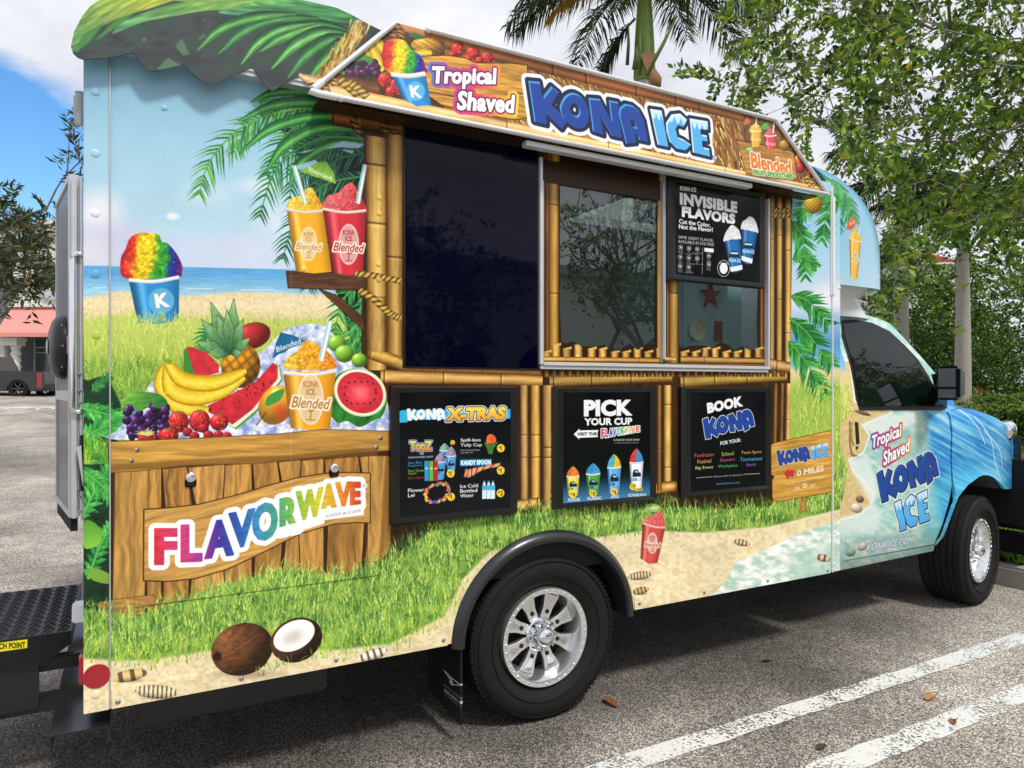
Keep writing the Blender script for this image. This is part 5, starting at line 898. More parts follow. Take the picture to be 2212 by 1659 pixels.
# serving windows
fr = mat('white_aluminium', 'd6d8da', .32, .25, noise=.06, nscale=20)
def bar(name, px0, py0, px1, py1, y0, y1, m=fr, par=truck, s=0.0):
    a = rect(px0, py0, px1, py1, s); return MB().box(a[0], a[1], y0, y1, a[2], a[3]).build(name, m, par, bevel=.0015)
wu = MB().box(WX0-.004, WX0+.010, -.016, .05, WZ0, WZ1).build('window_frame', fr, truck, bevel=.002)
MB().box(WX0+.0105, WX1+.008, -.022, .05, WZ0-.004, WZ0+.012).build('frame_rail', fr, wu, bevel=.002); MB().box(WX1-.004, WX1+.010, -.016, .05, WZ0+.0125, WZ1).build('frame_rail', fr, wu, bevel=.002)
MB().box(WX0+.011, WX1-.005, .01, .05, WZ1-.1, WZ1).build('frame_rail', mat('brown_anodised', '3a281c', .4, .4), wu)
MB().box(WX0+.012, WX0+.020, -.006, .048, WZ0+.013, WZ1-.1).build('frame_rail', ALU, wu); bar('frame_rail', 1429, 340, 1432, 776, -.012, .02, ALU, wu); bar('frame_rail', 1434, 340, 1437, 776, -.006, .03, fr, wu)
fs = .0
def PW(pts, s=-.012): return [W(x, y, s) for x, y in pts]
L_hole = [(1210, 338), (1214, 330), (1416, 352), (1420, 360), (1418, 560), (1416, 700), (1417, 738), (1408, 744), (1396, 744), (1378, 757), (1362, 742), (1350, 748), (1338, 758), (1316, 757), (1306, 744), (1290, 748), (1256, 748), (1240, 738), (1222, 742), (1213, 740), (1209, 660)]
R_hole = [(1467, 400), (1640, 420), (1640, 560), (1636, 700), (1638, 752), (1616, 756), (1604, 748), (1588, 758), (1574, 746), (1556, 738), (1540, 752), (1520, 746), (1496, 746), (1474, 752), (1467, 748), (1466, 640)]
for outer, hole, tint, nm in (([(1170, 320), (1430, 330), (1430, 788), (1170, 788)], L_hole, (.38, .43, .41), 'dark_glass'), ([(1437, 340), (1653, 360), (1653, 788), (1437, 788)], R_hole, (.84, .89, .89), 'clear_glass')):
    a, b = W(*outer[0], -.012), W(*outer[2], -.012); z1_ = WZ1-.1
    sash = MB().prism(R3(a.x, b.x, WZ0+.012, z1_, .012), (0, .004, 0), holes=[PW(hole)]).build('window_film', PRT, wu, uv=UVS)
    MB().prism(R3(a.x, b.x, WZ0+.012, z1_, .018), (0, .004, 0)).build('window_pane', glassmat(nm, tint, .008, 1.5 if nm == 'clear_glass' else 2.2), wu)
MB().box(WX0, WX1, -.014, -.0005, WZ0-.02, WZ0-.005).build('window_sill', fr, truck, bevel=.002)
# what stands inside
LNG = mat('inner_panel', 'c9cfd0', .5)
MB().box(WX1-.27, WX1+.36, .5, .95, 1.0, 2.3).box(WX1-.22, WX1+.16, .42, .5, 1.2, 2.22).build('shaver_machine', mat('pale_blue_enamel', 'b9d6dc', .35), truck, bevel=.02)
q_ = MB().lathe([(0, 0), (.055, 0), (.06, -.01), (.06, -.02)], (WX1-.12, .41, 1.82), (0, 1, 0), 20); q_.build('dial', mat('dial_face', 'e6e2d2', .4), truck, smooth=.5)
MB().box(WX1+.03, WX1+.09, .405, .418, 1.76, 1.88).build('red_switch', REDM, truck, bevel=.004)
st = []
for i in range(10): r_ = .09 if i % 2 == 0 else .036; st.append(Vector((WX1-.0+r_*math.sin(i*math.pi/5), .41, 2.03+r_*math.cos(i*math.pi/5))))
MB().prism(st, (0, .008, 0)).build('star_badge', REDM, truck); MB().box(WX0, WX1, .9, 1.3, .66, 1.0).build('counter', LNG, truck, bevel=.01)
# poster frames
def board(o, i, depth, y0=0.0):
    """o, i: outer and inner photo rectangles as (left, right, top, bottom-left)"""
    s = depth; x0, x1 = W(o[0], 900, s).x, W(o[1], 900, s).x; z1, z0 = W(o[0], o[2], s).z, W(o[0], o[3], s).z; a0, a1 = W(i[0], 900, s).x, W(i[1], 900, s).x; b1, b0 = W(i[0], i[2], s).z, W(i[0], i[3], s).z
    f = MB(); y = -depth
    for A, B in (((x0, z0, x1, z0), (a0, b0, a1, b0)), ((x1, z0, x1, z1), (a1, b0, a1, b1)), ((x1, z1, x0, z1), (a1, b1, a0, b1)), ((x0, z1, x0, z0), (a0, b1, a0, b0))):
        P = [Vector((A[0], y0, A[1])), Vector((A[2], y0, A[3])), Vector((A[2], y*.55, A[3])), Vector((A[0], y*.55, A[1]))]; m = [Vector((A[0]*.75+B[0]*.25, y, A[1]*.75+B[1]*.25)), Vector((A[2]*.75+B[2]*.25, y, A[3]*.75+B[3]*.25)), Vector((B[2], y*.75, B[3])), Vector((B[0], y*.75, B[1])), Vector((B[2], y0, B[3])), Vector((B[0], y0, B[1]))]
        f.add(P+m, [(0, 1, 2, 3), (3, 2, 5, 4), (4, 5, 6, 7), (7, 6, 8, 9)])
    bd = f.build('menu_board', PLA, truck, smooth=.5); tag(bd, i[4])
    MB().box(a0-.001, a1+.001, -.024, y0-.001, b0-.001, b1+.001).build('poster', PST, bd, uv=UVS)
    return bd
board((847, 1121, 833, 1137), (865, 1105, 848, 1119, 'black framed board of extras and toppings'), .034); board((1200, 1421, 836, 1102), (1219, 1407, 848, 1088, 'black framed board with four filled cups'), .034)
board((1476, 1668, 836, 1076), (1495, 1656, 848, 1064, 'black framed booking board with coloured words'), .034); board((1446, 1652, 378, 604), (1462, 1644, 392, 592, 'black framed board inside the serving window'), .032, -.004)
# sign over the hatch
awC = paint_awning(); AWM = printmat('awning_print', awC)
B0 = [Vector((AW[i].x, -.004, AW[i].z+(.03 if i < 2 else -.01))) for i in range(4)]
sg = MB().hexa(AW, [v+Vector((0, .014, 0)) for v in AW]).build('hatch_sign', AWM, truck, uv=aw_uv(awC))
def rail(a, b, r=.011, nm='sign_rail', m=fr): return MB().tube([a, b], r, 10).build(nm, m, sg, smooth=.8)
o_ = Vector((0, -.008, 0)); g_ = [v+o_ for v in AW]
rail(g_[0].lerp(g_[1], .03), g_[1]); rail(g_[0].lerp(g_[3], .12), g_[3].lerp(g_[0], .02)); rail(g_[3].lerp(g_[2], .06), g_[2]); rail(g_[1], g_[2])
MB().tube([g_[0].lerp(g_[3], .13), g_[0].lerp(g_[3], .04), g_[0]+Vector((0, 0, .004)), g_[0].lerp(g_[1], .012), g_[0].lerp(g_[1], .035)], .013, 10).build('rail_corner', WHT, sg, smooth=.8)
for t, e in ((g_[1], .012), (g_[2], .012), (g_[3].lerp(g_[2], .062), .013), (g_[0].lerp(g_[3], .12), .014), (g_[0].lerp(g_[1], .04), .014)): MB().ball(t, e, 6).build('rail_joint', WHT, sg, smooth=True)
MB().box(AW[0].x+.9, AW[1].x-.55, -.112, -.07, AW[0].z-.035, AW[0].z-.012).build('light_strip', fr, sg, bevel=.003); MB().box(AW[0].x+.04, AW[1].x-.04, -.098, -.004, AW[0].z-.010, AW[0].z-.004).build('sign_soffit', mat('brown_anodised', '3a281c', .4, .4), sg)
# palm leaf fascia along the roof
faC = paint_fascia(); FAM = printmat('fascia_print', faC, .3, .12)
fo = [(214, 0), (196, 12), (178, 34), (160, 68), (153, 100), (158, 115), (168, 124), (181, 128.5), (237, 124), (284, 114.5), (289, 114), (300, 130), (312, 147), (320, 152), (330, 153), (345, 151), (393, 140), (399, 140), (412, 154), (430, 170), (447, 180), (457, 182), (472, 178), (500, 163), (541, 146), (546, 146), (556, 160), (568, 178), (578, 190), (588, 196), (596, 193), (612, 182), (632, 170), (648, 165), (664, 180), (700, 176), (1400, 300), (1480, 240), (900, 92), (855, 80), (814, 61), (785, 46), (760, 32), (728, 17), (690, 8), (648, -1), (560, -36), (430, -62), (320, -50), (250, -24)]
FS = .06
fa = MB().prism([W(x, y, FS) for x, y in fo], (0, .006, 0)).build('roof_fascia', FAM, truck, uv=planar(faC))
MB().box(XR+.01, AW[0].x+.3, -.05, -.001, 2.585, 2.60).build('gutter', ALU, truck); MB().box(XR+.01, AW[0].x+.3, -.056, -.04, 2.60, 2.625).build('gutter', ALU, truck)
for i in range(7): MB().box(XR+.1+i*.5, XR+.13+i*.5, -.053, .0, 2.63, 2.68).build('fascia_bracket', ALU, truck)
# ---------------- cab
cabC = paint_cab(); CBM = printmat('cab_wrap_print', cabC, .2, .25); UVC = planar(cabC)
def cy(x, z):                                   # how far the cab skin stands in from the side plane
    y = .05+.16*max(0, (z-1.33)/.55)**1.25+.05*max(0, (.62-z)/.2)**2
    if x > 5.3: y += min(.07*((x-5.3)/.4)**2, .16)
    if z > 1.2 and x > 4.78: y += .35*max(0, (z-1.2)/.2)**2*.25
    return y
def CW(px, py, off=0.0):
    s = -.05
    for _ in range(30): p = W(px, py, s); s = .5*s+.5*max(-cy(p.x, p.z)+off, -.6)
    return W(px, py, s)
def skin(name, pts, mt, off=0.0, thick=.02, dx=.12, uv=UVC, parent=truck, warp=None, smooth=True):
    """a curved sheet of the cab: the outline is cut up finely and laid on the skin"""
    P = [CW(x, y, off) for x, y in pts]; bm = bmesh.new()
    from mathutils.geometry import tessellate_polygon
    vs = [bm.verts.new((p.x, 0, p.z)) for p in P]
    for t in tessellate_polygon([[Vector((p.x, p.z, 0)) for p in P]]):
        if len(set(t)) == 3: bm.faces.new([vs[i] for i in t])
    for axis, lo, hi in ((0, min(p.x for p in P), max(p.x for p in P)), (2, min(p.z for p in P), max(p.z for p in P))):
        k = lo+dx
        while k < hi:
            n = [0, 0, 0]; n[axis] = 1; c = [0, 0, 0]; c[axis] = k; bmesh.ops.bisect_plane(bm, geom=bm.verts[:]+bm.edges[:]+bm.faces[:], plane_co=c, plane_no=n); k += dx
    for v in bm.verts: v.co.y = cy(v.co.x, v.co.z)-off-(warp(v.co.x, v.co.z) if warp else 0)
    bmesh.ops.recalc_face_normals(bm, faces=bm.faces)
    if sum(f.normal.y*f.calc_area() for f in bm.faces) > 0: bmesh.ops.reverse_faces(bm, faces=bm.faces)
    g = bmesh.ops.extrude_face_region(bm, geom=bm.faces[:]); bmesh.ops.translate(bm, vec=(0, thick, 0), verts=[e for e in g['geom'] if isinstance(e, bmesh.types.BMVert)])
    bmesh.ops.recalc_face_normals(bm, faces=bm.faces); me = bpy.data.meshes.new(name); bm.to_mesh(me); bm.free(); me.materials.append(mt)
    if smooth: me.polygons.foreach_set('use_smooth', [True]*len(me.polygons)); me.set_sharp_from_angle(angle=.7)
    ul = me.uv_layers.new(name='UVMap'); co = np.array([me.vertices[l.vertex_index].co[:] for l in me.loops]); ul.data.foreach_set('uv', uv(co).astype(np.float32).ravel())
    o = bpy.data.objects.new(name, me); COL.objects.link(o); o.parent = parent
    if parent.type == 'EMPTY': o.location = -parent.location
    return o
FWC = Vector((5.14, 0, .372))
def flare(x, z):
    d = math.hypot(x-FWC.x, z-FWC.z); return .035*math.exp(-((d-.47)/.06)**2)*(1 if z > .45 else .4) if x > 4.6 else 0
arch2 = [(2019, 1177), (2027, 1158), (2034, 1137), (2049, 1092), (2058, 1074), (2069, 1059.5), (2081, 1046), (2094, 1037), (2107, 1029), (2119, 1025.5), (2130, 1026), (2140, 1030), (2150, 1038), (2157, 1048), (2162, 1056)]
door_pts = [(1826, 1211), (1826, 1172), (1834, 1100), (1839, 1025), (1831, 955), (1826, 888), (2045, 888), (2054, 989), (2057, 1052), (2051, 1084), (2034, 1135), (2018, 1176)]
skin('cab_pillar', [(1815, 1232), (1814.5, 1190), (1814, 1140), (1814, 1050), (1814, 950), (1814, 880), (1814, 830), (1814, 780), (1814, 735), (1814, 700), (1817, 700), (1818, 740), (1820, 790), (1822, 840), (1825.3, 888), (1830.3, 955), (1838.3, 1025), (1833.3, 1100), (1825.3, 1172), (1825.5, 1212.5), (2019, 1178.3), (2016, 1190)], CBM)
door = skin('cab_door', door_pts, CBM, .003, warp=lambda x, z: .012*math.exp(-((z-.62)/.05)**2)-.004)
skin('front_fender', [(2047, 888), (2079, 882), (2109, 886), (2149, 902), (2172, 917), (2188, 944), (2191.5, 989), (2190, 1055)]+arch2[::-1]+[(2036, 1135), (2053, 1086), (2059, 1052), (2056, 989)], CBM, .002, warp=flare, dx=.06)
UP = [(1817, 700), (1817, 673), (1871, 680), (1909, 692), (1924, 700), (1959, 737), (1991, 772), (2021, 807), (2045, 842), (2066, 882), (2047, 889), (1824, 889), (1821, 840), (1819, 790), (1817, 740)]
skin('cab_upper', UP, CBM, 0)
win = [(1819, 692), (1850, 691), (1884, 697), (1921, 715), (1954, 745), (1984, 777), (2008, 815), (2024, 850), (2043, 886), (1858, 886), (1850, 860), (1838, 790), (1819, 725)]
skin('window_seal', win, PLA, .006, .004, parent=door)
gin = [(1822, 700), (1850, 698), (1882, 704), (1917, 721), (1949, 750), (1978, 781), (2000, 818), (2012, 850), (2018, 877), (1861, 877), (1854, 852), (1843, 788), (1824, 722)]
CG = mat('cab_glass', '0b1512', .012, spec=.42); skin('side_window', gin, CG, .010, .003, parent=door)
skin('quarter_post', [(2001, 812), (2006, 815), (2023, 850), (2030, 877), (2019, 877), (2012, 850)], PLA, .013, .004, parent=door)
# roof and windscreen over to the far side
for name, pts, mt in (('cab_roof', UP[1:5], CBM), ('windscreen', UP[4:10], CG)):
    P = [CW(*p) for p in pts]; vs = []; K = 8
    for p in P:
        for j in range(K+1): t = j/K; vs.append((p.x+.12*math.sin(math.pi*t), p.y+(2.1-2*p.y)*t, p.z+.07*math.sin(math.pi*t)))
    MB().add(vs, [(i*(K+1)+j, (i+1)*(K+1)+j, (i+1)*(K+1)+j+1, i*(K+1)+j+1) for i in range(len(P)-1) for j in range(K)]).build(name, mt, truck, smooth=True, uv=UVC if mt is CBM else None)
P = [CW(*p) for p in [(2066, 883), (2079, 882), (2109, 886), (2149, 902), (2172, 917), (2188, 944), (2191, 989), (2190, 1055)]]; vs = []; K = 10
for i, p in enumerate(P):
    for j in range(K+1): t = j/K; b = math.sin(math.pi*t)**.6; vs.append((p.x+.10*b*(i/len(P)), p.y+(2.1-2*p.y)*t, p.z+.10*b*(1-i/len(P))))
MB().add(vs, [(i*(K+1)+j, (i+1)*(K+1)+j, (i+1)*(K+1)+j+1, i*(K+1)+j+1) for i in range(len(P)-1) for j in range(K)]).build('bonnet', CBM, truck, smooth=True, uv=UVC)
MB().box(3.64, 5.5, 2.0, 2.05, .46, 1.34).box(3.64, 5.6, .3, 1.9, .42, .5).build('cab_far_side', DRK, truck)
mb = MB(); 
for i in range(15):
    pass
P = [CW(*p) for p in arch2]; mb.add([v for p in P for v in (p+Vector((0, .01, 0)), p+Vector((0, .5, 0)))], [(2*i, 2*i+1, 2*i+3, 2*i+2) for i in range(len(P)-1)]); mb.box(4.75, 5.55, .5, .52, .4, .95); mb.build('wheel_liner', mat('grey_liner', '4c4f54', .6), truck)
# door handle, keyhole, mirror
hp = [(1838, 908), (1842, 906), (1853, 906), (1858, 910), (1859, 960), (1857, 980), (1850, 983), (1842, 980), (1839, 960)]
h = skin('handle_bezel', hp, CBM, .010, .008, parent=door); skin('handle_recess', [(1847, 912), (1854, 912), (1857, 958), (1850, 960)], DRK, .0125, .004, parent=door); skin('handle_grip', [(1842, 912), (1846, 911), (1849, 958), (1845, 960), (1841, 945)], CBM, .018, .008, parent=door)
p = CW(1851, 967, .012); MB().lathe([(0, 0), (.009, 0), (.009, .004)], (p.x, p.y-.004, p.z), (0, 1, 0), 14).build('keyhole', BLK, door)
c = W(2050, 827, .12); mir = MB(); z0, z1 = W(2050, 866, .12).z, W(2050, 789, .12).z
mw = .075
mir.hexa([Vector((c.x-.02, c.y-mw, z0)), Vector((c.x-.02, c.y+mw, z0)), Vector((c.x-.02, c.y+mw, z1)), Vector((c.x-.02, c.y-mw, z1))], [Vector((c.x+.1, c.y-mw+.03, z0+.03)), Vector((c.x+.1, c.y+mw-.01, z0+.03)), Vector((c.x+.1, c.y+mw-.01, z1-.03)), Vector((c.x+.1, c.y-mw+.03, z1-.03))])
mo = mir.build('wing_mirror', PLA, truck, bevel=.018, smooth=.6)
zc = z0+(z1-z0)*.36
MB().box(c.x-.024, c.x-.0205, c.y-mw+.02, c.y+mw-.02, zc+.006, z1-.018).build('mirror_glass', CHR2, mo, bevel=.008); MB().box(c.x-.024, c.x-.0205, c.y-mw+.02, c.y+mw-.02, z0+.018, zc-.006).build('mirror_glass', CHR2, mo, bevel=.008)
a = CW(2034, 868); MB().hexa([a+Vector((-.09, .02, -.05)), a+Vector((.1, .02, -.05)), a+Vector((.06, .02, .16)), a+Vector((-.02, .02, .16))], [Vector((c.x-.0, c.y+.05, z0+.03)), Vector((c.x+.07, c.y+.05, z0+.03)), Vector((c.x+.07, c.y+.05, z0+.13)), Vector((c.x-.0, c.y+.05, z0+.13))]).build('mirror_arm', PLA, mo, bevel=.006)
# nose: bumper, lights
fx = CW(2188, 1000).x
bz = CW(2175, 1062).z; b1 = bz-.125; b2 = bz-.33
bp = MB().box(fx-.05, fx+.22, .03, .10, b1, bz).build('front_bumper', PLA, truck, bevel=.012, smooth=.7); MB().box(fx+.14, fx+.22, .102, 2.07, b1, bz).build('front_bumper', PLA, truck, bevel=.012, smooth=.7); MB().box(fx-.075, fx-.06, .085, 1.95, b2+.05, .95).build('wheel_liner', DRK, truck); MB().box(fx-.01, fx+.20, .04, .06, b2, b1-.004).build('bumper_apron', CBM, truck, uv=UVC, bevel=.008, smooth=.7); MB().box(fx+.0, fx+.13, .105, 2.0, b2+.01, bz-.01).build('bumper_core', DRK, truck); MB().box(fx+.172, fx+.20, .062, 2.06, b2, b1-.004).build('bumper_apron', CBM, truck, uv=UVC, bevel=.02, smooth=.7); MB().box(fx-.08, fx+.02, .08, .5, b2-.16, b2-.01).build('air_dam', PLA, truck)
p = CW(2178, 930); MB().ball((p.x+.03, p.y+.02, p.z), .075, 10, sc=(.8, .8, 1)).build('headlight_pod', CHR2, truck, smooth=True); MB().tube([(p.x+.06, p.y+.02, p.z-.02), (p.x+.2, p.y+.25, p.z-.03)], .018).build('chrome_bar', CHR2, truck, smooth=True)
a = rect(2192, 985, 2197, 1050, -.1); MB().box(fx+.005, fx+.04, .10, .16, a[2]+.02, a[3]).build('turn_signal', ORG, truck, bevel=.006); MB().box(fx+.005, fx+.035, .165, .4, a[2]+.02, a[3]+.14).build('headlight', mat('smoked_lens', '2a2c30', .1, coat=.8), truck, bevel=.01)
# rounded cap above the cab
SZ0_, SZ1_ = W(1829, 617, -.05).z, 2.90
mb = MB(); NX, NY = 16, 24; L_ = .74; vs = []
for i in range(NX+1):
    u = i/NX; x = XF-.01+L_*math.sin(u*math.pi/2); k = math.cos(u*math.pi/2)**.8; zt_ = SZ0_+.10+(SZ1_-SZ0_-.10)*k; hw = .55+.49*k**.6; zb_ = SZ0_+.05*(1-k)
    for j in range(NY+1):
        t = math.pi*j/NY; cx_, sx_ = math.cos(t), math.sin(t); n = .38
        vs.append((x, 1.075-hw*math.copysign(abs(cx_)**n, cx_), zb_+(zt_-zb_)*abs(sx_)**n))
mb.add(vs, [(i*(NY+1)+j, (i+1)*(NY+1)+j, (i+1)*(NY+1)+j+1, i*(NY+1)+j+1) for i in range(NX) for j in range(NY)]); cap = mb.build('cab_cap', CBM, truck, smooth=True, uv=UVC)
mb = MB(); z0, z1 = CW(1821, 676).z, SZ0_+.02; vs = []
for z, l, hw in ((z1, .66, .98), (z1-.03, .66, .97), (z0+.09, .62, .93), (z0, .74, .92), (z0-.03, .80, .91)):
    for j in range(NY+1): t = math.pi*j/NY; cx_, sx_ = math.cos(t), math.sin(t); vs.append((XF-.005+l*abs(sx_)**.45, 1.075-hw*math.copysign(abs(cx_)**.45, cx_), z))
mb.add(vs, [(i*(NY+1)+j, (i+1)*(NY+1)+j, (i+1)*(NY+1)+j+1, i*(NY+1)+j+1) for i in range(4) for j in range(NY)]); mb.build('cap_base', WHT, truck, smooth=.9)
# ---------------- wheels
def wheel(loc, ang, R, tw):
    """built round the origin with the outer face towards -Y"""
    w = MB(); rr = .222; pf = [(rr, -.02), (rr+.012, -.045), (rr+.05, -.072), (rr+.09, -.078), (R-.022, -.066), (R-.006, -.048)]
    for k_ in range(5): y = -.04+k_*(tw-.05)/5+.0; pf += [(R, y), (R, y+(tw-.05)/5-.012), (R-.009, y+(tw-.05)/5-.010), (R-.009, y+(tw-.05)/5-.002)]
    pf += [(R, tw-.05), (R-.02, tw-.03), (rr+.06, tw-.01), (rr, tw-.05)]
    M = Matrix.Translation(loc) @ Matrix.Rotation(ang, 4, 'Z')
    def put(mb, name, m, par, **kw):
        mb.v = [tuple(M @ Vector(v)) for v in mb.v]; return mb.build(name, m, par, **kw)
    t = put(w.lathe(pf, (0, 0, 0), (0, 1, 0), 72), 'tyre', RUB, WH, smooth=.6)
    lug = MB()
    for i in range(96):
        a = 2*math.pi*i/96; c_, s_ = math.cos(a), math.sin(a); Mx = Matrix.Rotation(-a, 4, 'Y')
        lug.box(R-.012, R+.001, -.052, -.030, -.006, .006, M=Mx)
    put(lug, 'tread_blocks', RUB, WH)['kind'] = 'stuff'
    for r0, r1, y in ((rr+.055, rr+.058, -.0765), (R-.03, R-.027, -.0735)): put(MB().lathe([(r0, y+.003), (r0, y-.002), (r1, y-.002), (r1, y+.003)], (0, 0, 0), (0, 1, 0), 64), 'sidewall_ring', RUB, WH, smooth=.5)
    rim = put(MB().lathe([(.222, .0), (.2225, -.052), (.219, -.060), (.208, -.060), (.196, -.056), (.192, -.045), (.186, -.01), (.176, .015), (.172, .05), (.172, .12)], (0, 0, 0), (0, 1, 0), 72), 'rim', CHR, WH, smooth=.5)
    bd = MB()
    for i in range(40):
        a = 2*math.pi*i/40; bd.ball((.208*math.cos(a), -.0605, .208*math.sin(a)), .0042 if i % 5 else .006, 4)
    put(bd, 'rim_beads', CHR, WH, smooth=True)['kind'] = 'stuff'
    yk = .012
    for i in range(8):
        a = 2*math.pi*(i+.5)/8; Mx = Matrix.Rotation(-a, 4, 'Y'); sp = MB()
        pp = [Vector((.058, 0, -.023)), Vector((.058, 0, .023)), Vector((.12, 0, .025)), Vector((.177, 0, .040)), Vector((.1795, 0, .0)), Vector((.177, 0, -.040)), Vector((.12, 0, -.025))]
        sp.prism([Mx @ (v+Vector((0, yk-.012, 0))) for v in pp], (0, .026, 0)); o = put(sp, 'spoke', CHR, WH, bevel=.003, smooth=.5)
        MBg = MB().prism([Mx @ (Vector((a_, yk-.0135, b_))) for a_, b_ in ((.115, -.006), (.115, .006), (.165, .020), (.168, .0), (.165, -.020))], (0, .0025, 0)); put(MBg, 'spoke_groove', CHR2, WH)
        hm = MB().lathe([(0, -.0015), (.0105, -.0015), (.0115, .002)], Mx @ Vector((.103, yk-.0125, 0)), (0, 1, 0), 12); put(hm, 'spoke_hole', BLK, WH)
    put(MB().lathe([(.0, .03), (.172, .03), (.172, .034)], (0, .04, 0), (0, 1, 0), 32), 'brake_disc', DRK, WH)
    hub = put(MB().lathe([(.078, yk+.01), (.076, yk-.022), (.07, yk-.028), (.05, yk-.028), (.05, yk-.045), (.047, yk-.052), (.046, yk-.062), (.040, yk-.078), (.028, yk-.088), (.014, yk-.093), (.001, yk-.094)], (0, 0, 0), (0, 1, 0), 40), 'hub', CHR2, WH, smooth=.6)
    for i in range(8):
        a = 2*math.pi*i/8; n = MB().lathe([(.0095, 0), (.0095, -.022), (.007, -.030), (.001, -.032)], (.062*math.cos(a), yk-.026, .062*math.sin(a)), (0, 1, 0), 6); put(n, 'lug_nut', CHR2, WH, smooth=.5)
    return t
for nm, loc, ang, tw in (('rear', (1.664, .085, .366), 0, .30), ('front', (5.16, .10, .366), math.radians(11), .24), ('far rear', (1.664, 2.03, .366), math.pi, .30), ('far front', (5.16, 2.0, .366), math.pi, .24)):
    WH = MB().lathe([(.17, .06), (.17, .12)], loc, (0, 1, 0), 24).build('wheel', DRK, truck); tag(WH, nm+' wheel with polished spoked rim')
    wheel(loc, ang, .372, tw)
# ---------------- hanging parts
nt_, nb_ = W(999, 1396, 0), W(1012, 1563, 0); FX = nt_.x
pl = Plane((FX-.012, 0, 0), (0, -1, 0), (0, 0, 1))
flC = Canvas(pl, -.5, .05, 0.0, .5, 900, '151617')
T3 = lambda x, y: (x/4+553, y/4+1244.25)
for poly in ([(1610, 805), (1665, 850), (1668, 925), (1690, 935)], [(1668, 860), (1780, 950), (1680, 945)]): flC.shape([T3(*p) for p in poly], 'b8babc')
flC.shape([T3(*p) for p in ((1635, 850), (1652, 862), (1662, 905))], '151617'); flC.shape([T3(*p) for p in ((1688, 885), (1750, 940), (1700, 935))], '151617')
flC.text('DELIVERY CONCEPTS, INC.', T3(1617, 925), T3(1800, 1078), T3(1619, 948), 'b8babc'); flC.text('800-654-1857', T3(1622, 968), T3(1808, 1118), T3(1624, 1000), 'b8babc', bold=.02); flC.text('www.deliveryconcepts.com', T3(1628, 1010), T3(1815, 1170), T3(1630, 1030), 'b8babc')
fw_ = .36
MB().hexa([Vector((FX, .0, nb_.z)), Vector((FX, fw_, nb_.z+.02)), Vector((FX, fw_, .46)), Vector((FX, .0, .46))], [Vector((FX-.01, .0, nb_.z)), Vector((FX-.01, fw_, nb_.z+.02)), Vector((FX-.01, fw_, .46)), Vector((FX-.01, .0, .46))]).build('mud_flap', printmat('flap_print', flC, .5, 0), truck, uv=lambda co: np.stack([(-co[:, 1]-flC.u0)/(flC.u1-flC.u0), (co[:, 2]-flC.v0)/(flC.v1-flC.v0)], 1))
s_ = -.22; a, b = W(290, 1577, s_), W(708, 1500, s_); MB().box(a.x, b.x, .22, .9, a.z, .60).build('under_box', BLK, truck, bevel=.012); MB().box(a.x, b.x, .24, 1.9, .52, .66).build('under_frame', DRK, truck)
p = W(1327, 1262, -.1); MB().box(p.x-.015, p.x+.015, .1, .104, p.z-.08, p.z+.08).build('perforated_strap', STE, truck)
# rear bumper channel
pr = mat('bumper_steel', '1c1d1f', .26, noise=.3, nscale=7, bump=.03, bscale=30)
x0, x1 = W(106, 1592).x, W(237, 1568).x; zb = W(106, 1592).z
MB().box(x0, x1, .0, 2.15, zb-.006, zb).box(x0, x0+.006, .0, 2.15, zb-.055, zb-.0065).box(x1-.006, x1, .0, 2.15, zb-.055, zb-.0065).build('rear_bumper', pr, truck, bevel=.0015)
for y in (.32, .40): MB().lathe([(0, .012), (.008, .012), (.009, 0)], (x0+.10, y, zb), (0, 0, 1), 6).build('bumper_bolt', BLK, truck)
MB().box(x0+.08, x1-.01, .29, .47, zb, zb+.012).build('bumper_plate', BLK, truck, bevel=.003)
a = rect(155, 1311, 180, 1345, -.3); MB().box(a[0], a[1]+.02, .3, .38, a[2], a[3]).build('plastic_bracket', WHT, truck, bevel=.006)
# step with raised grip
y0, y1 = .45, 1.19; zs = W(152, 1364, -y0).z; xs1 = W(152, 1364, -y0).x; xs0 = xs1-.62
stp = MB().box(xs0, xs1, y0+.004, y1, zs-.012, zs).build('step', BLK, truck)
for i in range(12):
    for j in range(23): 
        if i == 0 and j == 0: tooth = MB().add([(-.018, 0, 0), (0, -.011, 0), (.018, 0, 0), (0, .011, 0), (-.008, 0, .008), (.008, 0, .008)], [(0, 1, 5, 4), (1, 2, 5), (2, 3, 4, 5), (3, 0, 4), (0, 3, 2, 1)]).build('grip_tooth', mat('worn_black', '2c2d30', .3, .3), stp); tooth.location = (xs1-.03, y0+.03, zs)
        else: child(tooth, tooth, (xs1-.03-i*.05+(.012 if j % 2 else 0), y0+.03+j*.0305, zs), stp)
stC = Canvas(Plane((0, y0-.004, 0), (1, 0, 0), (0, 0, 1)), xs0, xs1+.02, zs-.3, zs+.02, 700, '17181a')
T4 = lambda x, y: (x/4, y/4+1244.25)
stC.shape([T4(*p) for p in ((-260, 605), (238, 545), (236, 620), (-260, 690))], 'f0e020'); stC.text('PINCH POINT', T4(-85, 585), T4(220, 567), T4(-85, 638), '161616', bold=.03, sp=1.1)
sd = MB().prism([Vector((xs0, y0, zs+.004)), Vector((xs1, y0, zs+.004)), Vector((xs1, y0, zs-.045)), Vector((xs1-.09, y0, zs-.11)), Vector((xs0, y0, zs-.11))], (0, -.006, 0))
sd.build('step_side', printmat('step_sticker', stC, .4, 0), stp, uv=lambda co: np.stack([(co[:, 0]-stC.u0)/(stC.u1-stC.u0), (co[:, 2]-stC.v0)/(stC.v1-stC.v0)], 1))
MB().box(xs1-.004, xs1+.004, y0-.006, y1, zs-.05, zs+.004).build('step_edge', BLK, stp, bevel=.002)
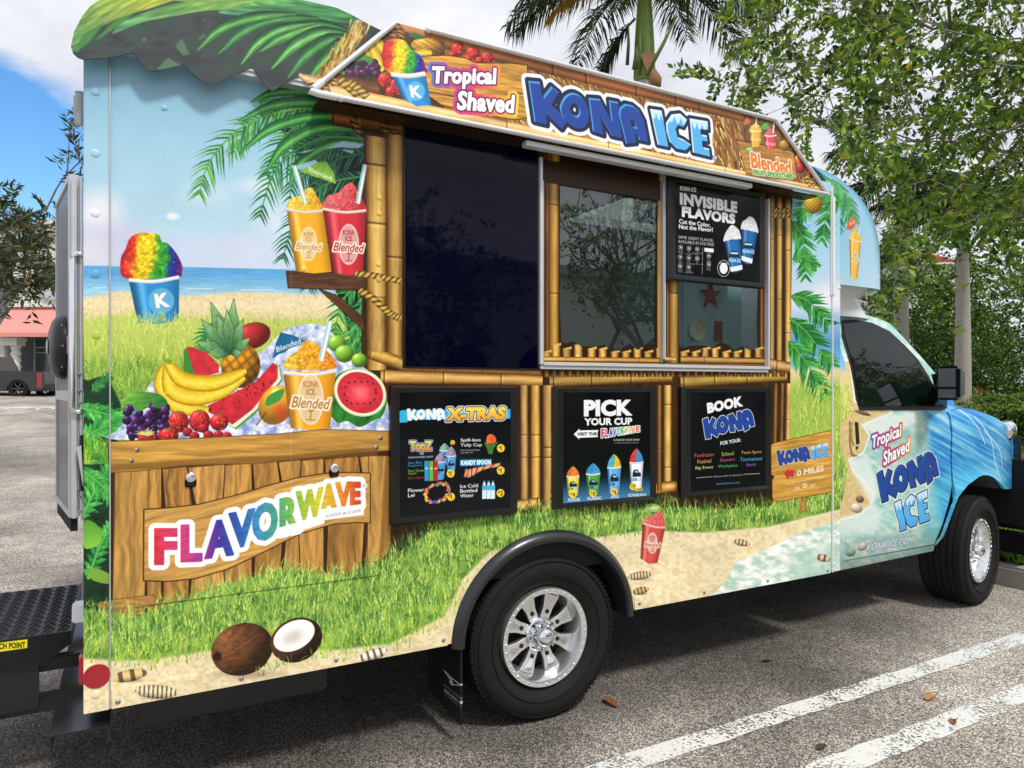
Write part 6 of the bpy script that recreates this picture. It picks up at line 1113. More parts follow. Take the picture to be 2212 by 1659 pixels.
MB().box(xs0, xs1-.10, y0+.01, y0+.03, zs-.27, zs-.112).build('step_plate', BLK, stp)
for ya_, yb_, za_, zb2 in ((y0+.04, y0+.09, .15, .10), (y0+.04, y0+.09, .30, .24), (y1-.1, y1-.05, .15, .10)): MB().box(xs0, xs1+.1, ya_, yb_, zs-za_, zs-zb2).build('step_rail', BLK, stp, bevel=.004)
MB().box(xs1-.27, xs1-.235, y0-.03, y0+.02, zs-.40, zs-.22).build('step_post', BLK, stp, bevel=.01)
# rear hatch standing open, rails, grab handle, cover
A = Vector((-.150, .05)); d = Vector((-.19, 1.245)).normalized(); n = Vector((-d.y, d.x)); zt_, zb_ = 2.187, 1.058
def slab(l0, l1, z0, z1, t0, t1): 
    f = [A+d*l0+n*t0, A+d*l1+n*t0, A+d*l1+n*t1, A+d*l0+n*t1]; return [Vector((p.x, p.y, z0)) for p in f], [Vector((p.x, p.y, z1)) for p in f]
ht = MB().hexa(*slab(.02, .43, zb_+.02, zt_-.02, 0, -.02)).build('rear_hatch', mat('slate_panel', '3c434b', .35, coat=.3), truck)
for l0, l1, z0, z1 in ((0, .02, zb_, zt_), (.43, .45, zb_, zt_), (.0205, .4295, zt_-.02, zt_), (.0205, .4295, zb_, zb_+.02), (.021, .429, 1.44, 1.475)): MB().hexa(*slab(l0, l1, z0, z1, .006, -.026)).build('hatch_rail', ALU, ht, bevel=.002)
MB().hexa(*slab(.0, .45, zb_-.045, zb_-.001, 0, -.02)).build('brush_strip', RUB, ht)
MB().hexa(*slab(.025, .428, 1.60, 1.66, .003, -.001)).build('pink_stripe', mat('pink_vinyl', 'd89a9a', .4), ht)
cpos = A+d*.2; cv = Vector((cpos.x, cpos.y, W(132, 752, -.3).z)); MB().lathe([(.112, .0), (.112, .010), (.106, .024), (.09, .036), (.06, .045), (.02, .049), (.0, .049)], cv, (n.x, n.y, 0), 32).build('round_cover', PLA, ht, smooth=.6); MB().lathe([(.025, .047), (.028, .051), (.02, .053), (0, .053)], cv, (n.x, n.y, 0), 20).build('cover_badge', STE, ht, smooth=.6)
for k_ in range(9): a = 2*math.pi*k_/9; e = Vector((-n.y, n.x, 0))*.110*math.cos(a)+Vector((0, 0, .110*math.sin(a))); MB().ball(cv+e+Vector((n.x, n.y, 0))*.014, .004, 4).build('cover_rivet', STE, ht)
for px0, px1, t, b in ((153.5, 166, 381, 1120), (167, 172, 400, 1060), (173, 179, 379, 1125)): 
    a = rect(px0, t, px1, b, -.03); MB().box(a[0], a[1], .03, .05 if px0 > 160 else .07, a[2], a[3]).build('rear_rail', ALU if px0 != 167 else mat('grey_trim', '8a8e92', .5), truck, bevel=.002)
hz0, hz1 = W(156, 890, -.0).z, W(156, 545, 0).z; hx = W(155, 700, 0).x
MB().tube([(XR+.01, .02, hz1), (hx+.015, .02, hz1), (hx+.004, .02, hz1-.004), (hx, .02, hz1-.018), (hx, .02, hz0+.018), (hx+.004, .02, hz0+.004), (hx+.015, .02, hz0), (XR+.01, .02, hz0)], .0085, 10).build('grab_handle', CHR2, truck, smooth=True)
for py in (807, 844, 870, 1075, 1105): 
    for dx_ in (0, .012): 
        p = W(172, py, -.02); MB().ball((p.x+dx_*.8, .026, p.z), .0045, 4).build('rear_rivet', STE, truck)
a = rect(165, 966, 180, 1052, -.01); MB().hexa([Vector((a[0]-.0, .0, a[3])), Vector((a[0]+.014, .0, a[3]+.005)), Vector((XR-.001, .0, a[2]+.02)), Vector((XR-.001, .0, a[2]))], [Vector((a[0]-.0, .02, a[3])), Vector((a[0]+.014, .02, a[3]+.005)), Vector((XR-.001, .02, a[2]+.02)), Vector((XR-.001, .02, a[2]))]).build('hinge_arm', ALU, truck)
a = rect(171, 940, 180, 1060, -.02); MB().tube([(a[1]-.004, .02, a[3]), (a[1]-.004, .02, a[2])], .006).build('gas_strut', BLK, truck)
p0, p1 = W(171, 205, -.06), W(177, 262, -.06); MB().lathe([(.014, 0), (.02, -.01), (.02, -.07), (.012, -.1), (.0, -.1)], (XR-.012, .06, p0.z), (0, 0, 1), 14).lathe([(.0, .014), (.016, .008), (.014, 0)], (XR-.012, .06, p0.z), (0, 0, 1), 14).build('beacon', mat('grey_plastic', 'a8aaac', .4), truck, smooth=.7)
# ------------------------------------------------------------------ the place
def gz(x, y):                                      # the lot rises gently away from the viewer
    return .042*max(0.0, y-4.5)*min(1, max(0, (8.5-x)/4)) if x < 8.5 else 0.0
def gnd(px, py, z=0.0):
    d = rayd(px, py); t = 4.0
    for _ in range(60):
        p = CAM+d*t; h = gz(p[0], p[1])+z; t = t+(p[2]-h)/max(-d[2], .02)*.5
        t = min(t, 200)
    return CAM+d*t
def asphalt():
    m = mat('asphalt', '6e6b66', .9, spec=.25); nt = m.node_tree; N, L = nt.nodes, nt.links; b = N['Principled BSDF']; tc = N.new('ShaderNodeTexCoord')
    def noise(sc, det=4, rough=.55):
        n = N.new('ShaderNodeTexNoise'); n.inputs['Scale'].default_value = sc; n.inputs['Detail'].default_value = det; n.inputs['Roughness'].default_value = rough; L.new(tc.outputs['Object'], n.inputs['Vector']); return n.outputs['Fac']
    v = N.new('ShaderNodeTexVoronoi'); v.inputs['Scale'].default_value = 155; L.new(tc.outputs['Object'], v.inputs['Vector'])
    hs = N.new('ShaderNodeSeparateColor'); L.new(v.outputs['Color'], hs.inputs[0])
    r = N.new('ShaderNodeValToRGB'); e = r.color_ramp.elements; e[0].position = 0; e[0].color = lin('5c5854'); e[1].position = 1; e[1].color = lin('c8c0b4')
    for p_, c_ in ((.35, '7d7770'), (.7, 'a39c92'), (.9, 'bdb5a8')): k = e.new(p_); k.color = lin(c_)
    L.new(hs.outputs[0], r.inputs[0])
    edge = N.new('ShaderNodeMapRange'); L.new(v.outputs['Distance'], edge.inputs[0]); edge.inputs['From Min'].default_value = .25; edge.inputs['From Max'].default_value = .75; edge.inputs['To Min'].default_value = 1; edge.inputs['To Max'].default_value = .35
    mu = N.new('ShaderNodeMix'); mu.data_type = 'RGBA'; mu.blend_type = 'MULTIPLY'; mu.inputs[0].default_value = 1; L.new(r.outputs[0], mu.inputs[6])
    st = N.new('ShaderNodeMapRange'); L.new(noise(.75, 6, .6), st.inputs[0]); st.inputs['From Min'].default_value = .3; st.inputs['From Max'].default_value = .72; st.inputs['To Min'].default_value = .50; st.inputs['To Max'].default_value = 1.35
    st2 = N.new('ShaderNodeMapRange'); L.new(noise(5.5, 5, .65), st2.inputs[0]); st2.inputs['From Min'].default_value = .3; st2.inputs['From Max'].default_value = .7; st2.inputs['To Min'].default_value = .78; st2.inputs['To Max'].default_value = 1.15
    # oval darkening centred under the truck, edge broken up by noise
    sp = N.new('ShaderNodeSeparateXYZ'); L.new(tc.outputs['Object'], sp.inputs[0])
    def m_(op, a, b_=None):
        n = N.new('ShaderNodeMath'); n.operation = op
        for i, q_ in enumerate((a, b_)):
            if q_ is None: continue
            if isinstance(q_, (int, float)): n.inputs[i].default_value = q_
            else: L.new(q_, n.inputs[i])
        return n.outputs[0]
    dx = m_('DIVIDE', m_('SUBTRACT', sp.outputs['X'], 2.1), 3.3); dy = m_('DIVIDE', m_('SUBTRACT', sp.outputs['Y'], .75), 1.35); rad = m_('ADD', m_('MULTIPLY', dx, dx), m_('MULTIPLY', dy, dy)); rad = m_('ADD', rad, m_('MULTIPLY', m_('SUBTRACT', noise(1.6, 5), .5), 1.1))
    under_dark = N.new('ShaderNodeMapRange'); L.new(rad, under_dark.inputs[0]); under_dark.inputs['From Min'].default_value = .35; under_dark.inputs['From Max'].default_value = 1.25; under_dark.inputs['To Min'].default_value = .38; under_dark.inputs['To Max'].default_value = 1.0
    tot = m_('MULTIPLY', m_('MULTIPLY', m_('MULTIPLY', m_('MULTIPLY', st.outputs[0], st2.outputs[0]), edge.outputs[0]), under_dark.outputs[0]), 1.95)
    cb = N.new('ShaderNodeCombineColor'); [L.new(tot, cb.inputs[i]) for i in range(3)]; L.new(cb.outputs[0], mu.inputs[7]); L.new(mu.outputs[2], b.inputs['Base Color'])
    bp = N.new('ShaderNodeBump'); bp.inputs['Strength'].default_value = .55; bp.inputs['Distance'].default_value = .004; inv = m_('SUBTRACT', 1.0, v.outputs['Distance']); L.new(inv, bp.inputs['Height']); L.new(bp.outputs[0], b.inputs['Normal'])
    return m
ASP = asphalt()
KX = 5.80
mb = MB(); xs = [-300, -120, -60, -30, -14, -6, -2, 1, 3, KX]; ys = [-300, -80, -20, -6, 0, 4.5, 8, 14, 24, 40, 80, 160, 400]
mb.add([(x, y, gz(x, y) if x < KX else gz(KX, y)) for x in xs for y in ys], [(i*len(ys)+j, (i+1)*len(ys)+j, (i+1)*len(ys)+j+1, i*len(ys)+j+1) for i in range(len(xs)-1) for j in range(len(ys)-1)])
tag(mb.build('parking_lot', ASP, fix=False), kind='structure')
GRS = mat('lawn_soil', '4a5c26', .95, noise=.4, nscale=7)
mb = MB(); xs = [KX+.15, 8, 10, 14, 20, 30, 60, 400]; ys = [-300, -40, -8, 0, 4.5, 8, 14, 24, 40, 80, 400]
mb.add([(x, y, .13) for x in xs for y in ys], [(i*len(ys)+j, (i+1)*len(ys)+j, (i+1)*len(ys)+j+1, i*len(ys)+j+1) for i in range(len(xs)-1) for j in range(len(ys)-1)])
tag(mb.build('lawn', GRS, fix=False), kind='structure')
CON = mat('weathered_concrete', '9a968c', .9, noise=.3, nscale=9, bump=.3, bscale=40)
kerb = tag(bpy.data.objects.new('kerb', None), kind='structure'); COL.objects.link(kerb); kerb.location = (KX, 0, 0)
for i in range(10): MB().box(KX, KX+.15, -7+i*1.5+.006, -5.5+i*1.5, -.05, .15+.004*((i*7) % 3-1)).build('kerb_stone', CON, kerb, bevel=.02)
# painted lines, worn through to the stones
def paintmat():
    m = mat('road_paint', 'dcdcd8', .7); nt = m.node_tree; N, L = nt.nodes, nt.links; b = N['Principled BSDF']; tc = N.new('ShaderNodeTexCoord')
    n = N.new('ShaderNodeTexNoise'); n.inputs['Scale'].default_value = 75; n.inputs['Detail'].default_value = 5; L.new(tc.outputs['Object'], n.inputs['Vector']); n2 = N.new('ShaderNodeTexNoise'); n2.inputs['Scale'].default_value = 4; n2.inputs['Detail'].default_value = 4; L.new(tc.outputs['Object'], n2.inputs['Vector'])
    ad = N.new('ShaderNodeMath'); ad.operation = 'MULTIPLY_ADD'; L.new(n2.outputs['Fac'], ad.inputs[0]); ad.inputs[1].default_value = .75; L.new(n.outputs['Fac'], ad.inputs[2])
    mr = N.new('ShaderNodeMapRange'); L.new(ad.outputs[0], mr.inputs[0]); mr.inputs['From Min'].default_value = .90; mr.inputs['From Max'].default_value = 1.0
    t = N.new('ShaderNodeBsdfTransparent'); ms = N.new('ShaderNodeMixShader'); L.new(mr.outputs[0], ms.inputs[0]); L.new(b.outputs[0], ms.inputs[1]); L.new(t.outputs[0], ms.inputs[2]); L.new(ms.outputs[0], N['Material Output'].inputs[0]); return m
RP = paintmat()
def pline(name, P, k=40):
    a, b, c, d = [Vector(p) for p in P]; r = np.random.RandomState(3); vs = []
    for i in range(k+1): t = i/k; j = .007; vs += [a.lerp(b, t)+Vector((0, r.uniform(-j, j), .004)), d.lerp(c, t)+Vector((0, r.uniform(-j, j), .004))]
    return tag(MB().add(vs, [(2*i, 2*i+1, 2*i+3, 2*i+2) for i in range(k)]).build(name, RP, fix=False, clean=False), kind='structure')
ya = gnd(1659, 1546.75)[1]; yb = gnd(1659, 1581.75)[1]; yc = gnd(2212, 1356.75)[1]; yd = gnd(2212, 1384.25)[1]
l1t, l1b = (gnd(1659, 1546.75)[1]+gnd(2212, 1356.75)[1])/2, (gnd(1659, 1581.75)[1]+gnd(2212, 1384.25)[1])/2
pline('parking_line', [(-2, l1t, 0), (KX-.02, l1t, 0), (KX-.02, l1b, 0), (-2, l1b, 0)], 90)
l2t, l2b = (gnd(1876, 1611.75)[1]+gnd(2212, 1470.5)[1])/2, (gnd(1945, 1637)[1]+gnd(2212, 1515)[1])/2
pline('parking_line', [(-2, l2t, 0), (KX-.02, l2t, 0), (KX-.02, l2b, 0), (-2, l2b, 0)], 90)
a = gnd(-200, 879.5); b = gnd(140, 878.5); c = gnd(140, 880.7); d = gnd(-200, 882.0); pline('stop_line', [a, b, c, d], 30)
a, b = Vector(gnd(140, 880)), Vector(gnd(-200, 881)); ux = (a-b).normalized(); uy = Vector((-ux.y, ux.x, 0)); p0 = Vector(gnd(-8, 886.5))
sg_, asp_ = glyph_segs('STOP', .05, 0, 1.35)
cu = bpy.data.curves.new('stop', 'FONT'); cu.body = 'STOP'; cu.offset = .015; cu.space_character = 1.35; o = bpy.data.objects.new('stop', cu); COL.objects.link(o); me = bpy.data.meshes.new_from_object(o.evaluated_get(bpy.context.evaluated_depsgraph_get())); bpy.data.objects.remove(o)
w_ = (Vector(gnd(150, 884.5))-p0).length/max(v.co.x for v in me.vertices); h_ = 1.3
for v in me.vertices: p = p0+ux*(v.co.x*w_)+uy*(v.co.y*h_); v.co = (p.x, p.y, gz(p.x, p.y)+.012)
me.materials.append(mat('fresh_paint', 'd8d8d4', .7)); o = bpy.data.objects.new('stop_lettering', me); COL.objects.link(o); tag(o, kind='structure')
# ---------------- leaves
def lmat(n, c): return mat(n, c, .42, spec=.35, trans=.45)
GL = [lmat('leaf_mid', '64802e'), lmat('leaf_dark', '465f26'), lmat('leaf_deep', '2f4620'), lmat('leaf_light', '96ac42'), lmat('leaf_yellow', 'b8ae3a')]
OL = [lmat('olive_mid', '3e4c2c'), lmat('olive_dark', '29361f'), lmat('olive_light', '66703c'), lmat('olive_rust', '8a6a34')]
HG = [lmat('bush_mid', '527028'), lmat('bush_dark', '36521f'), lmat('bush_light', '86a040'), lmat('bush_deep', '26391a')]
BRK = mat('grey_bark', '8c8478', .85, noise=.3, nscale=18, bump=.3, bscale=30); TWG = mat('twig_bark', '6c6254', .85)
def leaves(name, P, D, S, mats, probs, parent, r, asp=.42, fold=.25):
    """one small folded blade per point P, along D, length S"""
    n = len(P); D = D/(np.linalg.norm(D, axis=1, keepdims=True)+1e-9); R = r.normal(size=(n, 3)); R[:, 2] *= .6; X = np.cross(D, R); X /= np.linalg.norm(X, axis=1, keepdims=True)+1e-9; Nn = np.cross(X, D); S = S[:, None]
    b = P; l = P+D*S*.45+X*S*asp*.5+Nn*S*fold*.3; q_ = P+D*S*.45-X*S*asp*.5+Nn*S*fold*.3; t = P+D*S-Nn*S*fold*.25; m = P+D*S*.5
    V = np.stack([b, l, t, q_], 1).reshape(-1, 3); me = bpy.data.meshes.new(name); me.vertices.add(4*n); me.vertices.foreach_set('co', V.astype(np.float32).ravel())
    F = np.stack([np.arange(n)*4, np.arange(n)*4+1, np.arange(n)*4+2, np.arange(n)*4, np.arange(n)*4+2, np.arange(n)*4+3], 1).astype(np.int32)
    me.loops.add(6*n); me.loops.foreach_set('vertex_index', F.ravel()); me.polygons.add(2*n); me.polygons.foreach_set('loop_start', np.arange(0, 6*n, 3, dtype=np.int32))
    for mt in mats: me.materials.append(mt)
    mi = r.choice(len(mats), n, p=probs); me.polygons.foreach_set('material_index', np.repeat(mi, 2).astype(np.int32)); me.update(); me.validate()
    o = bpy.data.objects.new(name, me); COL.objects.link(o); o.parent = parent
    if parent and parent.type == 'EMPTY': o.location = -parent.location
    return o
def branches(tips, roots, r, rt=.012, jit=.06):
    """connect tips to the nearest wood nearer the roots; returns list of (a, b, ra, rb)"""
    N = [np.array(p, float) for p in roots]; par = [-1]+list(range(len(roots)-1)); ln = [0.0]
    for i in range(1, len(roots)): ln.append(ln[-1]+np.linalg.norm(N[i]-N[i-1]))
    order = np.argsort(np.linalg.norm(tips-N[-1], axis=1)); A = np.array(N)
    for i in order:
        d = np.linalg.norm(A-tips[i], axis=1); k = int(np.argmin(d+.45*np.array(ln)+(np.arange(len(A)) < len(roots)-1)*.0)); mid = (A[k]*.5+tips[i]*.5)+r.normal(0, jit, 3)*min(d[k], 1); mid[2] += .06*d[k]
        par += [k, len(A)]; ln += [ln[k]+d[k]*.5, ln[k]+d[k]]; A = np.vstack([A, mid, tips[i]])
    cnt = np.zeros(len(A)); has = np.zeros(len(A), bool)
    for i in range(len(A)-1, -1, -1):
        cnt[i] = max(cnt[i], 1)
        if par[i] >= 0: cnt[par[i]] += cnt[i]
    rad = rt*np.sqrt(cnt)**.92
    return [(A[par[i]], A[i], min(rad[par[i]], rad[i]*1.7), rad[i]) for i in range(len(A)) if par[i] >= 0]
def wood(name, segs, mt, parent, n=5):
    mb = MB()
    for a, b, ra, rb in segs: mb.tube([a, b], [ra, rb], n if ra > .02 else 4, cap=False)
    return mb.build(name, mt, parent, smooth=True, clean=False)
def at(px, py, t): return CAM+rayd(px, py)*t
def sprigs(tips, r, per, ln, ls, droop=.35, outward=None):
    P, D, S = [], [], []
    for i, p in enumerate(tips):
        d = r.normal(size=3); d[2] -= droop
        if outward is not None: o_ = p-outward; d += 1.2*o_/(np.linalg.norm(o_)+1e-6)
        d /= np.linalg.norm(d); sd = np.cross(d, r.normal(size=3)); sd /= np.linalg.norm(sd)
        for j in range(per):
            u = (j+.5)/per; c = p+d*ln*u*r.uniform(.9, 1.1)+np.array([0, 0, -.25*ln*u*u]); s_ = 1 if j % 2 else -1; P.append(c); D.append(d*.65+sd*s_*.8+r.normal(0, .25, 3)); S.append(ls*r.uniform(.5, 1.35))
    return np.array(P), np.array(D), np.array(S)
rn = np.random.RandomState(21)
# the big tree leaning in at the upper right
tree = thing('shade_tree', (10.9, .5, .1), 'big leafy tree whose twiggy branches fill the upper right corner', 'tree')
poly = np.array([(1560, -150), (1590, 30), (1615, 95), (1580, 160), (1655, 205), (1715, 285), (1790, 330), (1830, 420), (1870, 450), (1905, 520), (1960, 560), (2010, 500), (2070, 470), (2140, 480), (2230, 505), (2420, 470), (2650, 250), (2650, -500), (2100, -600), (1700, -400)], float)
tips = []
while len(tips) < 1500:
    px, py = rn.uniform(1550, 2650), rn.uniform(-600, 590)
    if inpoly(poly, np.array([[px, py]]))[0]:
        dens = .40+.6*min(1, (px-1560)/420)
        if fbm(np.array([px]), np.array([py]), 90, 70, 2, 3)[0]+.25*dens < .50: continue
        tips.append(at(px, py, rn.uniform(6.6, 10.8)))
for px, py in ((1555, 170), (1575, 178), (1560, 60), (1600, 215), (1640, 245), (1900, 600), (1880, 500), (1965, 590), (2005, 540), (1945, 612), (2120, 540)): tips += [at(px+rn.normal(0, 6), py+rn.normal(0, 6), rn.uniform(7.2, 8.2)) for _ in range(2)]
tips = np.array(tips); base = np.array([10.9, .5, .1]); roots = [base, base+[-.02, .0, 1.2], base+[-.05, .1, 2.4], base+[-.1, .15, 3.4]]
wood('trunk', branches(tips, roots, rn, .0032), BRK, tree)
P, D, S = sprigs(tips, rn, 34, .62, .092, .5); leaves('crown', P, D, S, GL, [.42, .22, .08, .25, .03], tree, rn, .5)
# slender leaved tree at the left
ol = thing('olive_tree', tuple(at(-150, 900, 10.5))[:2]+(.25,), 'slender leaved olive like tree at the left edge, behind the rear hatch', 'tree')
pl_ = np.array([(-330, 430), (-100, 380), (30, 445), (90, 425), (128, 470), (130, 600), (110, 625), (60, 650), (20, 600), (-60, 640), (-300, 680)], float); tips = []
while len(tips) < 330:
    px, py = rn.uniform(-330, 150), rn.uniform(380, 690)
    if inpoly(pl_, np.array([[px, py]]))[0] and fbm(np.array([px]), np.array([py]), 45, 30, 2, 1)[0] > .42: tips.append(at(px, py, rn.uniform(9.2, 11.6)))
for px, py in ((150, 262), (160, 285), (165, 330), (172, 350), (150, 372), (140, 380), (160, 310), (170, 300), (185, 340), (190, 280), (200, 360)): tips.append(at(px, py, rn.uniform(9.4, 10.6)))
tips = np.array(tips); base = at(-150, 900, 10.5); base[2] = .25; roots = [base, base+[0, 0, 1.1], base+[.1, 0, 1.9]]
wood('trunk', branches(tips, roots, rn, .0055), TWG, ol); P, D, S = sprigs(tips, rn, 24, .5, .125, .2); leaves('crown', P, D, S, OL, [.45, .35, .15, .05], ol, rn, .26)
# bushes and small trees beyond the lawn
def bush(name, label, cat, px, t, ptop, halfw, mats, probs, n, ls, group=None, seed=0, zb=.13):
    r = np.random.RandomState(seed); c = at(px, 838, t); top = at(px, ptop, t)[2]; o = thing(name, (c[0], c[1], zb), label, cat, group); tips = []
    h = top-zb
    for _ in range(n*4):
        if len(tips) >= n: break
        v = r.normal(size=3); v /= np.linalg.norm(v); v *= r.uniform(.62, 1.0)*(.75+.5*vnoise(np.array([v[0]*2.5+seed]), np.array([v[2]*2.5+v[1]*2]), seed)[0]); p = np.array([c[0]+v[0]*halfw, c[1]+v[1]*halfw, zb+h*.52+v[2]*h*.5])
        if np.dot(v[:2], -c[:2]/np.linalg.norm(c[:2])) < -.35: continue
        tips.append(p)
    tips = np.array(tips); roots = [np.array([c[0], c[1], zb]), np.array([c[0], c[1], zb+h*.25]), np.array([c[0], c[1], zb+h*.45])]; sel = tips[r.permutation(len(tips))[:max(20, n//7)]]
    wood('trunk', branches(sel, roots, r, .008), TWG, o); P, D, S = sprigs(tips, r, 16, ls*5, ls, .1, np.array([c[0], c[1], zb+h*.45])); leaves('crown', P, D, S, mats, probs, o, r, .5); return o
pb = [.42, .28, .2, .1]
bush('flowering_bush', 'dense green tree filling the gap between the cab roof and the grey lamp column', 'tree', 1915, 25, 560, 2.0, HG, pb, 420, .15, 'trees beyond the lawn', 1)
bush('flowering_bush', 'dense green tree between the grey column and the palm trunk, below the tiled roof', 'tree', 2010, 26, 585, 2.3, HG, pb, 560, .15, 'trees beyond the lawn', 2)
bush('flowering_bush', 'loose tall tree just right of the palm trunk at the right edge', 'tree', 2150, 25, 530, 2.4, HG, [.4, .24, .26, .1], 560, .15, 'trees beyond the lawn', 3)
bush('flowering_bush', 'dark tree mass at the far right edge behind the hedge', 'tree', 2270, 27, 560, 2.6, HG, [.36, .36, .14, .14], 480, .15, 'trees beyond the lawn', 4)
bush('flowering_bush', 'low dark shrubbery under the palm trunk above the hedge', 'shrub', 2080, 23, 720, 1.9, HG, [.3, .4, .1, .2], 420, .13, 'trees beyond the lawn', 5)
bush('flowering_bush', 'dark shrubbery low behind the wing mirror and windscreen', 'shrub', 1975, 23, 690, 1.8, HG, [.3, .4, .1, .2], 380, .13, 'trees beyond the lawn', 6)
bush('flowering_bush', 'shady shrubbery low at the right edge over the parked cars', 'shrub', 2190, 30, 700, 2.4, HG, [.3, .4, .1, .2], 380, .14, 'trees beyond the lawn', 7)
# clipped hedges
def hedge(label, x0, x1, y0, y1, h, n, seed):
    r = np.random.RandomState(seed); o = thing('clipped_hedge', ((x0+x1)/2, (y0+y1)/2, .13), label, 'hedge', 'clipped hedges')
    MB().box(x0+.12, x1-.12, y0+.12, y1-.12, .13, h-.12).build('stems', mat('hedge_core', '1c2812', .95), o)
    f = r.rand(n); P = np.empty((n, 3)); P[:, 0] = np.where(f < .45, x0+r.normal(0, .05, n), r.uniform(x0, x1, n)); P[:, 1] = np.where((f > .45) & (f < .6), y0+r.normal(0, .05, n), r.uniform(y0, y1, n)); P[:, 2] = np.where(f > .6, h+r.normal(0, .04, n), r.uniform(.16, h, n))
    D = r.normal(size=(n, 3)); D[:, 2] += .5; D[:, 0] -= .5; leaves('foliage', P, D, r.uniform(.06, .11, n), HG+[GL[3]], [.36, .2, .2, .12, .12], o, r, .6)
hedge('low clipped hedge in front, nearest the bonnet', 17.6, 19.0, 3.0, 10.5, 1.0, 16000, 41); hedge('taller clipped hedge behind the first one, below the palm', 20.2, 22.0, 3.0, 13, 1.22, 14000, 42)
# palms
def frondm(mb, base, az, el, L, r, droop=1.0, ll=.62, n=46, m=0):
    d = np.array([math.cos(az)*math.cos(el), math.sin(az)*math.cos(el), math.sin(el)]); p = np.array(base, float); pts = [p.copy()]; st = L/14
    for i in range(14): p = p+d*st; d = d+np.array([0, 0, -.105*droop]); d /= np.linalg.norm(d); pts.append(p.copy())
    mb.tube(pts, [.035, .006], 5, 0, cap=False); pts = np.array(pts)
    for i in range(n):
        u = .1+.9*(i/n); k = u*14; j = min(int(k), 13); q_ = pts[j]+(pts[j+1]-pts[j])*(k-j); t = pts[j+1]-pts[j]; t /= np.linalg.norm(t); sd = np.cross(t, [0, 0, 1]); sd /= np.linalg.norm(sd)+1e-6
        for s_ in (1, -1):
            for lay in (0, 1):
                dd = t*.55+sd*s_*r.uniform(.6, 1.0)+np.array([0, 0, r.uniform(-.9, .05) if lay else r.uniform(-.5, .3)]); dd /= np.linalg.norm(dd); l_ = ll*(.55+.9*math.sin(math.pi*min(u, .95)))*r.uniform(.8, 1.1); w = np.cross(dd, r.normal(size=3)); w = w/np.linalg.norm(w)*.022
                mid = q_+dd*l_*.5; tip = q_+dd*l_+np.array([0, 0, -l_*r.uniform(.15, .5)]); mb.add([q_-w*.5, q_+w*.5, mid+w, tip, mid-w], [(0, 1, 2, 4), (4, 2, 3)], 1+(r.rand() < .4))
PF = [lmat('palm_rib', '6a7c34'), lmat('palm_leaf', '34461f'), lmat('palm_leaf_dark', '24321a')]; PFY = [lmat('dry_rib', 'a88a3c'), lmat('dry_leaf', 'b08a30'), lmat('dry_leaf_dark', '8a6426')]
PTR = mat('palm_trunk', 'a8a298', .85, noise=.22, nscale=14, bump=.3, bscale=22); CSH = mat('crownshaft', '6c8434', .38, noise=.22, nscale=5, coat=.2)
def palm(label, px, t, ptop, ztrunk_r, shaft_h, nf, L, seed, zb=.13, rings=True):
    r = np.random.RandomState(seed); c = at(px, 838, t); zt = at(px, ptop, t)[2]; o = thing('royal_palm', (c[0], c[1], zb), label, 'palm tree', 'royal palms')
    tr = MB(); prof = []; k = 60
    for i in range(k+1): u = i/k; prof.append((ztrunk_r*(1.22-.18*u+.16*math.sin(u*3.0+.5)-.1*u)+.006*(i % 2), zb+(zt-zb)*u))
    tr.lathe([(a, b) for a, b in prof], (c[0], c[1], 0), (0, 0, 1), 16).build('trunk', PTR, o, smooth=.7)
    s = MB().lathe([(ztrunk_r*1.0, zt-.02), (ztrunk_r*1.12, zt+.1), (ztrunk_r*1.0, zt+shaft_h*.35), (ztrunk_r*.72, zt+shaft_h*.75), (ztrunk_r*.6, zt+shaft_h)], (c[0], c[1], 0), (0, 0, 1), 16).build('crown_shaft', CSH, o, smooth=True)
    for i in range(nf):
        az = i*2.399+seed; el = .95-.8*(i/nf)+r.normal(0, .08); mb = MB(); frondm(mb, (c[0]+.1*math.cos(az), c[1]+.1*math.sin(az), zt+shaft_h-.05-(.25*i/nf)), az, el, L*r.uniform(.85, 1.1), r, .85+.3*r.rand(), .6)
        mb.build('frond', PF, o, clean=False)
    return o, c, zt
pm, c, zt = palm('royal palm with green crown shaft rising behind the hatch sign', 1392, 18, 176, .25, 2.75, 13, 3.7, 5)
# hanging sheath, old stalks and a drooping frond of the nearest palm
RTv = Vector(RT)
for px, py, px2, py2, w, mt in ((1397, 160, 1462, 35, .055, CSH), (1378, 160, 1383, 55, .05, CSH), (1355, 140, 1357, 50, .045, mat('sheath_dark', '3c5228', .5)), (1372, 150, 1375, 100, .085, mat('sheath_mid', '4f6c2c', .45))):
    a, b = Vector(at(px, py, 17.7)), Vector(at(px2, py2, 17.6)); MB().tube([a, a.lerp(b, .5)+RTv*.02, b], [w, w*.85, w*.4], 8).build('leaf_stalk', mt, pm, smooth=True)
DRY = mat('dry_sheath', '9a7450', .8, noise=.3, nscale=9); mb = MB(); pts = [at(x, y, 17.65) for x, y in ((1383, 116), (1400, 108), (1417, 116), (1410, 140), (1400, 158), (1390, 135))]; mb.prism([Vector(p) for p in pts], Vector(FW)*.06).build('dry_sheath', DRY, pm); MB().tube([at(1403, 155, 17.85), at(1413, 175, 17.9), at(1415, 190, 17.95)], [.16, .2, .16], 8).build('old_boot', DRY, pm, smooth=True)
mb = MB(); frondm(mb, at(1372, 40, 18.2), 2.4, -.75, 2.2, rn, .7, .5); mb.build('frond', PF, pm, clean=False)
for px, py, az, el, L_ in ((1392, -55, TH-1.45, .22, 3.7), (1392, -55, TH-1.85, .15, 3.6), (1392, -55, TH+1.45, .22, 3.9), (1392, -55, TH+1.9, .15, 3.8)):
    mb = MB(); frondm(mb, at(px, py, 18), az, el, L_, rn, .8, .62); mb.build('frond', PF, pm, clean=False)
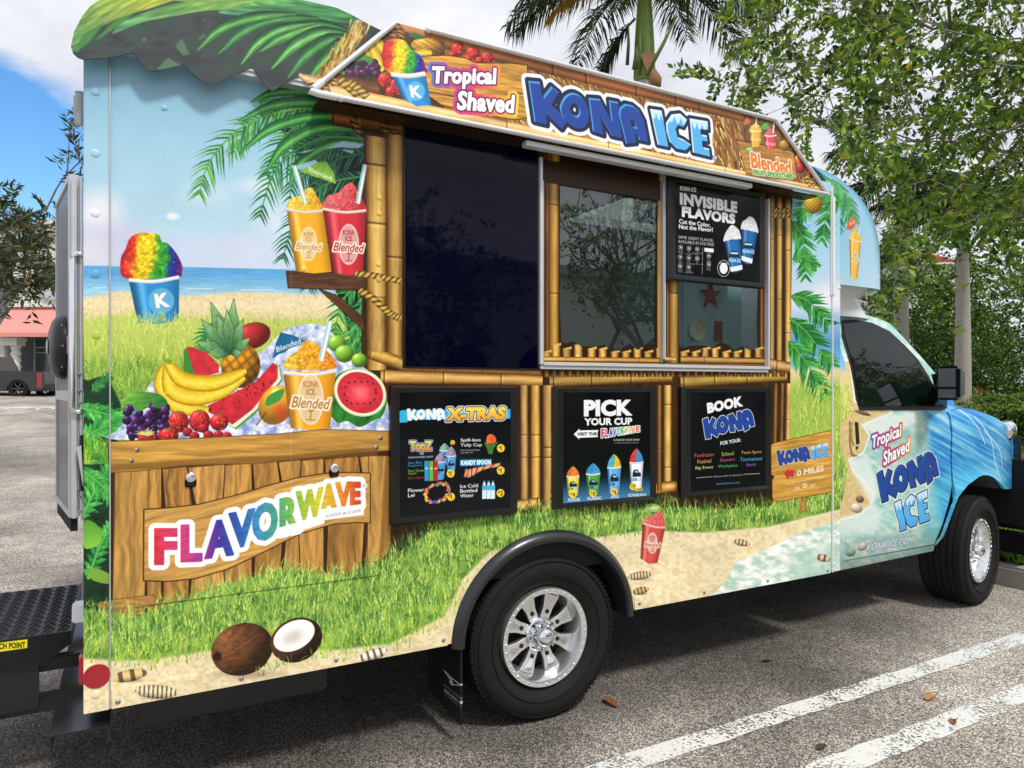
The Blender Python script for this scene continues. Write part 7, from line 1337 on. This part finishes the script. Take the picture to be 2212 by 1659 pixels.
mb = MB(); frondm(mb, at(1392, -48, 18), TH+1.7, .05, 2.9, rn, .8, .45); mb.build('dry_frond', PFY, pm, clean=False)
palm('royal palm with pale ringed trunk at the right, behind the hedge', 2080, 19.5, 525, .155, 1.25, 12, 2.7, 9)
palm('royal palm with smooth beige trunk seen through leaves above the cab', 1946, 22, 470, .185, 1.3, 8, 2.6, 13)
# spiky red plant, thin post
bc = at(2119, 868, 21); br = thing('bromeliad', (bc[0], bc[1], .13), 'spiky red and green bromeliad poking over the hedge', 'plant'); bz_ = 1.1
for i in range(22):
    a = i*2.4; e = .3+1.0*(i % 5)/5; d = Vector((math.cos(a)*math.cos(e), math.sin(a)*math.cos(e), math.sin(e))); b0 = Vector((bc[0], bc[1], bz_)); t_ = b0+d*.62+Vector((0, 0, -.08)); s_ = d.cross(Vector((0, 0, 1))).normalized()*.035; m_ = b0.lerp(t_, .5)+Vector((0, 0, .06))
    MB().add([b0-s_, b0+s_, m_+s_, t_, m_-s_], [(0, 1, 2, 4), (4, 2, 3)]).build('blade', [lmat('bromeliad_red', '8c4a40'), lmat('bromeliad_green', '7c8a48')][i % 2], br, clean=False)
MB().tube([(bc[0], bc[1], .13), (bc[0], bc[1], 1.15)], .04).build('stem', TWG, br)
pc = gnd(2105, 915, .13); MB_ = MB().tube([(0, 0, 0), (0, 0, 1.45)], .022, 8).ball((0, 0, 1.46), .03, 5); o = MB_.build('garden_post', BLK, smooth=.6); o.location = (pc[0]+3, pc[1]+1.3, .13); tag(o, 'thin black garden post standing in front of the hedge', 'post')
# grass on the verge
def turf(name, n, x0, x1, y0, y1, ls, seed):
    r = np.random.RandomState(seed); x = x0+(x1-x0)*r.rand(n)**1.7; y = r.uniform(y0, y1, n); P = np.stack([x, y, np.full(n, .125)], 1); D = r.normal(0, .45, (n, 3)); D[:, 2] = 1; o = leaves(name, P, D, r.uniform(.6, 1.3, n)*ls, [lmat('grass_mid', '6a8a2e'), lmat('grass_light', '94ac48'), lmat('grass_dark', '40602a')], [.5, .28, .22], None, r, .09, .5); return tag(o, kind='stuff')
turf('grass', 26000, KX+.16, 9.5, -1.5, 3.5, .09, 3); turf('grass', 34000, 9.0, 17.8, .5, 8.5, .12, 4)
# fallen leaves on the lot
LF = [mat('fallen_brown', '8a5426', .8), mat('fallen_orange', 'b0702c', .8), mat('fallen_dark', '3a3028', .8)]
for i, (px, py, s_, k_, lb) in enumerate(((1317, 1521, .05, 0, 'curled brown leaf lying beside the rear wheel'), (2010, 1511, .045, 1, 'orange leaf lying between the two white parking lines'), (2059, 1562, .035, 0, 'small brown leaf lying on the nearer white line'), (685, 1624, .03, 2, 'dark leaf scrap on the stained asphalt in front of the truck'), (1775, 1618, .035, 2, 'dark scrap on the asphalt left of the nearer line'), (1657, 1430, .03, 2, 'dark twig scrap on the asphalt beyond the first line'))):
    p = gnd(px, py); mb = MB(); r = np.random.RandomState(i); vs = []
    for j in range(10): a = 2*math.pi*j/10; rr = s_*(1+.12*r.normal()); vs.append((rr*math.cos(a), rr*math.sin(a)*.42*(1.15-.3*abs(math.cos(a))), .006+.3*s_*abs(math.sin(a))))
    mb.add([(0, 0, .006)]+vs, [(0, j+1, (j+1) % 10+1) for j in range(10)]); o = mb.build('fallen_leaf', LF[k_], clean=False); o.location = p; o.rotation_euler = (0, 0, r.uniform(0, 6)); tag(o, lb, 'leaf', 'fallen leaves')
# ---------------- shop front at the left, pickup
RZ = math.atan2(RT[1], RT[0])
def frame(t, name, label, cat, z=None, group=None):
    p = CAM+FW*t; o = thing(name, (p[0], p[1], 0 if z is None else z), label, cat, group); o.rotation_euler = (0, 0, RZ); return o
def fb(o, t, mb_fn): pass
class LB(MB):
    """boxes in the facade frame of object o, given photo rectangles at depth t"""
    def __init__(s, t): super().__init__(); s.t = t
    def r(s, x0, y0, x1, y1, d0=0.0, d1=.3, m=0): t = s.t; return s.box(t*(x0-CXP)/FPX, t*(x1-CXP)/FPX, d0, d1, CAMH-t*(y1-HZP)/FPX, CAMH-t*(y0-HZP)/FPX, m)
    def put(s, name, m, par, **kw):
        o = s.build(name, m, None, **kw); o.parent = par; return o
TS = 36.0; shop = frame(TS, 'shop_building', 'white and grey shop building with a coral awning across the lot', 'building')
STC = mat('white_stucco', 'd8d6d0', .8, noise=.06, nscale=6); GRY = mat('grey_stucco', '6e7074', .8); COR = mat('coral_canvas', 'e0938a', .75); LGY = mat('pale_stucco', 'c2c4c6', .8, noise=.08, nscale=4)
LB(TS).r(-420, 480, 27, 850, .0, 9).put('grey_wall', GRY, shop); wl = LB(TS).r(27, 505, 420, 668, .05, 9).put('wall', STC, shop); LB(TS).r(-60, 742, 27, 850, -.6, -.02).put('low_wall', LGY, shop)
co = MB(); pts = [((x-CXP)/FPX*TS, CAMH-(y-HZP)/FPX*TS) for x, y in [(-40, 497), (20, 497), (40, 500), (70, 492), (100, 482), (130, 478), (420, 478)]]
for k_, (o1, h) in enumerate(((0, .18), (.2, .30), (.5, .16))): mb = MB(); mb.add([v for x, z in pts for v in ((x, -.45+.12*k_, z-o1-h), (x, -.45+.12*k_, z-o1), (x, .3, z-o1), (x, .3, z-o1-h))], [(4*i+a, 4*i+(a+1) % 4, 4*i+4+(a+1) % 4, 4*i+4+a) for i in range(len(pts)-1) for a in range(4)]+[(0, 1, 2, 3)]).build('cornice', STC, None).parent = shop
for i in range(9):       # diamond joints of the tiled wall
    x = 20+i*22; a = Vector((TS*(x-CXP)/FPX, .046, CAMH-TS*(667-HZP)/FPX)); b = Vector((TS*(x+90-CXP)/FPX, .046, CAMH-TS*(540-HZP)/FPX)); w = Vector((.02, 0, 0)); JN = mat('joint_grey', 'b4b4b0', .8)
    for p, r_ in ((a, b), (Vector((b.x, b.y, a.z)), Vector((a.x, a.y, b.z)))): o = MB().add([p-w, p+w, r_+w, r_-w], [(0, 1, 2, 3)]).build('tile_joint', JN, None); o.parent = shop
o = MB().lathe([(.72, 0), (.95, 0), (.95, -.12), (.72, -.12)], (TS*(118-CXP)/FPX, .0, CAMH-TS*(607-HZP)/FPX), (0, 1, 0), 40, closed=True).build('sign_letter', mat('letter_grey', 'b8bec4', .5), None, smooth=.5); o.parent = shop
aw = MB(); z = lambda y: CAMH-TS*(y-HZP)/FPX; x = lambda v: TS*(v-CXP)/FPX
o = MB().add([(x(27), 0, z(664)), (x(420), 0, z(664)), (x(420), -1.1, z(722)), (x(24), -1.1, z(722)), (x(24), -1.1, z(731)), (x(420), -1.1, z(731)), (x(24), 0, z(731))], [(0, 1, 2, 3), (3, 2, 5, 4), (0, 3, 4, 6)]).build('awning', COR, None); o.parent = shop
LB(TS).r(23, 660, 420, 664, -.2, .05).put('awning_trim', STC, shop); LB(TS).r(-60, 731, 58, 738, -.75, 0).put('column_cap', STC, shop); LB(TS).r(-60, 738, 55, 748, -.65, 0).put('column_cap', STC, shop)
cb = MB(); cx_ = x(45); z0, z1 = z(848), z(748); K = 60; vs = []
for i in range(K+1):
    u = i/K
    for j in range(16): a = 2*math.pi*j/16; r_ = .21*(1+.17*math.cos(2*(a+u*22))); vs.append((cx_+r_*math.cos(a), -.35+r_*math.sin(a), z0+(z1-z0)*u))
o = cb.add(vs, [(i*16+j, i*16+(j+1) % 16, (i+1)*16+(j+1) % 16, (i+1)*16+j) for i in range(K) for j in range(16)]).build('twisted_column', STC, None, smooth=True); o.parent = shop
wn = LB(TS).r(57, 731, 420, 850, .6, .62).put('shop_window', mat('shop_glass', '3c4a4c', .06, spec=.8), shop)
for x0, x1, y0, y1 in ((57, 59, 731, 850), (93, 95.5, 731, 850), (57, 420, 748, 750), (57, 420, 760, 761.5), (57, 420, 838, 850)): LB(TS).r(x0, y0, x1, y1, .56, .6).put('mullion', mat('mullion_grey', 'aeb4b4', .5), wn)
for x0, x1, y0, y1, m_ in ((62, 80, 775, 800, 'c05048'), (98, 110, 780, 815, 'd8c8a8'), (68, 88, 795, 825, '8cb0b0')): LB(TS).r(x0, y0, x1, y1, .66, .7).put('window_display', mat('display'+m_, m_, .6), shop)
LB(TS).r(-420, 845, 420, 852, -2.2, -.0).put('shop_walk', CON, shop)
TP = 28.5; pk = frame(TP, 'pickup_truck', 'black pickup truck parked across the lot at the left edge, tail to the right', 'pickup'); PX_ = lambda v: TP*(v-CXP)/FPX; PZ = lambda v: CAMH-TP*(v-HZP)/FPX
BP = mat('black_car_paint', '0e0f12', .18, coat=.8)
mb = MB(); out = [(-150, 838), (-150, 770), (-130, 800)]; prof = [(-240, 846), (-240, 812), (-170, 806), (-120, 770), (-45, 768), (-28, 800), (60, 802), (94, 803), (96, 818), (95, 838), (90, 842), (63, 842), (60, 832), (50, 824), (38, 821), (25, 824), (16, 834), (14, 845)]
o = MB().prism([Vector((PX_(a), 0, PZ(b))) for a, b in prof], (0, 1.9, 0)).build('body', BP, None, bevel=.02, smooth=.5); o.parent = pk
o = MB().box(PX_(80), PX_(91), -.012, .02, PZ(838), PZ(805)).build('tail_light', mat('red_lens', '9a1824', .15, coat=.6), None, bevel=.01); o.parent = pk
o = MB().box(PX_(60), PX_(100), .05, 1.85, PZ(845), PZ(838)).box(PX_(95), PX_(108), .9, 1.0, PZ(843), PZ(839)).build('rear_bumper', mat('dark_chrome', '3c3e42', .25, .8), None, bevel=.01); o.parent = pk
for cxp in (37.5, -190):
    for dy in (.0, 1.62):
        o = MB().lathe([(.22, -.02), (.25, -.05), (.38, -.05), (.405, -.02), (.405, .2), (.25, .24)], (PX_(cxp), dy+.05, PZ(839.5)), (0, 1, 0), 32).build('wheel', RUB, None, smooth=.6); o.parent = pk
        for i in range(6):
            Mx = Matrix.Translation((PX_(cxp), dy+.05, PZ(839.5))) @ Matrix.Rotation(i*math.pi/3, 4, 'Y'); s_ = MB().box(.03, .23, -.03, .0, -.028, .028, M=Mx).build('spoke', mat('gunmetal', '55585c', .3, .9), o)
# red tiled roof beyond the trees
TR = 44.0; hs = frame(TR, 'tiled_house', 'house with a red clay tile roof peeking over the trees', 'house'); X_ = lambda v: TR*(v-CXP)/FPX; Z_ = lambda v: CAMH-TR*(v-HZP)/FPX
o = MB().box(X_(1925), X_(2080), .3, 5, .13, Z_(566)).build('wall', STC, None); o.parent = hs
TIL = [mat('clay_tile', 'a8563e', .8), mat('clay_tile_dark', '86402e', .8), mat('clay_tile_pale', 'b86a50', .8)]
ap = Vector((X_(2020), 2.6, Z_(521))); cn = [Vector((X_(1958), 0, Z_(568))), Vector((X_(2082), 0, Z_(568))), Vector((X_(2082), 5.2, Z_(568))), Vector((X_(1958), 5.2, Z_(568)))]; rf = MB()
for i in range(4):
    a, b = cn[i], cn[(i+1) % 4]; rows = 16
    for k_ in range(rows):
        u0, u1 = k_/rows, (k_+1)/rows; p0, p1, q0, q1 = a.lerp(ap, u0), b.lerp(ap, u0), a.lerp(ap, u1), b.lerp(ap, u1); nt_ = max(2, int((p1-p0).length/.28))
        for j in range(nt_):
            s0, s1 = j/nt_, (j+.82)/nt_; up = Vector((0, 0, .10)); sm = (s0+s1)/2; rf.add([p0.lerp(p1, s0), p0.lerp(p1, sm)+up, p0.lerp(p1, s1), q0.lerp(q1, s1)-Vector((0, 0, .03)), q0.lerp(q1, sm)+up*.6, q0.lerp(q1, s0)-Vector((0, 0, .03))], [(0, 1, 4, 5), (1, 2, 3, 4)], int((i*7+k_*3+j*5) % 7 % 3))
o = rf.build('roof', TIL, None, clean=False); o.parent = hs; o['kind'] = 'stuff'
o = MB().box(X_(1958)-.1, X_(2082)+.1, -.1, 5.3, Z_(571), Z_(567)).build('eaves', mat('eave_white', 'd8d4cc', .7), None); o.parent = hs; o = MB().prism([Vector((X_(1945), -1, Z_(561))), Vector((X_(2010), -1, Z_(548))), Vector((X_(1900), 0, Z_(552)))], (0, 2, 0)).build('lower_roof', TIL[0], None); o.parent = hs
# parked white cars beyond the hedge
for k_, (px, t, lb) in enumerate(((2165, 33, 'white car parked beyond the hedge, nearer of the two at the right edge'), (2225, 38, 'white car parked beyond the hedge, partly out of frame at the right edge'))):
    c = at(px, 838, t); o = thing('parked_car', (c[0], c[1], .1), lb, 'car', 'white cars beyond the hedge'); o.rotation_euler = (0, 0, RZ+.15)
    WP = mat('white_car_paint', 'd8dadc', .2, coat=.7); pr_ = [(-2.2, .35), (-2.25, .8), (-1.9, .95), (-1.2, 1.0), (-.7, 1.42), (.8, 1.45), (1.5, 1.02), (2.1, .9), (2.25, .6), (2.2, .35)]
    b_ = MB().prism([Vector((a, -.9, z_)) for a, z_ in pr_], (0, 1.8, 0)).build('body', WP, None, bevel=.04, smooth=.6); b_.parent = o
    g_ = MB().prism([Vector((a, -.905, z_)) for a, z_ in ((-1.05, 1.02), (-.62, 1.36), (.72, 1.38), (1.3, 1.03))], (0, .02, 0)).build('side_window', CG, None); g_.parent = o
    for wx in (-1.4, 1.4):
        w_ = MB().lathe([(.0, -.02), (.2, -.02), (.32, 0), (.33, .03), (.33, .2)], (wx, -.9, .33), (0, 1, 0), 24).build('wheel', RUB, None, smooth=.6); w_.parent = o
# what the windows mirror: a many stemmed tree and an arcaded shop across the lot behind the viewer
mt_ = thing('myrtle_tree', (10.2, -9.5, 0), 'many stemmed myrtle tree mirrored in the middle serving window', 'tree'); r = np.random.RandomState(31); tips = []
for _ in range(300): v = r.normal(size=3); v /= np.linalg.norm(v); v *= r.uniform(.5, 1); tips.append(np.array([10.2+v[0]*2.6, -9.5+v[1]*2.0, 4.7+v[2]*1.9]))
tips = np.array(tips); sg_ = []
for k_ in range(5): a = k_*1.3; part = tips[k_::5]; sg_ += branches(part, [np.array([10.2+.2*math.cos(a), -9.5+.2*math.sin(a), 0]), np.array([10.2+.5*math.cos(a), -9.5+.5*math.sin(a), 1.2]), np.array([10.2+.9*math.cos(a), -9.5+.9*math.sin(a), 2.4])], r, .011)
wood('trunk', sg_, BRK, mt_); P, D, S = sprigs(tips, r, 14, .6, .12, .1); leaves('crown', P, D, S, GL, [.42, .27, .12, .15, .04], mt_, r, .5)
arc = thing('arcade_building', (22, -24, 0), 'pale arcaded shop building mirrored in the serving windows', 'building')
hl = [[Vector((x_+1.1*math.cos(a), -24, max(0.02, 2.2+1.1*math.sin(a)) if a < 4 else 0.02)) for a in np.linspace(0, math.pi, 12)]+[Vector((x_-1.1, -24, .02)), Vector((x_+1.1, -24, .02))] for x_ in np.arange(2, 52, 3.5)]
MB().prism([Vector((-1, -24, 0)), Vector((54, -24, 0)), Vector((54, -24, 6.5)), Vector((-1, -24, 6.5))], (0, -.4, 0), holes=hl).build('arcade_wall', mat('bright_stucco', 'efede8', .8), arc); MB().box(-1, 54, -27, -26.8, 0, 6).build('back_wall', GRY, arc); MB().box(-1.3, 54.3, -27, -23.6, 6.5, 6.9).build('cornice', LGY, arc)
for k_, (x_, y_, hh, lb) in enumerate(((4.9, -11.5, 5.6, 'leafy tree across the lot, mirrored in the dark menu screen'), (16.5, -9.5, 9.0, 'leafy tree across the lot, mirrored in the right serving window'), (22.5, -12, 11.0, 'leafy tree across the lot, mirrored in the cab window'), (31, -14, 12.0, 'leafy tree across the lot, mirrored at the front of the cab window'))):
    o = thing('lot_tree', (x_, y_, 0), lb, 'tree', 'trees behind the viewer'); r = np.random.RandomState(50+k_); v = r.normal(size=(int(60*hh), 3)); v /= np.linalg.norm(v, axis=1, keepdims=True); tips = np.array([x_, y_, hh*.62])+v*r.uniform(.5, 1, (int(60*hh), 1))*np.array([2.2+hh*.12, 2.2+hh*.1, hh*.36])
    wood('trunk', branches(tips, [np.array([x_, y_, 0]), np.array([x_, y_, 1.2]), np.array([x_, y_, 2.2])], r, .010), BRK, o); P, D, S = sprigs(tips, r, 16, .8, .16, .2); leaves('crown', P, D, S, GL, [.42, .27, .12, .15, .04], o, r, .5)
